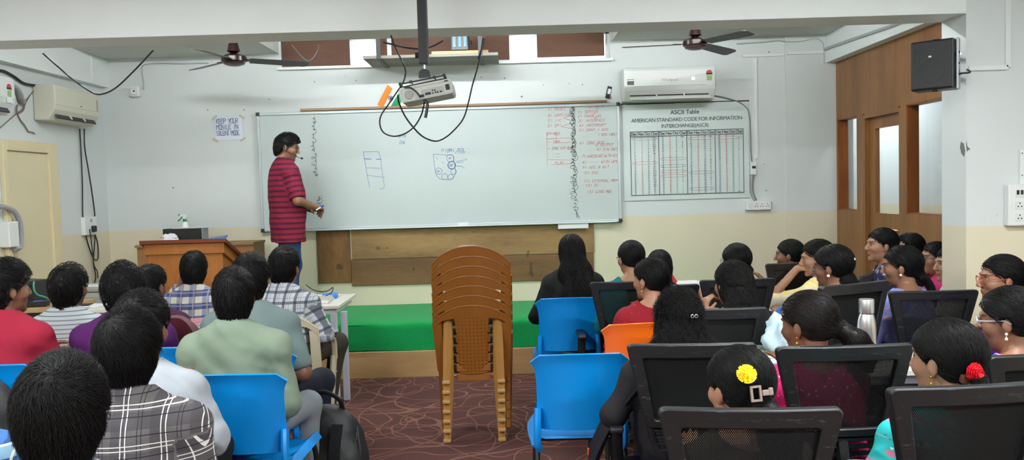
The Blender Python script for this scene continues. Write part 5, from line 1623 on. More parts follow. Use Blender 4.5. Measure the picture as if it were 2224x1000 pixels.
class Cone:
    def __init__(s, a, b, ra, rb):
        s.a, s.b, s.ra, s.rb = np.array(a, float), np.array(b, float), ra, rb
    def box(s):
        r = max(s.ra, s.rb)
        return np.minimum(s.a, s.b) - r, np.maximum(s.a, s.b) + r
    def d(s, X, Y, Z):
        ba = s.b - s.a
        L = max(float(ba @ ba), 1e-12)
        px, py, pz = X - s.a[0], Y - s.a[1], Z - s.a[2]
        t = np.clip((px * ba[0] + py * ba[1] + pz * ba[2]) / L, 0, 1)
        return np.sqrt((px - t * ba[0]) ** 2 + (py - t * ba[1]) ** 2 + (pz - t * ba[2]) ** 2) - (s.ra + (s.rb - s.ra) * t)
class Ell:
    def __init__(s, c, r, M=None):
        s.c, s.r = np.array(c, float), np.array(r, float)
        s.M = np.eye(3) if M is None else M
    def box(s):
        e = np.sqrt(((s.M * s.r[None, :]) ** 2).sum(1))
        return s.c - e, s.c + e
    def d(s, X, Y, Z):
        x, y, z = X - s.c[0], Y - s.c[1], Z - s.c[2]
        M = s.M
        u = (M[0, 0] * x + M[1, 0] * y + M[2, 0] * z) / s.r[0]
        v = (M[0, 1] * x + M[1, 1] * y + M[2, 1] * z) / s.r[1]
        w = (M[0, 2] * x + M[1, 2] * y + M[2, 2] * z) / s.r[2]
        k0 = np.sqrt(u * u + v * v + w * w)
        k1 = np.sqrt((u / s.r[0]) ** 2 + (v / s.r[1]) ** 2 + (w / s.r[2]) ** 2) + 1e-9
        return k0 * (k0 - 1.0) / k1
class Grid:
    def __init__(s, lo, hi, step, fine=()):
        """axis-aligned grid; FINE: [(lo, hi, step)] boxes whose slabs are sampled more closely"""
        s.ax = []
        for k in range(3):
            cuts = sorted([(b[0][k], b[1][k], b[2]) for b in fine])
            x, out = lo[k], []
            while x < hi[k] + step:
                out.append(x)
                h = step
                for a, b, st in cuts:
                    if a - st <= x < b:
                        h = min(h, st)
                    elif x < a < x + h:
                        h = min(h, max(a - x, st))
                x += h
            s.ax.append(np.array(out, f4))
        s.step = step
        s.F = np.full([len(a) for a in s.ax], 0.5, f4)
    def sl(s, lo, hi, m):
        out = []
        for k in range(3):
            i0 = max(int(np.searchsorted(s.ax[k], lo[k] - m)) - 1, 0)
            i1 = min(int(np.searchsorted(s.ax[k], hi[k] + m)) + 1, len(s.ax[k]))
            out.append(slice(i0, i1))
        return tuple(out)
    def xyz(s, q):
        return (s.ax[0][q[0]][:, None, None], s.ax[1][q[1]][None, :, None], s.ax[2][q[2]][None, None, :])
    def union(s, prims, k=0.02, infl=0.0):
        for p in prims:
            kk = k
            if isinstance(p, tuple):
                p, kk = p
            lo, hi = p.box()
            q = s.sl(lo - infl, hi + infl, kk + 2.2 * s.step)
            if any(a.start >= a.stop for a in q):
                continue
            d = (p.d(*s.xyz(q)) - infl).astype(f4)
            a = s.F[q]
            if kk > 0:
                h = np.maximum(kk - np.abs(a - d), 0) / kk
                s.F[q] = np.minimum(a, d) - h * h * kk * 0.25
            else:
                s.F[q] = np.minimum(a, d)
    def cut(s, prims, k=0.01, infl=0.0):
        """subtract"""
        for p in prims:
            lo, hi = p.box()
            q = s.sl(lo - infl, hi + infl, k + 2 * s.step)
            if any(a.start >= a.stop for a in q):
                continue
            d = -(p.d(*s.xyz(q)) - infl).astype(f4)
            a = s.F[q]
            h = np.maximum(k - np.abs(a - d), 0) / k
            s.F[q] = np.maximum(a, d) + h * h * k * 0.25
    def clip(s, fn, k=0.006):
        """keep where fn(X, Y, Z) < 0"""
        q = (slice(None),) * 3
        d = np.broadcast_to(fn(*s.xyz(q)), s.F.shape).astype(f4)
        h = np.maximum(k - np.abs(s.F - d), 0) / k
        s.F = np.maximum(s.F, d) + h * h * k * 0.25
    def sample(s, P):
        """trilinear value and gradient (uniform grids)"""
        st = s.step
        o = np.array([a[0] for a in s.ax])
        n = np.array(s.F.shape)
        g = np.clip((P - o) / st, 0.001, n - 2.001)
        i = g.astype(int)
        f = g - i
        F = s.F
        c = {}
        for a in (0, 1):
            for b in (0, 1):
                for d in (0, 1):
                    c[a, b, d] = F[i[:, 0] + a, i[:, 1] + b, i[:, 2] + d]
        fx, fy, fz = f[:, 0], f[:, 1], f[:, 2]
        def l(a, b, t):
            return a + (b - a) * t
        x00, x10, x01, x11 = l(c[0, 0, 0], c[1, 0, 0], fx), l(c[0, 1, 0], c[1, 1, 0], fx), l(c[0, 0, 1], c[1, 0, 1], fx), l(c[0, 1, 1], c[1, 1, 1], fx)
        y0, y1 = l(x00, x10, fy), l(x01, x11, fy)
        v = l(y0, y1, fz)
        gz = y1 - y0
        gy = l(x10 - x00, x11 - x01, fz)
        gx = l(l(c[1, 0, 0] - c[0, 0, 0], c[1, 1, 0] - c[0, 1, 0], fy), l(c[1, 0, 1] - c[0, 0, 1], c[1, 1, 1] - c[0, 1, 1], fy), fz)
        G = np.stack([gx, gy, gz], 1) / st
        return v, G / (np.linalg.norm(G, axis=1, keepdims=True) + 1e-9)
    def mesh(s):
        F = s.F
        xs, ys, zs = s.ax
        S = F < 0
        cnt = np.zeros([n - 1 for n in F.shape], np.int8)
        for a in (0, 1):
            for b in (0, 1):
                for c in (0, 1):
                    cnt += S[a:a + cnt.shape[0], b:b + cnt.shape[1], c:c + cnt.shape[2]]
        mask = (cnt > 0) & (cnt < 8)
        I, J, K = np.nonzero(mask)
        idx = np.full(mask.shape, -1, np.int64)
        idx[I, J, K] = np.arange(len(I))
        pos = np.zeros((len(I), 3)); num = np.zeros(len(I))
        offs = [((a, b, c), (a2, b2, c2)) for (a, b, c, a2, b2, c2) in
                [(0, b, c, 1, b, c) for b in (0, 1) for c in (0, 1)] + [(a, 0, c, a, 1, c) for a in (0, 1) for c in (0, 1)] + [(a, b, 0, a, b, 1) for a in (0, 1) for b in (0, 1)]]
        for A, B in offs:
            va, vb = F[I + A[0], J + A[1], K + A[2]], F[I + B[0], J + B[1], K + B[2]]
            x = (va < 0) != (vb < 0)
            t = np.where(x, va / np.where(x, va - vb, 1), 0)
            pa = np.stack([xs[I + A[0]], ys[J + A[1]], zs[K + A[2]]], 1)
            pb = np.stack([xs[I + B[0]], ys[J + B[1]], zs[K + B[2]]], 1)
            pos += np.where(x[:, None], pa + (pb - pa) * t[:, None], 0)
            num += x
        V = pos / np.maximum(num, 1)[:, None]
        Q = []
        nx, ny, nz = F.shape
        e = np.nonzero(S[:-1, 1:-1, 1:-1] != S[1:, 1:-1, 1:-1])
        i, j, k = e[0], e[1] + 1, e[2] + 1
        q = np.stack([idx[i, j - 1, k - 1], idx[i, j, k - 1], idx[i, j, k], idx[i, j - 1, k]], 1)
        fl = ~S[i, j, k]; q[fl] = q[fl][:, ::-1]; Q.append(q)
        e = np.nonzero(S[1:-1, :-1, 1:-1] != S[1:-1, 1:, 1:-1])
        i, j, k = e[0] + 1, e[1], e[2] + 1
        q = np.stack([idx[i - 1, j, k - 1], idx[i - 1, j, k], idx[i, j, k], idx[i, j, k - 1]], 1)
        fl = ~S[i, j, k]; q[fl] = q[fl][:, ::-1]; Q.append(q)
        e = np.nonzero(S[1:-1, 1:-1, :-1] != S[1:-1, 1:-1, 1:])
        i, j, k = e[0] + 1, e[1] + 1, e[2]
        q = np.stack([idx[i - 1, j - 1, k], idx[i, j - 1, k], idx[i, j, k], idx[i - 1, j, k]], 1)
        fl = ~S[i, j, k]; q[fl] = q[fl][:, ::-1]; Q.append(q)
        Q = np.concatenate(Q)
        Q = Q[(Q >= 0).all(1)]
        return V, Q

def vnormals(V, Q):
    n = np.cross(V[Q[:, 2]] - V[Q[:, 0]], V[Q[:, 3]] - V[Q[:, 1]])
    N = np.zeros_like(V)
    for k in range(4):
        np.add.at(N, Q[:, k], n)
    return N / (np.linalg.norm(N, axis=1, keepdims=True) + 1e-12)
def vnoise(P, seed=0):
    """smooth value noise, -1..1"""
    P = P + seed * 17.13
    i = np.floor(P).astype(np.int64)
    f = P - i
    f = f * f * (3 - 2 * f)
    def h(a, b, c):
        n = (a * 374761393 + b * 668265263 + c * 2147483647 + seed * 974711) & 0xffffffff
        n = ((n ^ (n >> 13)) * 1274126177) & 0xffffffff
        return ((n ^ (n >> 16)) & 0xffff) / 32767.5 - 1
    r = 0
    for a in (0, 1):
        for b in (0, 1):
            for c in (0, 1):
                w = (f[:, 0] if a else 1 - f[:, 0]) * (f[:, 1] if b else 1 - f[:, 1]) * (f[:, 2] if c else 1 - f[:, 2])
                r = r + w * h(i[:, 0] + a, i[:, 1] + b, i[:, 2] + c)
    return r
def np_mesh(name, V, Q, m, parent, attrs=None, smooth=True):
    me = bpy.data.meshes.new(name)
    nv, nf, kk = len(V), len(Q), Q.shape[1]
    me.vertices.add(nv); me.loops.add(nf * kk); me.polygons.add(nf)
    me.vertices.foreach_set('co', np.ascontiguousarray(V, f4).ravel())
    me.polygons.foreach_set('loop_start', np.arange(0, nf * kk, kk, dtype=np.int32))
    me.loops.foreach_set('vertex_index', np.ascontiguousarray(Q, np.int32).ravel())
    me.update(calc_edges=True)
    me.validate()
    if smooth:
        me.polygons.foreach_set('use_smooth', np.ones(len(me.polygons), bool))
    for k, (typ, A) in (attrs or {}).items():
        at_ = me.attributes.new(k, typ, 'POINT')
        at_.data.foreach_set('color' if 'COLOR' in typ else 'vector', np.ascontiguousarray(A, f4).ravel())
    return add(name, me, m, parent)

# ------------------------------------------------------------------ materials for people
def skin_material():
    t = NT('skin')
    a = t.attr('col').outputs['Color']
    n = t.noise(t.objco(), 60, 3)
    t.base(t.mix(t.math('MULTIPLY', n, 0.18), a, (0.10, 0.035, 0.018, 1)))
    t.set(0.48, 0, 0.4)
    t.b.inputs['Subsurface Weight'].default_value = 0.0
    return t.m
M_SKIN = skin_material()
def hair_material(name, c, rough=0.38):
    t = NT(name)
    n = t.noise(t.objco(), 25, 3)
    c = srgb(c)
    t.base(t.mix(n, tuple(x * 0.7 for x in c[:3]) + (1,), tuple(x * 1.3 for x in c[:3]) + (1,)))
    t.set(rough, 0, 0.22)
    return t.m
M_HAIR = hair_material('black_hair', (14, 12, 12), 0.55)
M_CURL = hair_material('curly_black_hair', (18, 15, 14), 0.62)
M_HAIRB = hair_material('dark_brown_hair', (26, 21, 19), 0.42)

def cloth(name, c, rough=0.85, var=0.08, fine=True):
    if name in MATS:
        return MATS[name]
    t = NT(name)
    P = t.attr('pat').outputs['Vector']
    c = srgb(c)
    n = t.noise(P, 9, 3)
    t.base(t.mix(n, tuple(x * (1 - var) for x in c[:3]) + (1,), tuple(min(1, x * (1 + var)) for x in c[:3]) + (1,)))
    t.set(rough, 0, 0.25)
    t.bump(t.noise(P, 700, 2), 0.25, 0.0015)
    MATS[name] = t.m
    return t.m
def checked(name, basec, stripes, rough=0.85):
    """woven check: stripes = [(axis, period, width, offset, colour, strength)] in metres over the cloth"""
    t = NT(name)
    s = t.sep(t.attr('pat').outputs['Vector'])
    c = srgb(basec)
    cur = None
    for ax, per, wid, off, col, k in stripes:
        m_ = t.math('MULTIPLY', t.stripe(s[ax], per, wid, off), k)
        cur = t.mix(m_, cur if cur is not None else c, srgb(col))
    t.base(cur)
    t.set(rough, 0, 0.25)
    t.bump(t.noise(t.attr('pat').outputs['Vector'], 700, 2), 0.25, 0.0015)
    MATS[name] = t.m
    return t.m
def printed(name, basec, spots, scale=22.0, size=0.3, rough=0.8):
    """cloth with scattered printed motifs"""
    t = NT(name)
    P = t.attr('pat').outputs['Vector']
    cur = srgb(basec)
    for i, (col, sc, sz) in enumerate(spots):
        q = t.new('ShaderNodeVectorMath', operation='ADD')
        t.link(P, q.inputs[0]); q.inputs[1].default_value = (i * 3.3, i * 1.7, i * 0.9)
        wv = t.new('ShaderNodeVectorMath', operation='ADD')
        nn = t.new('ShaderNodeTexNoise'); nn.inputs['Scale'].default_value = 40
        t.link(q.outputs[0], nn.inputs['Vector'])
        sc_ = t.new('ShaderNodeVectorMath', operation='SCALE'); sc_.inputs['Scale'].default_value = 0.02
        t.link(nn.outputs['Color'], sc_.inputs[0])
        t.link(q.outputs[0], wv.inputs[0]); t.link(sc_.outputs[0], wv.inputs[1])
        v = t.new('ShaderNodeTexVoronoi'); v.inputs['Scale'].default_value = sc
        v.inputs['Randomness'].default_value = 0.7
        t.link(wv.outputs[0], v.inputs['Vector'])
        cur = t.mix(t.math('LESS_THAN', v.outputs['Distance'], sz), cur, srgb(col))
    t.base(cur)
    t.set(rough, 0, 0.3)
    MATS[name] = t.m
    return t.m

HAIRLINE = (np.array([-0.20, -0.085, -0.062, -0.035, -0.012, 0.004, 0.016, 0.030, 0.05, 0.068, 0.082, 0.2]),
            np.array([-0.075, -0.072, -0.066, -0.05, -0.028, -0.026, -0.012, 0.018, 0.032, 0.052, 0.068, 0.1]))
class Frame:
    """head frame: M columns are the head's right, front and up; c its centre"""
    def __init__(s, c, M):
        s.c, s.M = np.array(c, float), M
    def w(s, p):
        return s.M @ np.array(p, float) + s.c
    def loc(s, X, Y, Z):
        x, y, z = X - s.c[0], Y - s.c[1], Z - s.c[2]
        M = s.M
        return (M[0, 0] * x + M[1, 0] * y + M[2, 0] * z, M[0, 1] * x + M[1, 1] * y + M[2, 1] * z, M[0, 2] * x + M[1, 2] * y + M[2, 2] * z)
    def pts(s, P):
        return (P - s.c) @ s.M

def strands(G, roots, dirfn, length, steps, w0, lift, rng, wave=0.0, taper=0.35):
    """hair strands that hug the field G: three-sided tapering tubes; returns V, Q"""
    n = len(roots)
    P = roots.copy()
    L = length * rng.uniform(0.6, 1.25, n)
    ph = rng.uniform(0, 6.28, n)
    off = rng.uniform(0.0003, 0.0022, n)
    path, nor = [], []
    for k in range(steps + 1):
        v, N = G.sample(P)
        P = P - N * (v - off - lift * (k / steps) ** 2 * rng.uniform(0.2, 1.0, n))[:, None] * (1.0 if k else 1.0)
        path.append(P.copy()); nor.append(N)
        D = dirfn(P)
        D = D - N * (D * N).sum(1, keepdims=True)
        D = D / (np.linalg.norm(D, axis=1, keepdims=True) + 1e-9)
        if wave:
            Sd = np.cross(N, D)
            D = D + Sd * (wave * np.sin(ph + k * 1.5))[:, None]
        P = P + D * (L / steps)[:, None]
    V = np.zeros((n, steps + 1, 3, 3))
    for k in range(steps + 1):
        a = path[min(k + 1, steps)] - path[max(k - 1, 0)]
        a /= (np.linalg.norm(a, axis=1, keepdims=True) + 1e-9)
        N = nor[k]
        B = np.cross(a, N)
        w = w0 * (1 - (1 - taper) * k / steps)
        V[:, k, 0] = path[k] + N * w * 0.55
        V[:, k, 1] = path[k] - N * w * 0.5 + B * w
        V[:, k, 2] = path[k] - N * w * 0.5 - B * w
    base = (np.arange(n) * (steps + 1) * 3)[:, None, None, None]
    kk = (np.arange(steps) * 3)[None, :, None, None]
    j = np.array([[0, 1], [1, 2], [2, 0]])
    q = np.stack([j[:, 0], j[:, 1], j[:, 1] + 3, j[:, 0] + 3], 1)[None, None]
    return V.reshape(-1, 3), (base + kk + q).reshape(-1, 4)

def tubes_np(paths, r0, r1, n=5):
    """several tapering tubes, as one V, Q"""
    mb = MB()
    for p in paths:
        m_ = len(p)
        mb.tube(p, [r0 + (r1 - r0) * i / (m_ - 1) for i in range(m_)], n, cap=False)
    return np.array(mb.v), np.array(mb.f)
def unit(v):
    v = np.array(v, float)
    return v / (np.linalg.norm(v) + 1e-12)
def hand_prims(wr, d, n, side, curl=0.35, sc=1.0):
    """palm, four unequal bent fingers and a thumb; side +1 right hand, -1 left"""
    d = unit(d); n = np.array(n, float); n = unit(n - d * (n @ d))
    e = np.cross(d, n) * side          # towards the thumb
    wr = np.array(wr, float)
    P = []
    ks = [(0.030, 0.084), (0.010, 0.090), (-0.010, 0.086), (-0.028, 0.078)]
    ln = [(0.040, 0.036), (0.044, 0.040), (0.041, 0.037), (0.032, 0.029)]
    for i, ((a, b), (l1, l2)) in enumerate(zip(ks, ln)):
        kn = wr + (d * b + e * a) * sc
        P.append((Cone(wr + (d * 0.012 + e * a * 0.55) * sc, kn, 0.0150 * sc, 0.0125 * sc), 0.012))
        c1, c2 = curl * (0.8 + 0.12 * i), curl * (2.0 + 0.2 * i)
        d1 = unit(d * math.cos(c1) + n * math.sin(c1) + e * (a * 2.0))
        d2 = unit(d * math.cos(c2) + n * math.sin(c2) + e * (a * 1.0))
        p1 = kn + d1 * l1 * sc
        P.append((Cone(kn, p1, 0.0105 * sc, 0.0092 * sc), 0.004))
        P.append((Cone(p1, p1 + d2 * l2 * sc, 0.0092 * sc, 0.0075 * sc), 0.002))
    t0 = wr + (d * 0.022 + e * 0.022 + n * 0.006) * sc
    t1 = t0 + unit(d * 0.7 + e * 0.75 + n * 0.35) * 0.042 * sc
    t2 = t1 + unit(d * 0.95 + e * 0.25 + n * 0.45) * 0.032 * sc
    P.append((Cone(wr + d * 0.01, t0, 0.016 * sc, 0.014 * sc), 0.01))
    P.append((Cone(t0, t1, 0.0135 * sc, 0.0108 * sc), 0.004))
    P.append((Cone(t1, t2, 0.0108 * sc, 0.0085 * sc), 0.002))
    return P, wr + d * 0.085 * sc

SKINS = {'a': (142, 100, 76), 'b': (122, 84, 62), 'c': (164, 120, 94), 'd': (100, 68, 52), 'e': (182, 140, 112)}
PEOPLE = []
def person(label, u, v, Y, rz=0, yaw=0, pitch=0, roll=0, sex='m', skin='a', hair=None, top=None, pants=None, larm='desk', rarm='desk', wide=1.0, lean=0.035,
           stand=False, floor=0.0, knees=None, group=None, zoff=0.0, hands_fine=False, extra=None, belly=0.0, seed=0, sxk=1.0, nhalf=0.0):
    rng = np.random.default_rng(100 + seed)
    P = at(u, v, Y)
    f = sex == 'f'
    hs = 0.955 if f else 1.0
    ht = hair.get('h', 0.012)
    T = P.z - floor + zoff
    hz = T - (0.119 * hs + ht * 0.9 + 0.002)
    ly = lean
    zc = hz - 0.128 * hs
    sx = (0.148 if f else 0.172) * wide * sxk
    sz = zc - (0.094 if not f else 0.085)
    hipz = 0.90 if stand else 0.562
    A = R(rz)
    head = Frame((0, ly + 0.025, hz), rotm(yaw, pitch, roll))
    # keep the crown over the wanted point when the head nods
    org = Vector((P.x, P.y, floor)) - Matrix.Rotation(A, 3, 'Z') @ Vector((0, ly + 0.025, 0))
    root = thing('person', label, 'person', org, A, group)
    H = lambda p: head.w(np.array(p) * hs)
    HE = lambda c, r, M=None: Ell(H(c), np.array(r) * hs, head.M if M is None else head.M @ M)
    wd = wide * (0.90 if f else 1.0)
    L = zc - hipz
    torso = [Ell((0, -0.01, hipz - 0.005), (0.165 * wd, 0.118, 0.10)), Ell((0, ly * 0.3, hipz + 0.36 * L), (0.142 * wd, 0.104, 0.15)),
             Ell((0, ly * 0.75, zc - 0.17), (0.158 * wd, 0.108, 0.16)), Ell((0, ly - 0.03, zc - 0.085), (0.125 * wd, 0.07, 0.085))]
    if f:
        torso += [Ell((s * 0.068, ly + 0.085, zc - 0.215), (0.055, 0.045, 0.055)) for s in (-1, 1)]
    if belly:
        torso.append(Ell((0, belly, hipz + 0.15), (0.15 * wd, 0.13, 0.17)))
    sh = [Cone((s * 0.03, ly - 0.016, zc - 0.002), (s * sx * 0.8, ly - 0.008, sz + 0.012), 0.043 if not f else 0.035, 0.047 if not f else 0.038) for s in (-1, 1)]
    sh += [Cone((s * sx * 0.6, ly - 0.008, sz - 0.01), (s * sx, ly - 0.005, sz), 0.052 if not f else 0.042, 0.054 if not f else 0.045) for s in (-1, 1)]
    nr = 0.057 if not f else 0.046
    neck = Cone((0, ly - 0.012, zc - 0.04), H((0, -0.018, -0.055)), nr * 1.06, nr)
    AR = (0.050, 0.042, 0.029) if not f else (0.041, 0.034, 0.023)
    arms, hands, hb, segs = [], [], [], {}
    for s, pose in ((-1, larm), (1, rarm)):
        if pose == 'desk':
            el, wr, hn, curl = (s * (sx + 0.065), ly + 0.10, sz - 0.24), (s * 0.12, ly + 0.31, max(0.80, sz - 0.26)), (0, 0, -1), 0.3
        elif pose == 'lap':
            el, wr, hn, curl = (s * (sx + 0.04), ly + 0.0, sz - 0.26), (s * 0.11, ly + 0.20, 0.70), (0, 0, -1), 0.35
        elif pose == 'side':
            el, wr, hn, curl = (s * (sx + 0.05), ly - 0.01, sz - 0.28), (s * (sx + 0.03), ly + 0.13, sz - 0.48), (-s, 0, 0), 0.4
        else:
            el, wr = pose[0], pose[1]
            hn = pose[2] if len(pose) > 2 else (0, 0, -1)
            curl = pose[3] if len(pose) > 3 else 0.35
        el, wr = np.array(el, float), np.array(wr, float)
        a0 = np.array((s * sx, ly - 0.005, sz - 0.008))
        arms += [Cone(a0, el, AR[0], AR[1]), Cone(el, wr, AR[1] * 0.98, AR[2])]
        hd = pose[4] if not isinstance(pose, str) and len(pose) > 4 else unit(wr - el)
        hp, hc = hand_prims(wr, hd, hn, s, curl, 1.0 if not f else 0.9)
        hands += hp; hb.append(hc)
        segs[s] = (a0, el, wr)
    if stand:
        kn = [np.array((s * 0.10, 0.02, 0.49)) for s in (-1, 1)]
        an = [np.array((s * 0.105, -0.03, 0.09)) for s in (-1, 1)]
        toe = [np.array((s * 0.125, 0.14, 0.035)) for s in (-1, 1)]
    else:
        kn, an = [], []
        for i, s in enumerate((-1, 1)):
            if knees:
                kn.append(np.array(knees[i][0], float)); an.append(np.array(knees[i][1], float))
            else:
                kn.append(np.array((s * 0.11, 0.37, 0.552))); an.append(np.array((s * 0.11, 0.37, 0.085)))
        toe = [a + np.array((0.0, 0.15, -0.05)) for a in an]
    legs = []
    for i, s in enumerate((-1, 1)):
        hp0 = np.array((s * 0.09, 0.0 if stand else 0.02, hipz - 0.01))
        legs += [Cone(hp0, kn[i], 0.082 * (0.95 if f else 1), 0.055), Cone(kn[i], an[i], 0.052, 0.036)]
    feet = [(Cone(an[i], toe[i], 0.036, 0.026), 0.02) for i in (0, 1)]
    hd_ = [(HE((0, -0.012, 0.03), (0.076, 0.097, 0.088)), 0.01), (HE((0, 0.022, -0.02), (0.064, 0.070, 0.084)), 0.025), (HE((0, 0.034, -0.066), (0.050, 0.054, 0.043)), 0.02),
           (HE((0, 0.078, -0.094), (0.020, 0.016, 0.016)), 0.018), (HE((0, 0.078, 0.036), (0.046, 0.019, 0.010)), 0.014), (Cone(H((0, 0.091, 0.020)), H((0, 0.1105, -0.018)), 0.0080 * hs, 0.0115 * hs), 0.008),
           (HE((0.011, 0.103, -0.023), (0.008, 0.009, 0.007)), 0.005), (HE((-0.011, 0.103, -0.023), (0.008, 0.009, 0.007)), 0.005),
           (HE((0, 0.0895, -0.049), (0.022, 0.010, 0.0052)), 0.004), (HE((0, 0.0888, -0.060), (0.019, 0.010, 0.0058)), 0.003)]
    hd_ += [(HE((s * 0.040, 0.058, -0.018), (0.027, 0.028, 0.026)), 0.02) for s in (-1, 1)]
    ears = []
    for s in (-1, 1):
        ears += [(HE((s * 0.0775, -0.006, -0.004), (0.009, 0.019, 0.028), np.array(Matrix.Rotation(R(-s * 22), 3, 'Z') @ Matrix.Rotation(R(14), 3, 'X'))), 0.006), (HE((s * 0.074, 0.002, -0.030), (0.007, 0.009, 0.010)), 0.005)]
    body_p = torso + [(p, 0.035) for p in sh] + [(neck, 0.02)] + [(p, 0.02) for p in arms + legs] + feet + hands + hd_ + ears
    lo = np.min([(p[0] if isinstance(p, tuple) else p).box()[0] for p in body_p], axis=0) - 0.03
    hi = np.max([(p[0] if isinstance(p, tuple) else p).box()[1] for p in body_p], axis=0) + 0.03
    st = max(0.0042, min(0.006, 0.00115 * Y))
    fine = [(head.c - np.array((0.11, 0.13, 0.14)), head.c + np.array((0.11, 0.13, 0.13)), st)]
    fs = 0.0055 if hands_fine else 0.0105
    fine += [(c - 0.085, c + 0.085, fs) for c in hb]
    G = Grid(lo, hi, 0.016, fine)
    G.union(torso, 0.05)
    G.union(sh, 0.04)
    G.union([neck], 0.02)
    G.union(hd_)
    G.cut([HE((s * 0.031, 0.096, 0.014), (0.017, 0.012, 0.010)) for s in (-1, 1)], 0.008)
    G.cut([HE((s * 0.088, -0.002, -0.002), (0.008, 0.010, 0.017)) for s in (-1, 1)], 0.004)
    G.union([(HE((s * 0.031, 0.0755, 0.014), (0.0125, 0.0125, 0.0125)), 0.001) for s in (-1, 1)])
    G.union(ears)
    G.union(arms, 0.025)
    G.union(legs, 0.03)
    G.union(feet)
    G.union(hands)
    V, Q = G.mesh()
    Lc = head.pts(V) / hs
    sc = np.array(srgb(SKINS[skin]))
    C = np.tile(sc, (len(V), 1))
    near_head = (np.abs(Lc).max(1) < 0.16) & (np.min([np.linalg.norm(V - c_, axis=1) for c_ in hb], axis=0) > 0.105) if hands_fine else np.abs(Lc).max(1) < 0.16
    x, y, z = np.abs(Lc[:, 0]), Lc[:, 1], Lc[:, 2]
    lip = near_head & (y > 0.085) & (x < 0.024) & (z < -0.045) & (z > -0.067)
    C[lip, :3] *= np.array((0.85, 0.62, 0.6)) if not f else np.array((0.95, 0.62, 0.6))
    brow = near_head & (y > 0.062) & (x > 0.012) & (x < 0.054) & (z > 0.0345 - (x - 0.03) ** 2 * 6) & (z < 0.0405 - (x - 0.03) ** 2 * 6)
    C[brow, :3] = np.array((0.012, 0.01, 0.009))
    eye = near_head & ((x - 0.031) ** 2 / 0.0125 ** 2 + (z - 0.014) ** 2 / 0.0058 ** 2 < 1) & (y > 0.075)
    C[eye, :3] = 0.42
    C[eye & ((x - 0.031) ** 2 + (z - 0.014) ** 2 < 0.0066 ** 2), :3] = 0.012
    lid = near_head & (y > 0.07) & ((x - 0.031) ** 2 / 0.0165 ** 2 + (z - 0.016) ** 2 / 0.0098 ** 2 < 1) & ~eye
    C[lid, :3] *= 0.45
    if not f:
        beard = near_head & (y > 0.0) & (z < -0.035) & (z > -0.11)
        C[beard, :3] *= 0.72
        mo = near_head & (y > 0.088) & (x < 0.026) & (z < -0.034) & (z > -0.045)
        C[mo, :3] *= 0.35
    np_mesh('body', V, Q, M_SKIN, root, {'col': ('FLOAT_COLOR', C)})
    # ---------------- clothes
    if top:
        infl = top.get('infl', 0.013)
        sl = top.get('sleeve', 'long')
        tp = list(torso)
        if not stand and not belly:
            tp.append(Ell((0, ly * 0.25, hipz + 0.22 * L), (0.155 * wd, 0.118, 0.17)))
        if stand:
            tp += [Cone((-0.075, 0.0, hipz - 0.3), (-0.06, 0.01, hipz + 0.1), 0.125, 0.12), Cone((0.075, 0.0, hipz - 0.3), (0.06, 0.01, hipz + 0.1), 0.125, 0.12)]
        if top.get('loose'):
            tp.append(Ell((0, ly * 0.4 - 0.01, zc - 0.25), (0.175 * wd, 0.125, 0.24)))
        cs = max(0.007, min(0.012, 0.0027 * Y))
        ap, cuts = [], []
        for s in (-1, 1):
            a0, el, wr = segs[s]
            if sl == 'short':
                e1 = a0 + (el - a0) * 0.80
                ap.append(Cone(a0, e1, AR[0] * 1.08, AR[1] * 1.2)); cuts.append((e1, unit(el - a0)))
            elif sl == 'elbow':
                e1 = el + (wr - el) * 0.12
                ap += [Cone(a0, el, AR[0] * 1.05, AR[1] * 1.15), Cone(el, e1, AR[1] * 1.15, AR[1] * 1.1)]; cuts.append((e1, unit(wr - el)))
            elif sl == 'rolled':
                e1 = el + (wr - el) * 0.35
                ap += [Cone(a0, el, AR[0] * 1.05, AR[1] * 1.15), Cone(el, e1, AR[1] * 1.15, AR[1] * 1.15)]; cuts.append((e1, unit(wr - el)))
            elif sl == 'long':
                e1 = el + (wr - el) * 0.93
                ap += [Cone(a0, el, AR[0] * 1.08, AR[1] * 1.12), Cone(el, e1, AR[1] * 1.12, AR[2] * 1.15)]; cuts.append((e1, unit(wr - el)))
        lo2 = np.min([p.box()[0] for p in tp + ap + sh], axis=0) - 0.05
        hi2 = np.max([p.box()[1] for p in tp + ap + sh], axis=0) + 0.05
        lo2[2] = (hipz - 0.10) if not stand else hipz - 0.26
        S = Grid(lo2, hi2, cs)
        S.union(tp, 0.06, infl)
        S.union(sh, 0.05, infl)
        S.union(ap, 0.03, infl * 0.8)
        hem = hipz - (0.075 if not stand else 0.205)
        S.clip(lambda X, Y_, Z: hem - Z)
        for e1, dv in cuts:
            S.cut([Ell(e1 + dv * (0.078 + infl), (0.075,) * 3)], 0.004)
        nk = top.get('neck', 'crew')
        if nk == 'collar':
            S.union([Cone((0, ly - 0.014, zc - 0.02), (0, ly - 0.004, zc + 0.028), nr + 0.026, nr + 0.017)], 0.02)
            S.clip(lambda X, Y_, Z: Z - (zc + 0.036 - (Y_ - ly) * 0.25) - 0.5 * np.maximum(0, np.abs(X) - 0.1), 0.004)
            S.cut([Cone((0, ly - 0.004, zc - 0.03), (0, ly + 0.03, zc + 0.16), nr + 0.008, nr + 0.008)], 0.004)
        elif nk == 'crew':
            S.cut([Cone((0, ly - 0.004, zc - 0.0), (0, ly + 0.05, zc + 0.14), nr + 0.014, nr + 0.02)], 0.006)
        else:
            S.cut([Ell((0, ly - 0.03, zc + 0.03), (nr + 0.045, 0.09, 0.085)), Ell((0, ly + 0.06, zc + 0.0), (nr + 0.03, 0.09, 0.11))], 0.008)
        V, Q = S.mesh()
        N = vnormals(V, Q)
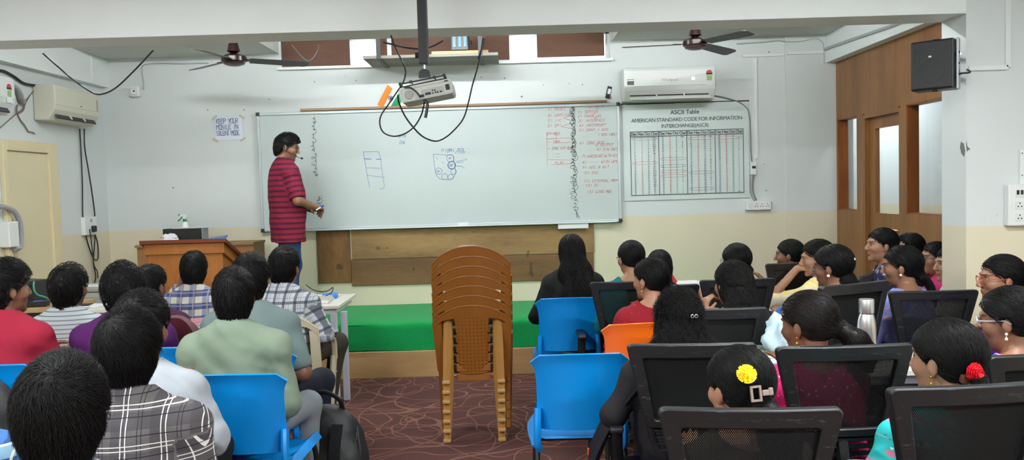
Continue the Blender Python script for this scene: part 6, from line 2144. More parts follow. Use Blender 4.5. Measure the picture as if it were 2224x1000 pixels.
        # soft folds
        amp = top.get('folds', 0.004)
        wv = vnoise(V * np.array((9, 9, 14)) + np.stack([V[:, 2] * 6, V[:, 0] * 4, V[:, 0] * 8], 1), seed) + 0.4 * vnoise(V * 26, seed + 3)
        wv = wv + 1.1 * (0.35 - np.abs(vnoise(V * np.array((11, 11, 17)) + np.stack([V[:, 2] * 9, V[:, 0] * 5, V[:, 0] * 10], 1), seed + 9)))
        V = V + N * (wv * amp)[:, None]
        pat = np.stack([V[:, 0] + 0.55 * np.sign(V[:, 0]) * np.maximum(0, V[:, 1] - ly + 0.02) , V[:, 2], np.zeros(len(V))], 1)
        for s in (-1, 1):
            a0, el, wr = segs[s]
            for (p0, p1, r_) in (((a0, el, AR[0] + 0.03), (el, wr, AR[1] + 0.03)) if sl in ('long', 'rolled') else ((a0, el, AR[0] + 0.03),)):
                ax = unit(p1 - p0)
                w_ = V - p0
                t = w_ @ ax
                pr = w_ - t[:, None] * ax
                on = (t > 0.015) & (t < np.linalg.norm(p1 - p0) + 0.02) & (np.linalg.norm(pr, axis=1) < r_) & (V[:, 0] * s > sx * 0.92 if p0 is a0 else np.ones(len(V), bool))
                e = unit(np.cross(ax, (0.3 * s, 1.0, 0.0)))
                e2 = np.cross(ax, e)
                pat[on, 0] = s * 0.5 + (pr @ e)[on] + 0.3 * (pr @ e2)[on]
                pat[on, 1] = 0.2 + t[on] + (0 if p0 is a0 else np.linalg.norm(el - a0))
        np_mesh(top.get('name', 'shirt'), V, Q, top['mat'], root, {'pat': ('FLOAT_VECTOR', pat)})
        if top.get('yoke'):
            pass
    pm = pants or cloth('dark_trousers', (40, 40, 46))
    if pm != 'none':
        Tg = [Ell((0, -0.01, hipz - 0.02), (0.16 * wd, 0.115, 0.085))]
        lo3 = np.min([p.box()[0] for p in legs + Tg], axis=0) - 0.03
        hi3 = np.max([p.box()[1] for p in legs + Tg], axis=0) + 0.03
        lo3[2] = 0.07
        S = Grid(lo3, hi3, 0.014)
        S.union(Tg, 0.03, 0.008); S.union(legs, 0.035, 0.009)
        S.clip(lambda X, Y_, Z: 0.10 - Z)
        S.clip(lambda X, Y_, Z: Z - (hipz + 0.02) - 0.09 * np.clip((Y_ - 0.10) * 20, 0, 1))
        V, Q = S.mesh()
        V = V + vnormals(V, Q) * (vnoise(V * 13, seed) * 0.004)[:, None]
        np_mesh('trousers', V, Q, pm, root, {'pat': ('FLOAT_VECTOR', V)})
    # ---------------- hair
    st_ = hair['style']
    h = ht
    step = max(0.0042, min(0.0075, 0.0018 * Y))
    vol = hair.get('vol', 0.0)
    cap = [(HE((0, -0.014, 0.034), (0.076 + h, 0.096 + h, 0.086 + h)), 0.01)]
    if st_ == 'short':
        cap = [(HE((0, -0.014, 0.034), (0.0775 + h * 0.75, 0.096 + h, 0.086 + h)), 0.01), (HE((0, -0.036, -0.022), (0.070 + h * 0.4, 0.070 + h * 0.6, 0.075)), 0.03), (HE((0, -0.044, -0.068), (0.060 + h * 0.15, 0.050 + h * 0.3, 0.05)), 0.02), (HE((0, 0.01, 0.07), (0.062 + vol, 0.085 + vol * 0.5, 0.05 + h + vol)), 0.03)]
    tail, tdir, tie = [], None, np.array(hair.get('tie', (0, -0.105, -0.02)))
    back = ly - 0.105 - 0.045
    if st_ in ('long', 'half', 'curly'):
        ln = hair.get('len', 0.36)
        ww = hair.get('w', 0.10)
        sh_x = hair.get('shift', 0.0)
        base = head.c
        tail = [(HE((0, -0.035, -0.03), (0.078 + h, 0.08 + h, 0.10)), 0.03),
                (Ell((sh_x * 0.3, ly - 0.085, base[2] - 0.14), (ww * 0.92, 0.06, 0.12)), 0.05), (Ell((sh_x, back - 0.005, base[2] - ln * 0.62), (ww, 0.042, ln * 0.36)), 0.05)]
        tdir = np.array((sh_x * 0.6, -0.12, -1.0))
    elif st_ == 'pony':
        pts = hair.get('tail', [(0, -0.125, -0.03), (0.03, -0.165, -0.10), (0.05, -0.165, -0.2), (0.05, -0.15, -0.27)])
        rs = hair.get('rs', [0.024, 0.036, 0.03, 0.010])
        hp_ = [H(p) for p in pts]
        tail = [(Cone(hp_[i], hp_[i + 1], rs[i], rs[i + 1]), 0.02) for i in range(len(pts) - 1)] + [(Cone(H(tie * 0.95), hp_[0], 0.03, rs[0]), 0.02)]
        tdir = unit(hp_[-1] - hp_[0])
    elif st_ == 'braid':
        pts = hair.get('tail', [(0, -0.105, -0.07), (0.0, -0.135, -0.13), (0.0, -0.13, -0.22), (0.0, -0.125, -0.33)])
        path = smooth_path([H(p) for p in pts], 6)
        n_ = len(path)
        tail = [(Cone(H(tie * 0.9), np.array(path[0]), 0.03, 0.024), 0.02)]
        for i, p in enumerate(path):
            s = 1 if i % 2 else -1
            r_ = 0.023 * (1 - 0.45 * i / n_)
            tail.append((Ell(np.array(p) + np.array((s * 0.008, 0, 0)), (r_, r_ * 0.8, r_ * 0.95)), 0.002))
        tdir = unit(np.array(path[-1]) - np.array(path[0]))
    elif st_ == 'bun':
        br = hair.get('br', 0.036)
        tail = [(Ell(H(tie * np.array((1, 1.16, 1))), (br, br * 0.8, br)), 0.008)]
        tdir = np.array((0.3, 0, -1.0))
    lo4 = np.min([p[0].box()[0] for p in cap + tail], axis=0) - 0.03
    hi4 = np.max([p[0].box()[1] for p in cap + tail], axis=0) + 0.03
    Gh = Grid(lo4, hi4, step)
    Gh.union(cap)
    hl = HAIRLINE[1].copy()
    covers = st_ in ('long', 'curly') and hair.get('ears', False) is False
    if covers:
        hl[HAIRLINE[0] < 0.02] = -0.2
        hl[6:8] = (-0.08, -0.02)
    if st_ == 'short':
        hl[:5] += np.array((-0.034, -0.034, -0.030, -0.020, -0.006))
    if 'low' in hair:
        hl[:5] += hair['low']
    def line(X, Y_, Z):
        lx_, ly_, lz_ = head.loc(X, Y_, Z)
        return np.interp(ly_ / hs, HAIRLINE[0], hl) - lz_ / hs + 0.004 * np.sin(lx_ * 160)
    Gh.clip(line, 0.01)
    if not covers:
        Gh.cut([HE((s * 0.092, -0.002, -0.010), (0.022, 0.027, 0.038)) for s in (-1, 1)], 0.006)
    Gh.union(tail, 0.02)
    if st_ in ('half', 'pony', 'braid', 'bun'):
        pass
    # clumps
    crown = np.array(hair.get('crown', (0.012, -0.07, 0.085)))
    q = (slice(None),) * 3
    V, Q = Gh.mesh()
    N = vnormals(V, Q)
    Lh = head.pts(V) / hs
    sd = Lh[:, 2] - np.interp(Lh[:, 1], HAIRLINE[0], hl)
    thin = (1 - np.clip(sd / 0.035, 0, 1) ** 0.7) * (np.abs(Lh).max(1) < 0.13) * (Lh[:, 1] > -0.06)
    V = V - N * (thin * h * 0.75)[:, None]
    if st_ == 'short':
        rel = Lh - crown
        az = np.arctan2(rel[:, 0], rel[:, 1] + rel[:, 2] * 0.3)
        rad = np.linalg.norm(rel, axis=1)
        cl = vnoise(np.stack([az * 4.5, rad * 14, rel[:, 2] * 6], 1), seed) * 0.6 + 0.4 * vnoise(Lh * 40, seed + 5)
        V = V + N * ((cl - 0.8) * hair.get('tuft', 0.005))[:, None]
    elif st_ in ('curly', 'half', 'long'):
        body_ = (Lh[:, 2] < 0.02)
        c_amp = hair.get('curl', 0.006)
        cl = vnoise(V * np.array((26, 26, 14)), seed) + 0.3 * vnoise(V * 45, seed + 2)
        V = V + N * ((cl - 1.0) * (0.0012 + c_amp * 0.8 * body_))[:, None]
    else:
        V = V + N * (vnoise(Lh * np.array((30, 14, 30)), seed) * 0.0012)[:, None]
    n_str = int(max(700, min(5200, 13000 / Y ** 1.3)) * hair.get('dens', 1.0))
    w0 = max(0.0009, 0.45 * Y / FPX * 1.4)
    fi = rng.integers(0, len(Q), n_str)
    wts = rng.dirichlet((1, 1, 1, 1), n_str)
    roots = (V[Q[fi]] * wts[:, :, None]).sum(1)
    ct = H(crown)
    tieW = H(tie)
    swirl = hair.get('swirl', 0.35)
    jv = rng.normal(size=(n_str, 3))
    def dir_short(Pp):
        d = Pp - ct
        d = d / (np.linalg.norm(d, axis=1, keepdims=True) + 1e-6)
        sw = np.cross(head.M[:, 2][None, :], d)
        l = head.pts(Pp) / hs
        d = d + sw * swirl + np.array((0, 0, -1.0)) * np.clip((0.03 - l[:, 2:3]) * 10, 0, 1.2) + head.M[:, 1] * np.clip((l[:, 1:2] - 0.0) * 6, 0, 0.7) * hair.get('fwd', 1.0)
        return d + hair.get('jit', 0.14) * jv
    def dir_pull(Pp):
        d = tieW - Pp
        dist = np.linalg.norm(d, axis=1, keepdims=True)
        d = d / (dist + 1e-6)
        if tdir is not None:
            td = unit(tdir)
            along = (Pp - tieW) @ td
            l = head.pts(Pp) / hs
            if st_ in ('half',):
                tl = ((l[:, 2] < tie[2] + 0.0) & (l[:, 1] < 0.02)) | (l[:, 2] < -0.03)
            elif st_ in ('long', 'curly'):
                tl = np.ones(len(Pp), bool)
            else:
                tl = (along > 0.0) & ((l[:, 1] < tie[1] * 0.93) | (l[:, 2] < -0.075))
            dn = np.tile(td, (len(Pp), 1))
            if st_ in ('long', 'curly'):
                dn = dn + (Pp - H((0, 0.02, 0.12))) * 6
            d = np.where(tl[:, None], dn, d)
        return d + hair.get('jit', 0.05) * jv
    if st_ == 'short':
        V2, Q2 = strands(Gh, roots, dir_short, hair.get('slen', 0.038), 5, w0, hair.get('lift', 0.008), rng)
    else:
        V2, Q2 = strands(Gh, roots, dir_pull, hair.get('slen', 0.075), 8, w0, hair.get('lift', 0.003), rng, hair.get('wave', 0.0))
    Vh, Qh = np.concatenate([V, V2]), np.concatenate([Q, Q2 + len(V)])
    np_mesh('hair', Vh, Qh, M_CURL if st_ in ('half', 'curly') else (M_HAIRB if hair.get('brown') else M_HAIR), root)
    ctx = dict(root=root, head=head, H=H, hs=hs, zc=zc, sx=sx, ly=ly, sz=sz, Y=Y, Gh=Gh, segs=segs, T=T, hipz=hipz)
    if extra:
        for e in extra:
            e(ctx)
    PEOPLE.append((label[:30], round(T, 3), round(P.x, 2), Y))
    return ctx

# ------------------------------------------------------------------ things worn
M_GOLD = mat('gold', (206, 160, 74), 0.3, 0.9)
M_PEARL = mat('pearl', (232, 226, 214), 0.25)
def earring(m=M_GOLD, drop=0.02, sides=(-1, 1), r=0.0055):
    def fn(c):
        for s in sides:
            mb = MB()
            p = c['H']((s * 0.083, 0.002, -0.036))
            mb.lathe([(0, -r), (r * 0.8, -r * 0.6), (r, 0), (r * 0.8, r * 0.6), (0, r)], p, 10)
            if drop > 0.01:
                mb.tube([p, p - np.array((0, 0, drop))], 0.0018, 5)
                mb.lathe([(0, -r), (r * 0.9, -r * 0.6), (r, 0), (r * 0.6, r), (0, r * 1.3)], p - np.array((0, 0, drop)), 10)
            mb.build('earring', m, c['root'], True)
    return fn
def glasses(m, rim=0.0018, lens=True):
    def fn(c):
        H = c['H']
        mb = MB()
        for s in (-1, 1):
            pts = [H((s * 0.032 + 0.024 * math.cos(q), 0.103 - 0.006 * abs(math.cos(q)), 0.010 + 0.018 * math.sin(q))) for q in [k * PI / 10 for k in range(21)]]
            mb.tube(pts, rim, 6)
            mb.tube([H((s * 0.056, 0.098, 0.016)), H((s * 0.078, 0.06, 0.016)), H((s * 0.084, 0.0, 0.014)), H((s * 0.084, -0.02, 0.0))], rim, 6)
        mb.tube([H((-0.009, 0.104, 0.014)), H((0, 0.108, 0.016)), H((0.009, 0.104, 0.014))], rim, 6)
        g = mb.build('glasses', m, c['root'], True)
        for s in (-1, 1):
            l = MB()
            l.prism([(0, 0)] * 0 or [(0, 0), (1, 0), (0, 1)], 0, 0) if False else None
            vs = [H((s * 0.032, 0.1025, 0.010))] + [H((s * 0.032 + 0.0235 * math.cos(q), 0.102 - 0.006 * abs(math.cos(q)), 0.010 + 0.0175 * math.sin(q))) for q in [k * PI / 10 for k in range(20)]]
            l.add(vs, [(0, k + 1, (k + 1) % 20 + 1) for k in range(20)])
            l.build('lens', M_GLASS, g)
    return fn
def clip_at(p, dims, m, name='hair_clip', fn2=None, lift=0.0):
    """small ornament sitting on the hair at direction p from the head's centre"""
    def fn(c):
        H = c['H']
        d = unit(H(p) - c['head'].c)
        r = 0.05
        G = c['Gh']
        while r < 0.26:
            q = np.array([c['head'].c + d * r])
            if G.sample(q)[0][0] > 0.0:
                break
            r += 0.002
        pos = Vector(c['head'].c + d * (r + 0.002 + lift))
        zax = Vector(d)
        up = Vector(c['head'].M[:, 2])
        xax = up.cross(zax).normalized()
        yax = zax.cross(xax)
        M = Matrix((xax, yax, zax)).transposed()
        if fn2:
            fn2(c, pos, M)
        else:
            mb = MB(); mb.box(pos, dims, M, min(dims) * 0.3); mb.build(name, m, c['root'], True)
    return fn
def blossom(name, m, rad, layers, petals, cup):
    def fn2(c, pos, M):
        mb = MB()
        r_ = random.Random(4)
        for L_ in range(layers):
            k = 1 - L_ / layers * 0.75
            for j in range(max(5, int(petals * k))):
                q = 2 * PI * (j + 0.5 * (L_ % 2)) / max(5, int(petals * k)) + r_.uniform(-0.15, 0.15)
                w_ = rad * cup * k
                def pet(a, b):
                    t = a * rad * k
                    s = (b - 0.5) * 2 * w_ * math.sin(min(a * 1.15, 1.0) * PI * 0.72 + 0.2)
                    zz_ = 0.004 + L_ * rad * 0.17 + (a ** 1.6) * rad * (0.16 + 0.24 * L_ / layers) - abs(b - 0.5) * rad * 0.1
                    return pos + M @ Vector((t * math.cos(q) - s * math.sin(q), t * math.sin(q) + s * math.cos(q), zz_))
                mb.sheet(pet, 4, 3, 0.0009)
        mb.build(name, m, c['root'], True)
    return fn2
# ------------------------------------------------------------------ cloths
C_GREYPL = checked('grey_plaid', (92, 88, 88), [(0, 0.105, 0.046, 0.0, (66, 62, 66), 0.7), (1, 0.115, 0.05, 0.2, (66, 62, 66), 0.7), (0, 0.105, 0.0032, 0.62, (214, 210, 206), 0.9), (0, 0.105, 0.0028, 0.74, (214, 210, 206), 0.9), (0, 0.105, 0.002, 0.22, (28, 26, 34), 0.9), (0, 0.105, 0.002, 0.32, (28, 26, 34), 0.9),
                                                      (1, 0.115, 0.0030, 0.60, (214, 210, 206), 0.85), (1, 0.115, 0.003, 0.71, (214, 210, 206), 0.85), (1, 0.115, 0.003, 0.9, (28, 26, 34), 0.9), (1, 0.115, 0.003, 0.36, (28, 26, 34), 0.9)])
C_BLUECH = checked('blue_check', (196, 190, 176), [(0, 0.085, 0.042, 0.0, (48, 72, 140), 0.6), (1, 0.085, 0.042, 0.3, (22, 44, 116), 0.85), (0, 0.085, 0.010, 0.72, (168, 160, 140), 0.5), (1, 0.085, 0.010, 0.05, (168, 160, 140), 0.5)])
C_BWPL = checked('black_white_plaid', (186, 188, 192), [(0, 0.062, 0.016, 0.0, (44, 54, 70), 0.75), (1, 0.066, 0.017, 0.3, (44, 54, 70), 0.75), (0, 0.062, 0.003, 0.42, (90, 100, 116), 0.7), (0, 0.062, 0.003, 0.62, (90, 100, 116), 0.7), (1, 0.066, 0.003, 0.75, (90, 100, 116), 0.7)])
C_STRIPE = checked('striped_jersey', (176, 182, 184), [(1, 0.0235, 0.0055, 0.0, (84, 92, 104), 0.85)])
C_LECT = checked('maroon_stripe_jersey', (132, 28, 52), [(1, 0.048, 0.020, 0.1, (58, 24, 46), 0.9)])
C_BLUEPL = checked('blue_plaid', (64, 104, 160), [(0, 0.07, 0.03, 0.0, (36, 62, 120), 0.7), (1, 0.075, 0.03, 0.0, (150, 190, 206), 0.6), (1, 0.075, 0.005, 0.6, (226, 230, 230), 0.8), (0, 0.07, 0.004, 0.7, (226, 220, 190), 0.8)])
C_YELLOW = checked('yellow_tie_dye', (226, 206, 120), [(0, 0.05, 0.018, 0.2, (226, 224, 212), 0.6), (1, 0.06, 0.02, 0.1, (206, 204, 200), 0.55), (0, 0.09, 0.02, 0.7, (214, 190, 96), 0.5)])
C_PINKSP = printed('magenta_kurta', (190, 22, 92), [((236, 190, 214), 34, 0.16), ((150, 14, 70), 16, 0.25)])
C_TURQ = printed('turquoise_floral', (42, 178, 178), [((196, 226, 226), 17, 0.24), ((190, 112, 138), 21, 0.24), ((16, 74, 88), 26, 0.20), ((230, 220, 226), 30, 0.12)])
C_BLUEFL = printed('blue_floral', (34, 92, 168), [((218, 128, 110), 16, 0.22), ((60, 140, 210), 9, 0.28), ((24, 44, 92), 20, 0.2)])
C_LILAC = printed('lilac_print', (132, 138, 198), [((190, 150, 180), 20, 0.3), ((100, 120, 190), 12, 0.3)])
C_NAVYPR = printed('navy_print', (34, 38, 74), [((142, 160, 206), 18, 0.26)])
C_RED = printed('red_kurta', (130, 16, 30), [((150, 44, 52), 24, 0.12)])
J_BLUE = cloth('blue_jeans', (44, 66, 104), 0.85, 0.15)
J_GREY = cloth('grey_jeans', (120, 124, 128), 0.9, 0.12)
J_DARK = cloth('dark_jeans', (30, 34, 44))
J_OLIVE = cloth('olive_trousers', (60, 56, 48))
J_BLACK = cloth('black_trousers', (26, 26, 30))

def mhair(h=0.018, vol=0.004, **k):
    d = dict(style='short', h=h, vol=vol); d.update(k); return d
# ------------------------------------------------------------------ the lecturer
def headset(c):
    H = c['H']
    mb = MB(); mb.tube(smooth_path([H((0.082, 0.0, -0.02)), H((0.085, 0.06, -0.04)), H((0.06, 0.12, -0.06)), H((0.03, 0.148, -0.062))]), 0.0025, 6)
    a = mb.build('headset_boom', M_INK, c['root'], True)
    mb = MB(); p = H((0.02, 0.152, -0.062)); mb.lathe([(0, -0.011), (0.009, -0.006), (0.011, 0), (0.009, 0.006), (0, 0.011)], p, 10); mb.build('microphone', M_INK, a, True)
    mb = MB(); mb.tube(smooth_path([H((0.084, -0.005, -0.03)), H((0.086, -0.02, 0.02)), H((0.06, -0.10, 0.0)), H((0, -0.125, -0.02))]), 0.003, 6); mb.build('headset_band', M_INK, c['root'], True)
def dark_collar(c):
    mb = MB()
    pts = [(0.076 * math.cos(q), c['ly'] + 0.002 + 0.074 * math.sin(q), c['zc'] + 0.012 - 0.022 * math.sin(q)) for q in [k * PI / 12 for k in range(25)]]
    mb.tube(pts, 0.008, 8); mb.build('neck_band', mat('dark_collar_cloth', (40, 28, 50), 0.85), c['root'], True)
person('man in a maroon and navy striped tee standing on the dais facing the whiteboard', 622, 290, 7.35, rz=-60, yaw=-24, pitch=14, sex='m', skin='a', hair=mhair(0.013, 0.010, fwd=1.4, tuft=0.004, low=0.02),
       top=dict(name='striped_tee', mat=C_LECT, sleeve='short', neck='crew', folds=0.004, loose=True, infl=0.014), pants=J_BLUE, stand=True, floor=DZ + 0.002, lean=0.0, belly=0.03, wide=1.2, seed=1, hands_fine=True,
       larm=((-0.25, 0.05, 1.07), (-0.09, 0.25, 0.98), (0, -0.2, -1), 0.7, (0.7, 0.5, -0.1)), rarm=((0.275, 0.03, 1.07), (0.13, 0.23, 1.00), (0, -0.3, -1), 0.9, (-0.6, 0.6, -0.1)), extra=[headset, dark_collar, glasses(M_INK)])
PEN = at(693, 453, 7.22)
mk = thing('marker_pen', 'blue marker pen held in the hands of the man at the whiteboard', 'pen', PEN)
RM = Matrix.Rotation(R(60), 3, 'Y')
mb = MB(); mb.tube([RM @ Vector((0, 0, -0.03)), RM @ Vector((0, 0, 0.02))], 0.007, 10); mb.build('barrel', M_WPLAS, mk, True)
mb = MB(); mb.tube([RM @ Vector((0, 0, 0.02)), RM @ Vector((0, 0, 0.05))], 0.008, 10); mb.build('cap', mat('marker_blue', (40, 80, 200), 0.4), mk, True)

# ------------------------------------------------------------------ left side
person('dark haired man at the lower left, nearest to the camera, only his head in view', 130, 776, 1.85, rz=6, yaw=10, pitch=4, skin='a', hair=mhair(0.026, 0.008, crown=(0.012, -0.075, 0.085), tuft=0.007, slen=0.055, dens=1.6, lift=0.010, low=-0.012), top=dict(mat=C_BLUEPL, sleeve='long', neck='collar'), larm='lap', rarm='lap', seed=2)
person('man in a grey and white plaid shirt seated behind the nearest head', 276, 672, 2.5, rz=2, yaw=6, pitch=6, larm='lap', rarm='lap', skin='a', hair=mhair(0.023, 0.004, crown=(-0.005, -0.07, 0.09), tuft=0.004, slen=0.06, dens=1.5, low=-0.016), top=dict(mat=C_GREYPL, sleeve='long', neck='collar', folds=0.004), seed=3, wide=1.05)
person('man in a white long sleeved shirt, head behind the plaid shirt man', 304, 635, 2.98, rz=-6, yaw=2, pitch=8, skin='b', hair=mhair(0.022, 0.008, tuft=0.006), top=dict(mat=cloth('white_shirt', (150, 154, 160)), sleeve='long', neck='collar', folds=0.009, loose=True), pants=J_BLACK, seed=4, wide=1.08,
       rarm=((0.27, 0.04, 0.70), (0.16, 0.27, 0.66)), sxk=1.03)
person('man in a pale green shirt with his back to the camera', 506, 583, 3.6, rz=2, yaw=10, pitch=3, skin='d', hair=mhair(0.016, 0.002, tuft=0.003, low=-0.008), top=dict(mat=cloth('sage_shirt', (116, 130, 112)), sleeve='long', neck='collar', folds=0.006), pants=J_GREY, seed=5, rarm='lap', larm='lap', wide=1.04,
       knees=[((-0.12, 0.40, 0.552), (-0.12, 0.36, 0.085)), ((0.24, 0.36, 0.555), (0.22, 0.36, 0.085))])
person('man in a purple shirt with thick tousled hair', 264, 573, 4.05, rz=4, yaw=18, pitch=2, skin='b', hair=mhair(0.032, 0.012, tuft=0.012, jit=0.28, lift=0.010, slen=0.05), top=dict(mat=cloth('purple_shirt', (72, 24, 82)), sleeve='long', neck='collar', folds=0.004), seed=6, wide=1.08)
person('boy with cropped hair behind the purple shirt, an ear showing', 324, 577, 4.9, rz=0, yaw=-14, pitch=6, skin='b', hair=mhair(0.014, 0.0, tuft=0.003), top=dict(mat=cloth('dark_violet_shirt', (66, 30, 60)), sleeve='short', neck='crew'), seed=7, larm='lap', rarm='lap')
person('boy in a blue and white checked shirt resting his cheek on his left hand', 420, 548, 5.6, rz=4, yaw=6, pitch=4, skin='b', hair=mhair(0.014, 0.006, tuft=0.004), top=dict(mat=C_BLUECH, sleeve='long', neck='collar', folds=0.005), seed=8, wide=0.98,
       larm=((-0.26, 0.22, 0.78), (-0.115, 0.10, 0.96), (0.9, 0.3, 0), 0.5, (0.15, 0.1, 1)), rarm='desk', hands_fine=True)
person('man in a grey green tee with short sleeves in front of the pale green shirt', 543, 553, 4.15, rz=-6, yaw=8, pitch=5, skin='b', hair=mhair(0.022, 0.008, tuft=0.006), top=dict(mat=cloth('grey_green_tee', (104, 120, 118)), sleeve='short', neck='crew', folds=0.005, loose=True), pants=J_DARK, seed=9, wide=1.12,
       rarm=((0.28, -0.01, 0.68), (0.2, 0.19, 0.64), (0, 0, -1), 0.4), larm='desk', knees=[((-0.12, 0.36, 0.552), (-0.12, 0.30, 0.085)), ((0.25, 0.36, 0.552), (0.22, 0.33, 0.085))])
person('man in a black and white plaid shirt and dark trousers beside the white table', 617, 537, 5.15, rz=-14, yaw=6, pitch=4, skin='a', hair=mhair(0.020, 0.008, tuft=0.005), top=dict(mat=C_BWPL, sleeve='long', neck='collar', folds=0.005, loose=True), pants=J_OLIVE, seed=10, wide=1.02,
       rarm=((0.27, 0.03, 0.70), (0.12, 0.24, 0.72), (0, 0, -1), 0.4), larm='lap', knees=[((-0.06, 0.42, 0.552), (-0.04, 0.36, 0.085)), ((0.19, 0.38, 0.575), (0.14, 0.28, 0.085))])
nbp = at(688, 741, 5.35)
nbk = thing('notebook', 'open notebook bent over the knee of the black and white plaid shirt man', 'notebook', (nbp.x - 0.02, 5.35, 0.665), R(-20))
MB().sheet(lambda a, b: ((a - 0.5) * 0.26, (b - 0.5) * 0.2, 0.012 + 0.016 * math.sin(a * 5.5)), 14, 4, 0.012).build('pages', mat('lilac_paper', (206, 196, 212), 0.8), nbk, True)
person('boy in a white and grey striped tee near the lab table', 148, 575, 4.6, rz=0, yaw=0, pitch=3, skin='b', hair=mhair(0.024, 0.010, tuft=0.010, jit=0.28, lift=0.009), top=dict(mat=C_STRIPE, sleeve='short', neck='crew', folds=0.003), seed=11, wide=0.98)
person('man in a crimson shirt with a beard at the left edge', 8, 567, 3.88, rz=-12, yaw=-22, pitch=2, skin='a', hair=mhair(0.028, 0.012, tuft=0.013, jit=0.3, lift=0.012, slen=0.05), top=dict(mat=cloth('crimson_shirt', (140, 26, 48)), sleeve='long', neck='collar', folds=0.005, loose=True), seed=12, wide=1.12)
person('person in a blue plaid shirt cut by the lower left edge, one shoulder showing', -142, 712, 2.2, rz=0, hair=mhair(), top=dict(mat=C_BLUEPL, sleeve='long', neck='collar'), larm='lap', rarm='lap', seed=13)

# ------------------------------------------------------------------ right side
person('woman in black with long wavy hair on the far blue chair', 1240, 508, 5.56, rz=4, yaw=4, pitch=2, sex='f', skin='c', hair=dict(style='long', h=0.016, len=0.50, w=0.13, curl=0.010, wave=0.7, dens=2.0, slen=0.11, shift=0.03), top=dict(mat=cloth('black_top', (24, 26, 25)), sleeve='long', neck='round'), pants=J_BLUE, seed=20, wide=1.06, larm=((-0.26, 0.02, 0.70), (-0.16, 0.24, 0.66)), rarm='lap')
person('woman in a teal top with hair gathered low, glasses edge showing', 1369, 522, 5.3, rz=6, yaw=14, pitch=4, sex='f', skin='c', hair=dict(style='pony', h=0.012, tie=(0.02, -0.098, -0.05), tail=[(0.02, -0.115, -0.06), (0.05, -0.12, -0.13), (0.05, -0.12, -0.2)], rs=[0.02, 0.03, 0.014]), top=dict(mat=cloth('teal_top', (18, 112, 116)), sleeve='elbow', neck='round'), seed=21, extra=[glasses(M_INK, 0.0014)])
person('woman with sleek dark hair half hidden behind the red kurta', 1432, 542, 5.75, rz=-4, yaw=-6, pitch=6, sex='f', skin='c', hair=dict(style='long', h=0.014, len=0.3, w=0.085, curl=0.002), top=dict(mat=cloth('dark_kurta', (34, 34, 44)), sleeve='elbow', neck='round'), seed=22, zoff=0.0)
person('woman in a red kurta with a gold earring on the orange chair', 1411, 560, 4.5, rz=14, yaw=30, pitch=4, sex='f', skin='c', hair=dict(style='braid', h=0.016, tie=(0.035, -0.10, -0.055), tail=[(0.04, -0.11, -0.075), (0.06, -0.125, -0.13), (0.07, -0.12, -0.22)]), top=dict(mat=C_RED, sleeve='long', neck='round', folds=0.005), pants=cloth('red_trousers', (132, 20, 36)), seed=23, wide=1.12, extra=[earring()], larm=((-0.24, 0.03, 0.70), (-0.14, 0.25, 0.66)))
def shawl(c):
    sx, sz, ly = c['sx'], c['sz'], c['ly']
    def fn(a, b):
        # from the shoulder down over the left arm, folds hanging to the seat
        z = sz + 0.055 - 0.62 * a
        out = 0.045 + 0.12 * min(1, a * 1.6) + 0.03 * a
        y = -0.11 + 0.26 * b
        fold = 0.014 * math.sin(b * 19 + a * 3) * (0.3 + a)
        return (-(sx + out + fold) + 0.10 * (1 - a) ** 3 * 1.2, ly + y + 0.02 * math.sin(a * 5), z)
    MB().sheet(fn, 26, 22, 0.004).build('shawl', cloth('black_shawl', (22, 22, 28)), c['root'], True)
def silver_clip(c, pos, M):
    mb = MB()
    for s in (-1, 1):
        mb.tube([pos + M @ Vector((0.008 * s + 0.006 * math.cos(q), 0.006 * math.sin(q), 0.006)) for q in [k * PI / 6 for k in range(13)]], 0.0022, 6)
    mb.build('hair_clip', M_STEEL, c['root'], True)
person('woman with a mass of curly hair and a silver clip, black shawl on her arm', 1472, 628, 3.2, rz=-4, yaw=0, pitch=5, sex='f', skin='c', hair=dict(style='half', h=0.018, len=0.40, w=0.165, curl=0.014, wave=1.2, dens=3.0, slen=0.10, lift=0.022, jit=0.35, tie=(0.035, -0.112, 0.02), brown=True, shift=0.0), top=dict(mat=cloth('black_kurta', (26, 24, 28)), sleeve='long', neck='round'), pants=J_BLACK, seed=24, wide=1.12, sxk=1.04,
       larm=((-0.27, -0.02, 0.68), (-0.22, 0.20, 0.66)), extra=[shawl, clip_at((0.035, -0.115, 0.025), (0.02, 0.01, 0.006), M_STEEL, fn2=silver_clip, lift=0.016)])
person('woman with wavy half tied hair propping her fist beside her face', 1590, 565, 4.15, rz=8, yaw=16, pitch=6, sex='f', skin='c', hair=dict(style='half', h=0.016, len=0.34, w=0.105, curl=0.010, wave=0.8, dens=2.0, tie=(0.0, -0.11, 0.0), brown=False, jit=0.15), top=dict(mat=cloth('black_net_top', (30, 28, 30)), sleeve='long', neck='round'), seed=25, hands_fine=True,
       larm=((-0.27, 0.20, 0.76), (-0.145, 0.11, 0.90), (1, 0.2, 0.1), 0.9, (0.25, 0.05, 1)))
person('woman with a smooth low knot and loose curls facing the empty cream wall', 1598, 528, 5.3, rz=8, yaw=18, pitch=4, sex='f', skin='c', hair=dict(style='bun', h=0.014, tie=(0.02, -0.085, -0.055), br=0.03), top=dict(mat=cloth('dark_brown_top', (44, 34, 32)), sleeve='elbow', neck='round'), seed=26, extra=[glasses(M_INK, 0.0012)])
person('girl with oiled hair in a low bun, farthest in the right hand rows', 1714, 520, 6.0, rz=40, yaw=24, pitch=4, sex='f', skin='b', hair=dict(style='bun', h=0.010, tie=(0.0, -0.10, -0.05), br=0.032), top=dict(mat=cloth('plum_top', (70, 34, 44)), sleeve='elbow', neck='round'), seed=27)
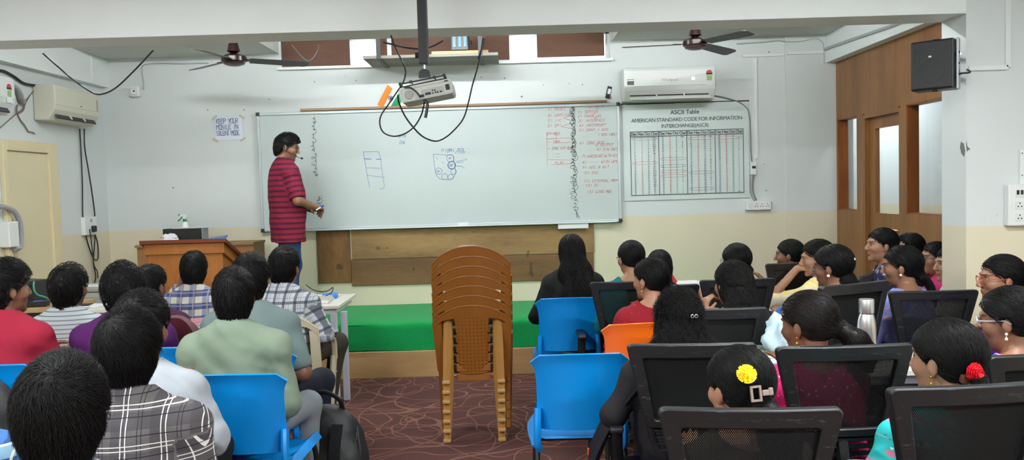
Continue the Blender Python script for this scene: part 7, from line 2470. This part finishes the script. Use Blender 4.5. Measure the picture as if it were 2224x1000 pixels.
person('woman in a pale yellow kurta leaning her chin on her left hand', 1774, 520, 5.2, rz=40, yaw=38, pitch=8, sex='f', skin='c', hair=dict(style='pony', h=0.015, tie=(0.0, -0.10, -0.04), tail=[(0, -0.11, -0.05), (0.01, -0.12, -0.12), (0.01, -0.11, -0.2)], rs=[0.02, 0.03, 0.012]), top=dict(mat=C_YELLOW, sleeve='elbow', neck='round', folds=0.005), seed=28, hands_fine=True, lean=0.1,
       larm=((-0.20, 0.36, 0.80), (-0.06, 0.235, 1.005), (0.6, -0.5, -0.3), 0.7, (0.4, -0.5, 0.4)), rarm='desk')
def pins(c):
    for p in ((0.0, -0.10, 0.03), (0.07, -0.07, 0.03)):
        clip_at(p, (0.012, 0.012, 0.005), M_PEARL, 'hair_pin')(c)
person('woman with glasses and white hair pins in sleek black hair', 1808, 531, 4.36, rz=20, yaw=30, pitch=8, sex='f', skin='b', hair=dict(style='bun', h=0.016, tie=(0.0, -0.062, -0.085), br=0.052), top=dict(mat=cloth('charcoal_kurta', (38, 38, 44)), sleeve='elbow', neck='round'), seed=29, extra=[glasses(M_STEEL, 0.0016), earring(M_PEARL, 0.0, r=0.009), pins])
person('woman in a navy printed top in full profile before the partition door', 1914, 495, 5.55, rz=72, yaw=16, pitch=0, sex='f', skin='c', hair=dict(style='pony', h=0.012, tie=(0.0, -0.10, -0.05), tail=[(0, -0.11, -0.06), (0.0, -0.125, -0.13), (0.0, -0.12, -0.24)], rs=[0.02, 0.024, 0.012]), top=dict(mat=C_NAVYPR, sleeve='short', neck='round'), seed=30, larm='lap', rarm='lap')
person('woman with long straight hair behind the navy top, forehead hidden', 1974, 505, 5.95, rz=74, wide=0.85, yaw=22, pitch=2, sex='f', skin='c', hair=dict(style='long', h=0.014, len=0.34, w=0.085, curl=0.003), top=dict(mat=cloth('black_top', (24, 26, 25)), sleeve='short', neck='round'), seed=31, larm='lap', rarm='lap')
person('woman in a lilac printed kurta with a braid and a pearl earring', 1958, 533, 4.6, rz=30, yaw=30, pitch=5, sex='f', skin='a', hair=dict(style='braid', h=0.016, tie=(0.01, -0.10, -0.05), tail=[(0.01, -0.11, -0.07), (0.03, -0.14, -0.12), (0.03, -0.15, -0.18), (0.03, -0.145, -0.25)]), top=dict(mat=C_LILAC, sleeve='elbow', neck='round'), seed=32, extra=[earring(M_PEARL, 0.0, r=0.008), clip_at((0.0, -0.02, 0.12), (0.03, 0.012, 0.006), M_STEEL)])
person('girl in bright pink with clear glasses beside the pillar', 2030, 525, 5.68, rz=72, wide=0.82, yaw=20, pitch=2, sex='f', skin='c', hair=dict(style='pony', h=0.010, tie=(0.0, -0.10, -0.05)), top=dict(mat=cloth('bright_pink_top', (214, 60, 120)), sleeve='elbow', neck='collar'), seed=33, larm='lap', rarm='lap', extra=[glasses(M_STEEL, 0.0018)])
person('girl in white almost hidden by the pillar, nose and chin showing', 2063, 535, 5.33, rz=72, wide=0.8, yaw=22, pitch=2, sex='f', skin='e', hair=dict(style='pony', h=0.012, tie=(0.0, -0.10, -0.05)), top=dict(mat=cloth('white_kurta', (216, 216, 222)), sleeve='elbow', neck='collar'), seed=34, larm='lap', rarm='lap')
def scrunchie(c):
    mb = MB(); p = c['H']((0.0, -0.118, -0.025))
    mb.tube([p + np.array(c['head'].M @ np.array((0.026 * math.cos(q), 0.006 * math.sin(q * 4), 0.026 * math.sin(q)))) for q in [k * PI / 10 for k in range(21)]], 0.009, 6); mb.build('scrunchie', mat('yellow_scrunchie', (206, 150, 50), 0.8), c['root'], True)
person('woman in purple with orange glasses in profile in front of the pillar', 2174, 553, 3.95, rz=62, yaw=20, pitch=3, sex='f', skin='a', hair=dict(style='pony', h=0.013, tie=(0.0, -0.115, -0.025), tail=[(0, -0.13, -0.03), (0.0, -0.165, -0.07), (0.0, -0.16, -0.15)], rs=[0.02, 0.03, 0.015]), top=dict(mat=cloth('violet_kurta', (88, 24, 120)), sleeve='elbow', neck='round'), seed=35, extra=[glasses(mat('orange_frame', (176, 70, 40), 0.4), 0.0018), earring(M_GOLD, 0.0), scrunchie], larm='lap', rarm='lap')
person('woman in a blue floral dress with grey glasses holding her chin at the right edge', 2192, 622, 2.95, rz=22, yaw=28, pitch=8, sex='f', skin='a', hair=dict(style='pony', h=0.018, tie=(0.0, -0.112, -0.04), tail=[(0.0, -0.125, -0.05), (0.02, -0.15, -0.12), (0.02, -0.15, -0.24)], rs=[0.03, 0.045, 0.02]), top=dict(mat=C_BLUEFL, sleeve='elbow', neck='round', folds=0.005), seed=36, hands_fine=True, extra=[glasses(mat('grey_frame', (170, 176, 188), 0.35), 0.0022), earring(M_PEARL, 0.018)],
       larm=((-0.22, 0.22, 0.70), (-0.10, 0.20, 0.915), (0.5, -0.7, 0.1), 0.5, (0.3, -0.2, 0.8)))
person('woman in a magenta kurta with a swinging ponytail and a gold earring', 1754, 632, 2.95, rz=12, yaw=26, pitch=10, sex='f', skin='b', hair=dict(style='pony', h=0.017, tie=(0.03, -0.112, -0.02), tail=[(0.035, -0.125, -0.03), (0.065, -0.15, -0.075), (0.10, -0.15, -0.13), (0.13, -0.145, -0.19)], rs=[0.026, 0.04, 0.045, 0.012], wave=0.2, brown=True), top=dict(mat=C_PINKSP, sleeve='short', neck='round', folds=0.004), pants=cloth('magenta_trousers', (150, 20, 76)), seed=37, wide=1.08, extra=[earring(M_GOLD, 0.02)])
def buckle(c, pos, M):
    mb = MB()
    mb.ring([(0.016 * a, 0.022 * b) for a, b in ((1, -1), (1, 1), (-1, 1), (-1, -1))], [(0.010 * a, 0.016 * b) for a, b in ((1, -1), (1, 1), (-1, 1), (-1, -1))], -0.003, 0.003)
    v = [tuple(pos + M @ Vector((p[0] - 0.01, p[2], p[1] + 0.006))) for p in mb.v]
    mb.v = v
    mb.box(pos + M @ Vector((0.018, 0, 0.007)), (0.02, 0.016, 0.007), M, 0.002)
    mb.box(pos + M @ Vector((0.034, 0.002, 0.007)), (0.014, 0.022, 0.008), M, 0.003)
    mb.build('hair_clip', mat('taupe_clip', (150, 130, 122), 0.4), c['root'])
person('woman with a yellow flower and a taupe clip in tied hair, bottom centre right', 1604, 750, 2.34, rz=6, yaw=18, pitch=6, sex='f', skin='c', hair=dict(style='pony', h=0.018, tie=(0.0, -0.112, -0.045), tail=[(0.0, -0.12, -0.06), (0.02, -0.14, -0.13), (0.03, -0.15, -0.24)], rs=[0.035, 0.055, 0.035]), top=dict(mat=cloth('dark_olive_kurta', (60, 54, 44)), sleeve='long', neck='round'), seed=38, wide=1.0, larm='lap', rarm='lap',
       extra=[clip_at((-0.052, -0.10, 0.058), (0, 0, 0), None, fn2=blossom('yellow_flower', mat('yellow_petal', (250, 214, 20), 0.6), 0.028, 5, 14, 0.26)), clip_at((-0.028, -0.115, 0.006), (0, 0, 0), None, fn2=buckle)])
person('woman with a red rose in her bun and a turquoise floral sleeve, bottom right', 2054, 692, 2.4, rz=14, yaw=18, pitch=4, sex='f', skin='c', hair=dict(style='bun', h=0.018, tie=(-0.03, -0.102, -0.045), br=0.026), top=dict(mat=C_TURQ, sleeve='elbow', neck='round', folds=0.006, loose=True), pants=cloth('teal_trousers', (20, 110, 116)), seed=39, wide=1.2, sxk=1.06, rarm='lap', larm=((-0.27, 0.02, 0.70), (-0.16, 0.24, 0.66)),
       extra=[earring(M_GOLD, 0.022), clip_at((-0.045, -0.11, -0.012), (0, 0, 0), None, fn2=blossom('red_rose', mat('red_petal', (220, 24, 40), 0.5), 0.026, 6, 8, 0.5)), clip_at((-0.05, -0.115, -0.045), (0.05, 0.028, 0.02), mat('brown_hair_band', (96, 54, 36), 0.6), 'hair_band')])

# ------------------------------------------------------------------ bags
def rucksack():
    p0 = at(712, 1000, 3.9)
    base = at_z(700, 950, 0.0)
    t = thing('backpack', 'black backpack standing on the carpet beside the left blue chairs', 'backpack', (at(722, 900, 4.1).x, 4.1, 0.0), R(-12))
    G = Grid((-0.3, -0.25, -0.02), (0.3, 0.25, 0.62), 0.009)
    G.union([Ell((0, 0, 0.17), (0.19, 0.13, 0.2)), Ell((-0.02, 0.0, 0.34), (0.165, 0.115, 0.16)), Ell((0.03, -0.09, 0.17), (0.13, 0.06, 0.13)), Ell((0.05, 0, 0.06), (0.2, 0.13, 0.09))], 0.09)
    G.clip(lambda X, Y, Z: 0.004 - Z, 0.01)
    V, Q = G.mesh()
    V = V + vnormals(V, Q) * (vnoise(V * 10, 3) * 0.008 + vnoise(V * 24, 5) * 0.003)[:, None]
    V[:, 2] = np.maximum(V[:, 2], 0.002)
    m = mat('black_nylon', (22, 23, 25), 0.55, bump=0.2, bscale=400)
    np_mesh('bag_body', V, Q, m, t)
    MB().tube(smooth_path([(-0.11, 0.03, 0.47), (-0.1, -0.02, 0.55), (-0.02, -0.03, 0.57), (0.05, -0.02, 0.53), (0.05, 0.02, 0.46)]), 0.016, 8, flat=0.5).build('top_handle', m, t, True)
    for s in (-1, 1):
        MB().sheet(lambda a, b: (s * 0.09 + (b - 0.5) * 0.055 - 0.03 * a, -0.12 - 0.035 * math.sin(a * PI) - 0.02 * (1 - a), 0.44 - 0.36 * a), 14, 2, 0.012).build('shoulder_strap', m, t, True)
    MB().tube(smooth_path([(0.15, -0.04, 0.40), (0.17, -0.06, 0.28), (0.17, -0.07, 0.15)]), 0.005, 6).build('zip', mat('zip_grey', (56, 58, 62), 0.4, 0.4), t, True)
    MB().box((0.158, -0.07, 0.36), (0.008, 0.006, 0.035), None, 0.002).build('zip_pull', M_STEEL, t)
rucksack()
hb = thing('backpack', 'black bag hung behind the crimson shirt at the left edge', 'backpack', (at(-8, 860, 3.5).x, 3.42, 0.38))
G = Grid((-0.22, -0.16, -0.02), (0.22, 0.16, 0.5), 0.012)
G.union([Ell((0, 0, 0.22), (0.16, 0.09, 0.24)), Ell((0, -0.05, 0.14), (0.12, 0.06, 0.12))], 0.06)
V, Q = G.mesh()
np_mesh('bag_body', V + vnormals(V, Q) * (vnoise(V * 12, 8) * 0.006)[:, None], Q, mat('black_nylon', (22, 23, 25), 0.55), hb)
# black shawl hanging from the curly haired woman's arm

MB().tube(smooth_path([(-0.03, 0.02, 0.42), (0, 0.05, 0.52), (0.03, 0.02, 0.42)]), 0.008, 6).build('hang_loop', mat('black_nylon', (22, 23, 25), 0.55), hb, True)
LP, LF_, LC, EXPO = 138.0, -262.0, 40.0, 0.06
# lettering becomes plain mesh
bpy.context.view_layer.update()
dg_ = bpy.context.evaluated_depsgraph_get()
for o in [o for o in bpy.data.objects if o.type == 'FONT']:
    me = bpy.data.meshes.new_from_object(o.evaluated_get(dg_))
    nm, par, mt = o.name, o.parent, o.data.materials[0]
    loc_, rot_ = o.location.copy(), o.rotation_euler.copy()
    bpy.data.objects.remove(o)
    if not me.materials:
        me.materials.append(mt)
    n = bpy.data.objects.new(nm, me)
    COL.objects.link(n)
    n.parent = par
    n.location = loc_; n.rotation_euler = rot_
# ------------------------------------------------------------------ light
def tube_light(label, x, y, z, ln, power, rz=0.0, col=(0.95, 1.0, 1.02)):
    t = thing('tube_light', label, 'light', (x, y, z), R(rz), 'ceiling tube lights')
    MB().box((0, 0, 0.03), (ln, 0.07, 0.05), None, 0.008).build('batten', M_WPLAS, t)
    bare = power < 0
    MB().tube([(-ln / 2 + 0.02, 0, -0.012), (ln / 2 - 0.02, 0, -0.012)], 0.013, 10).build('tube', emit('bright_tube_glow_%d' % -power, (249, 254, 255), -power) if bare else emit('tube_glow', (246, 255, 255), 6.0), t, True)
    if bare:
        return t
    ld = bpy.data.lights.new('tube_lamp', 'AREA')
    ld.shape = 'RECTANGLE'; ld.size = ln; ld.size_y = 0.09
    ld.energy = power; ld.color = col
    lo_ = bpy.data.objects.new('tube_lamp', ld)
    COL.objects.link(lo_)
    lo_.parent = t
    lo_.location = (0, 0, -0.035)
    return t
tube_light('white tube light on the ceiling at the left behind the camera', -2.2, -0.6, 3.09, 1.2, LP * 1.25)
tube_light('white tube light on the ceiling at the right behind the camera', 1.9, -0.6, 3.09, 1.2, LP * 1.25)
tube_light('white tube light on the ceiling at the left above the first seats', -2.0, 2.2, 3.09, 1.2, LP * 0.75)
tube_light('white tube light on the ceiling at the right above the first seats', 1.6, 2.2, 3.09, 1.2, LP * 0.75)
tube_light('white tube light on the ceiling before the whiteboard, left one', -2.3, 5.7, 3.06, 1.2, LF_ * 0.9)
tube_light('white tube light on the ceiling before the whiteboard, middle one', -0.6, 6.5, 3.06, 1.2, LF_)
tube_light('white tube light on the ceiling before the whiteboard, right one', 1.6, 6.0, 3.06, 1.2, LF_ * 0.95)
tube_light('white tube light far down the corridor beyond the partition', 3.95, 9.5, 3.09, 1.2, LC, 90)
tube_light('white tube light in the corridor beside the partition door', 3.95, 6.9, 3.09, 1.2, LC * 0.22, 90)
w = bpy.data.worlds.new('daylight')
scene.world = w
w.use_nodes = True
nt_ = w.node_tree
bg = nt_.nodes['Background']
sky = nt_.nodes.new('ShaderNodeTexSky')
sky.sky_type = 'HOSEK_WILKIE'
sky.sun_direction = (0.3, -0.4, 0.85)
sky.turbidity = 6
mixn = nt_.nodes.new('ShaderNodeMix'); mixn.data_type = 'RGBA'
mixn.inputs[0].default_value = 0.75
nt_.links.new(sky.outputs[0], mixn.inputs[6])
mixn.inputs[7].default_value = (0.9, 0.95, 1.0, 1)
nt_.links.new(mixn.outputs[2], bg.inputs[0])
bg.inputs[1].default_value = 6.0
scene.view_settings.view_transform = 'Standard'
scene.view_settings.look = 'None'
scene.view_settings.exposure = EXPO
scene.view_settings.gamma = 1.0
scene.view_settings.use_curve_mapping = False
scene.cycles.max_bounces = 8
scene.cycles.diffuse_bounces = 5
scene.cycles.transparent_max_bounces = 16
scene.cycles.use_denoising = True
scene.cycles.sample_clamp_indirect = 8
for p_ in PEOPLE:
    print('PERSON', p_)
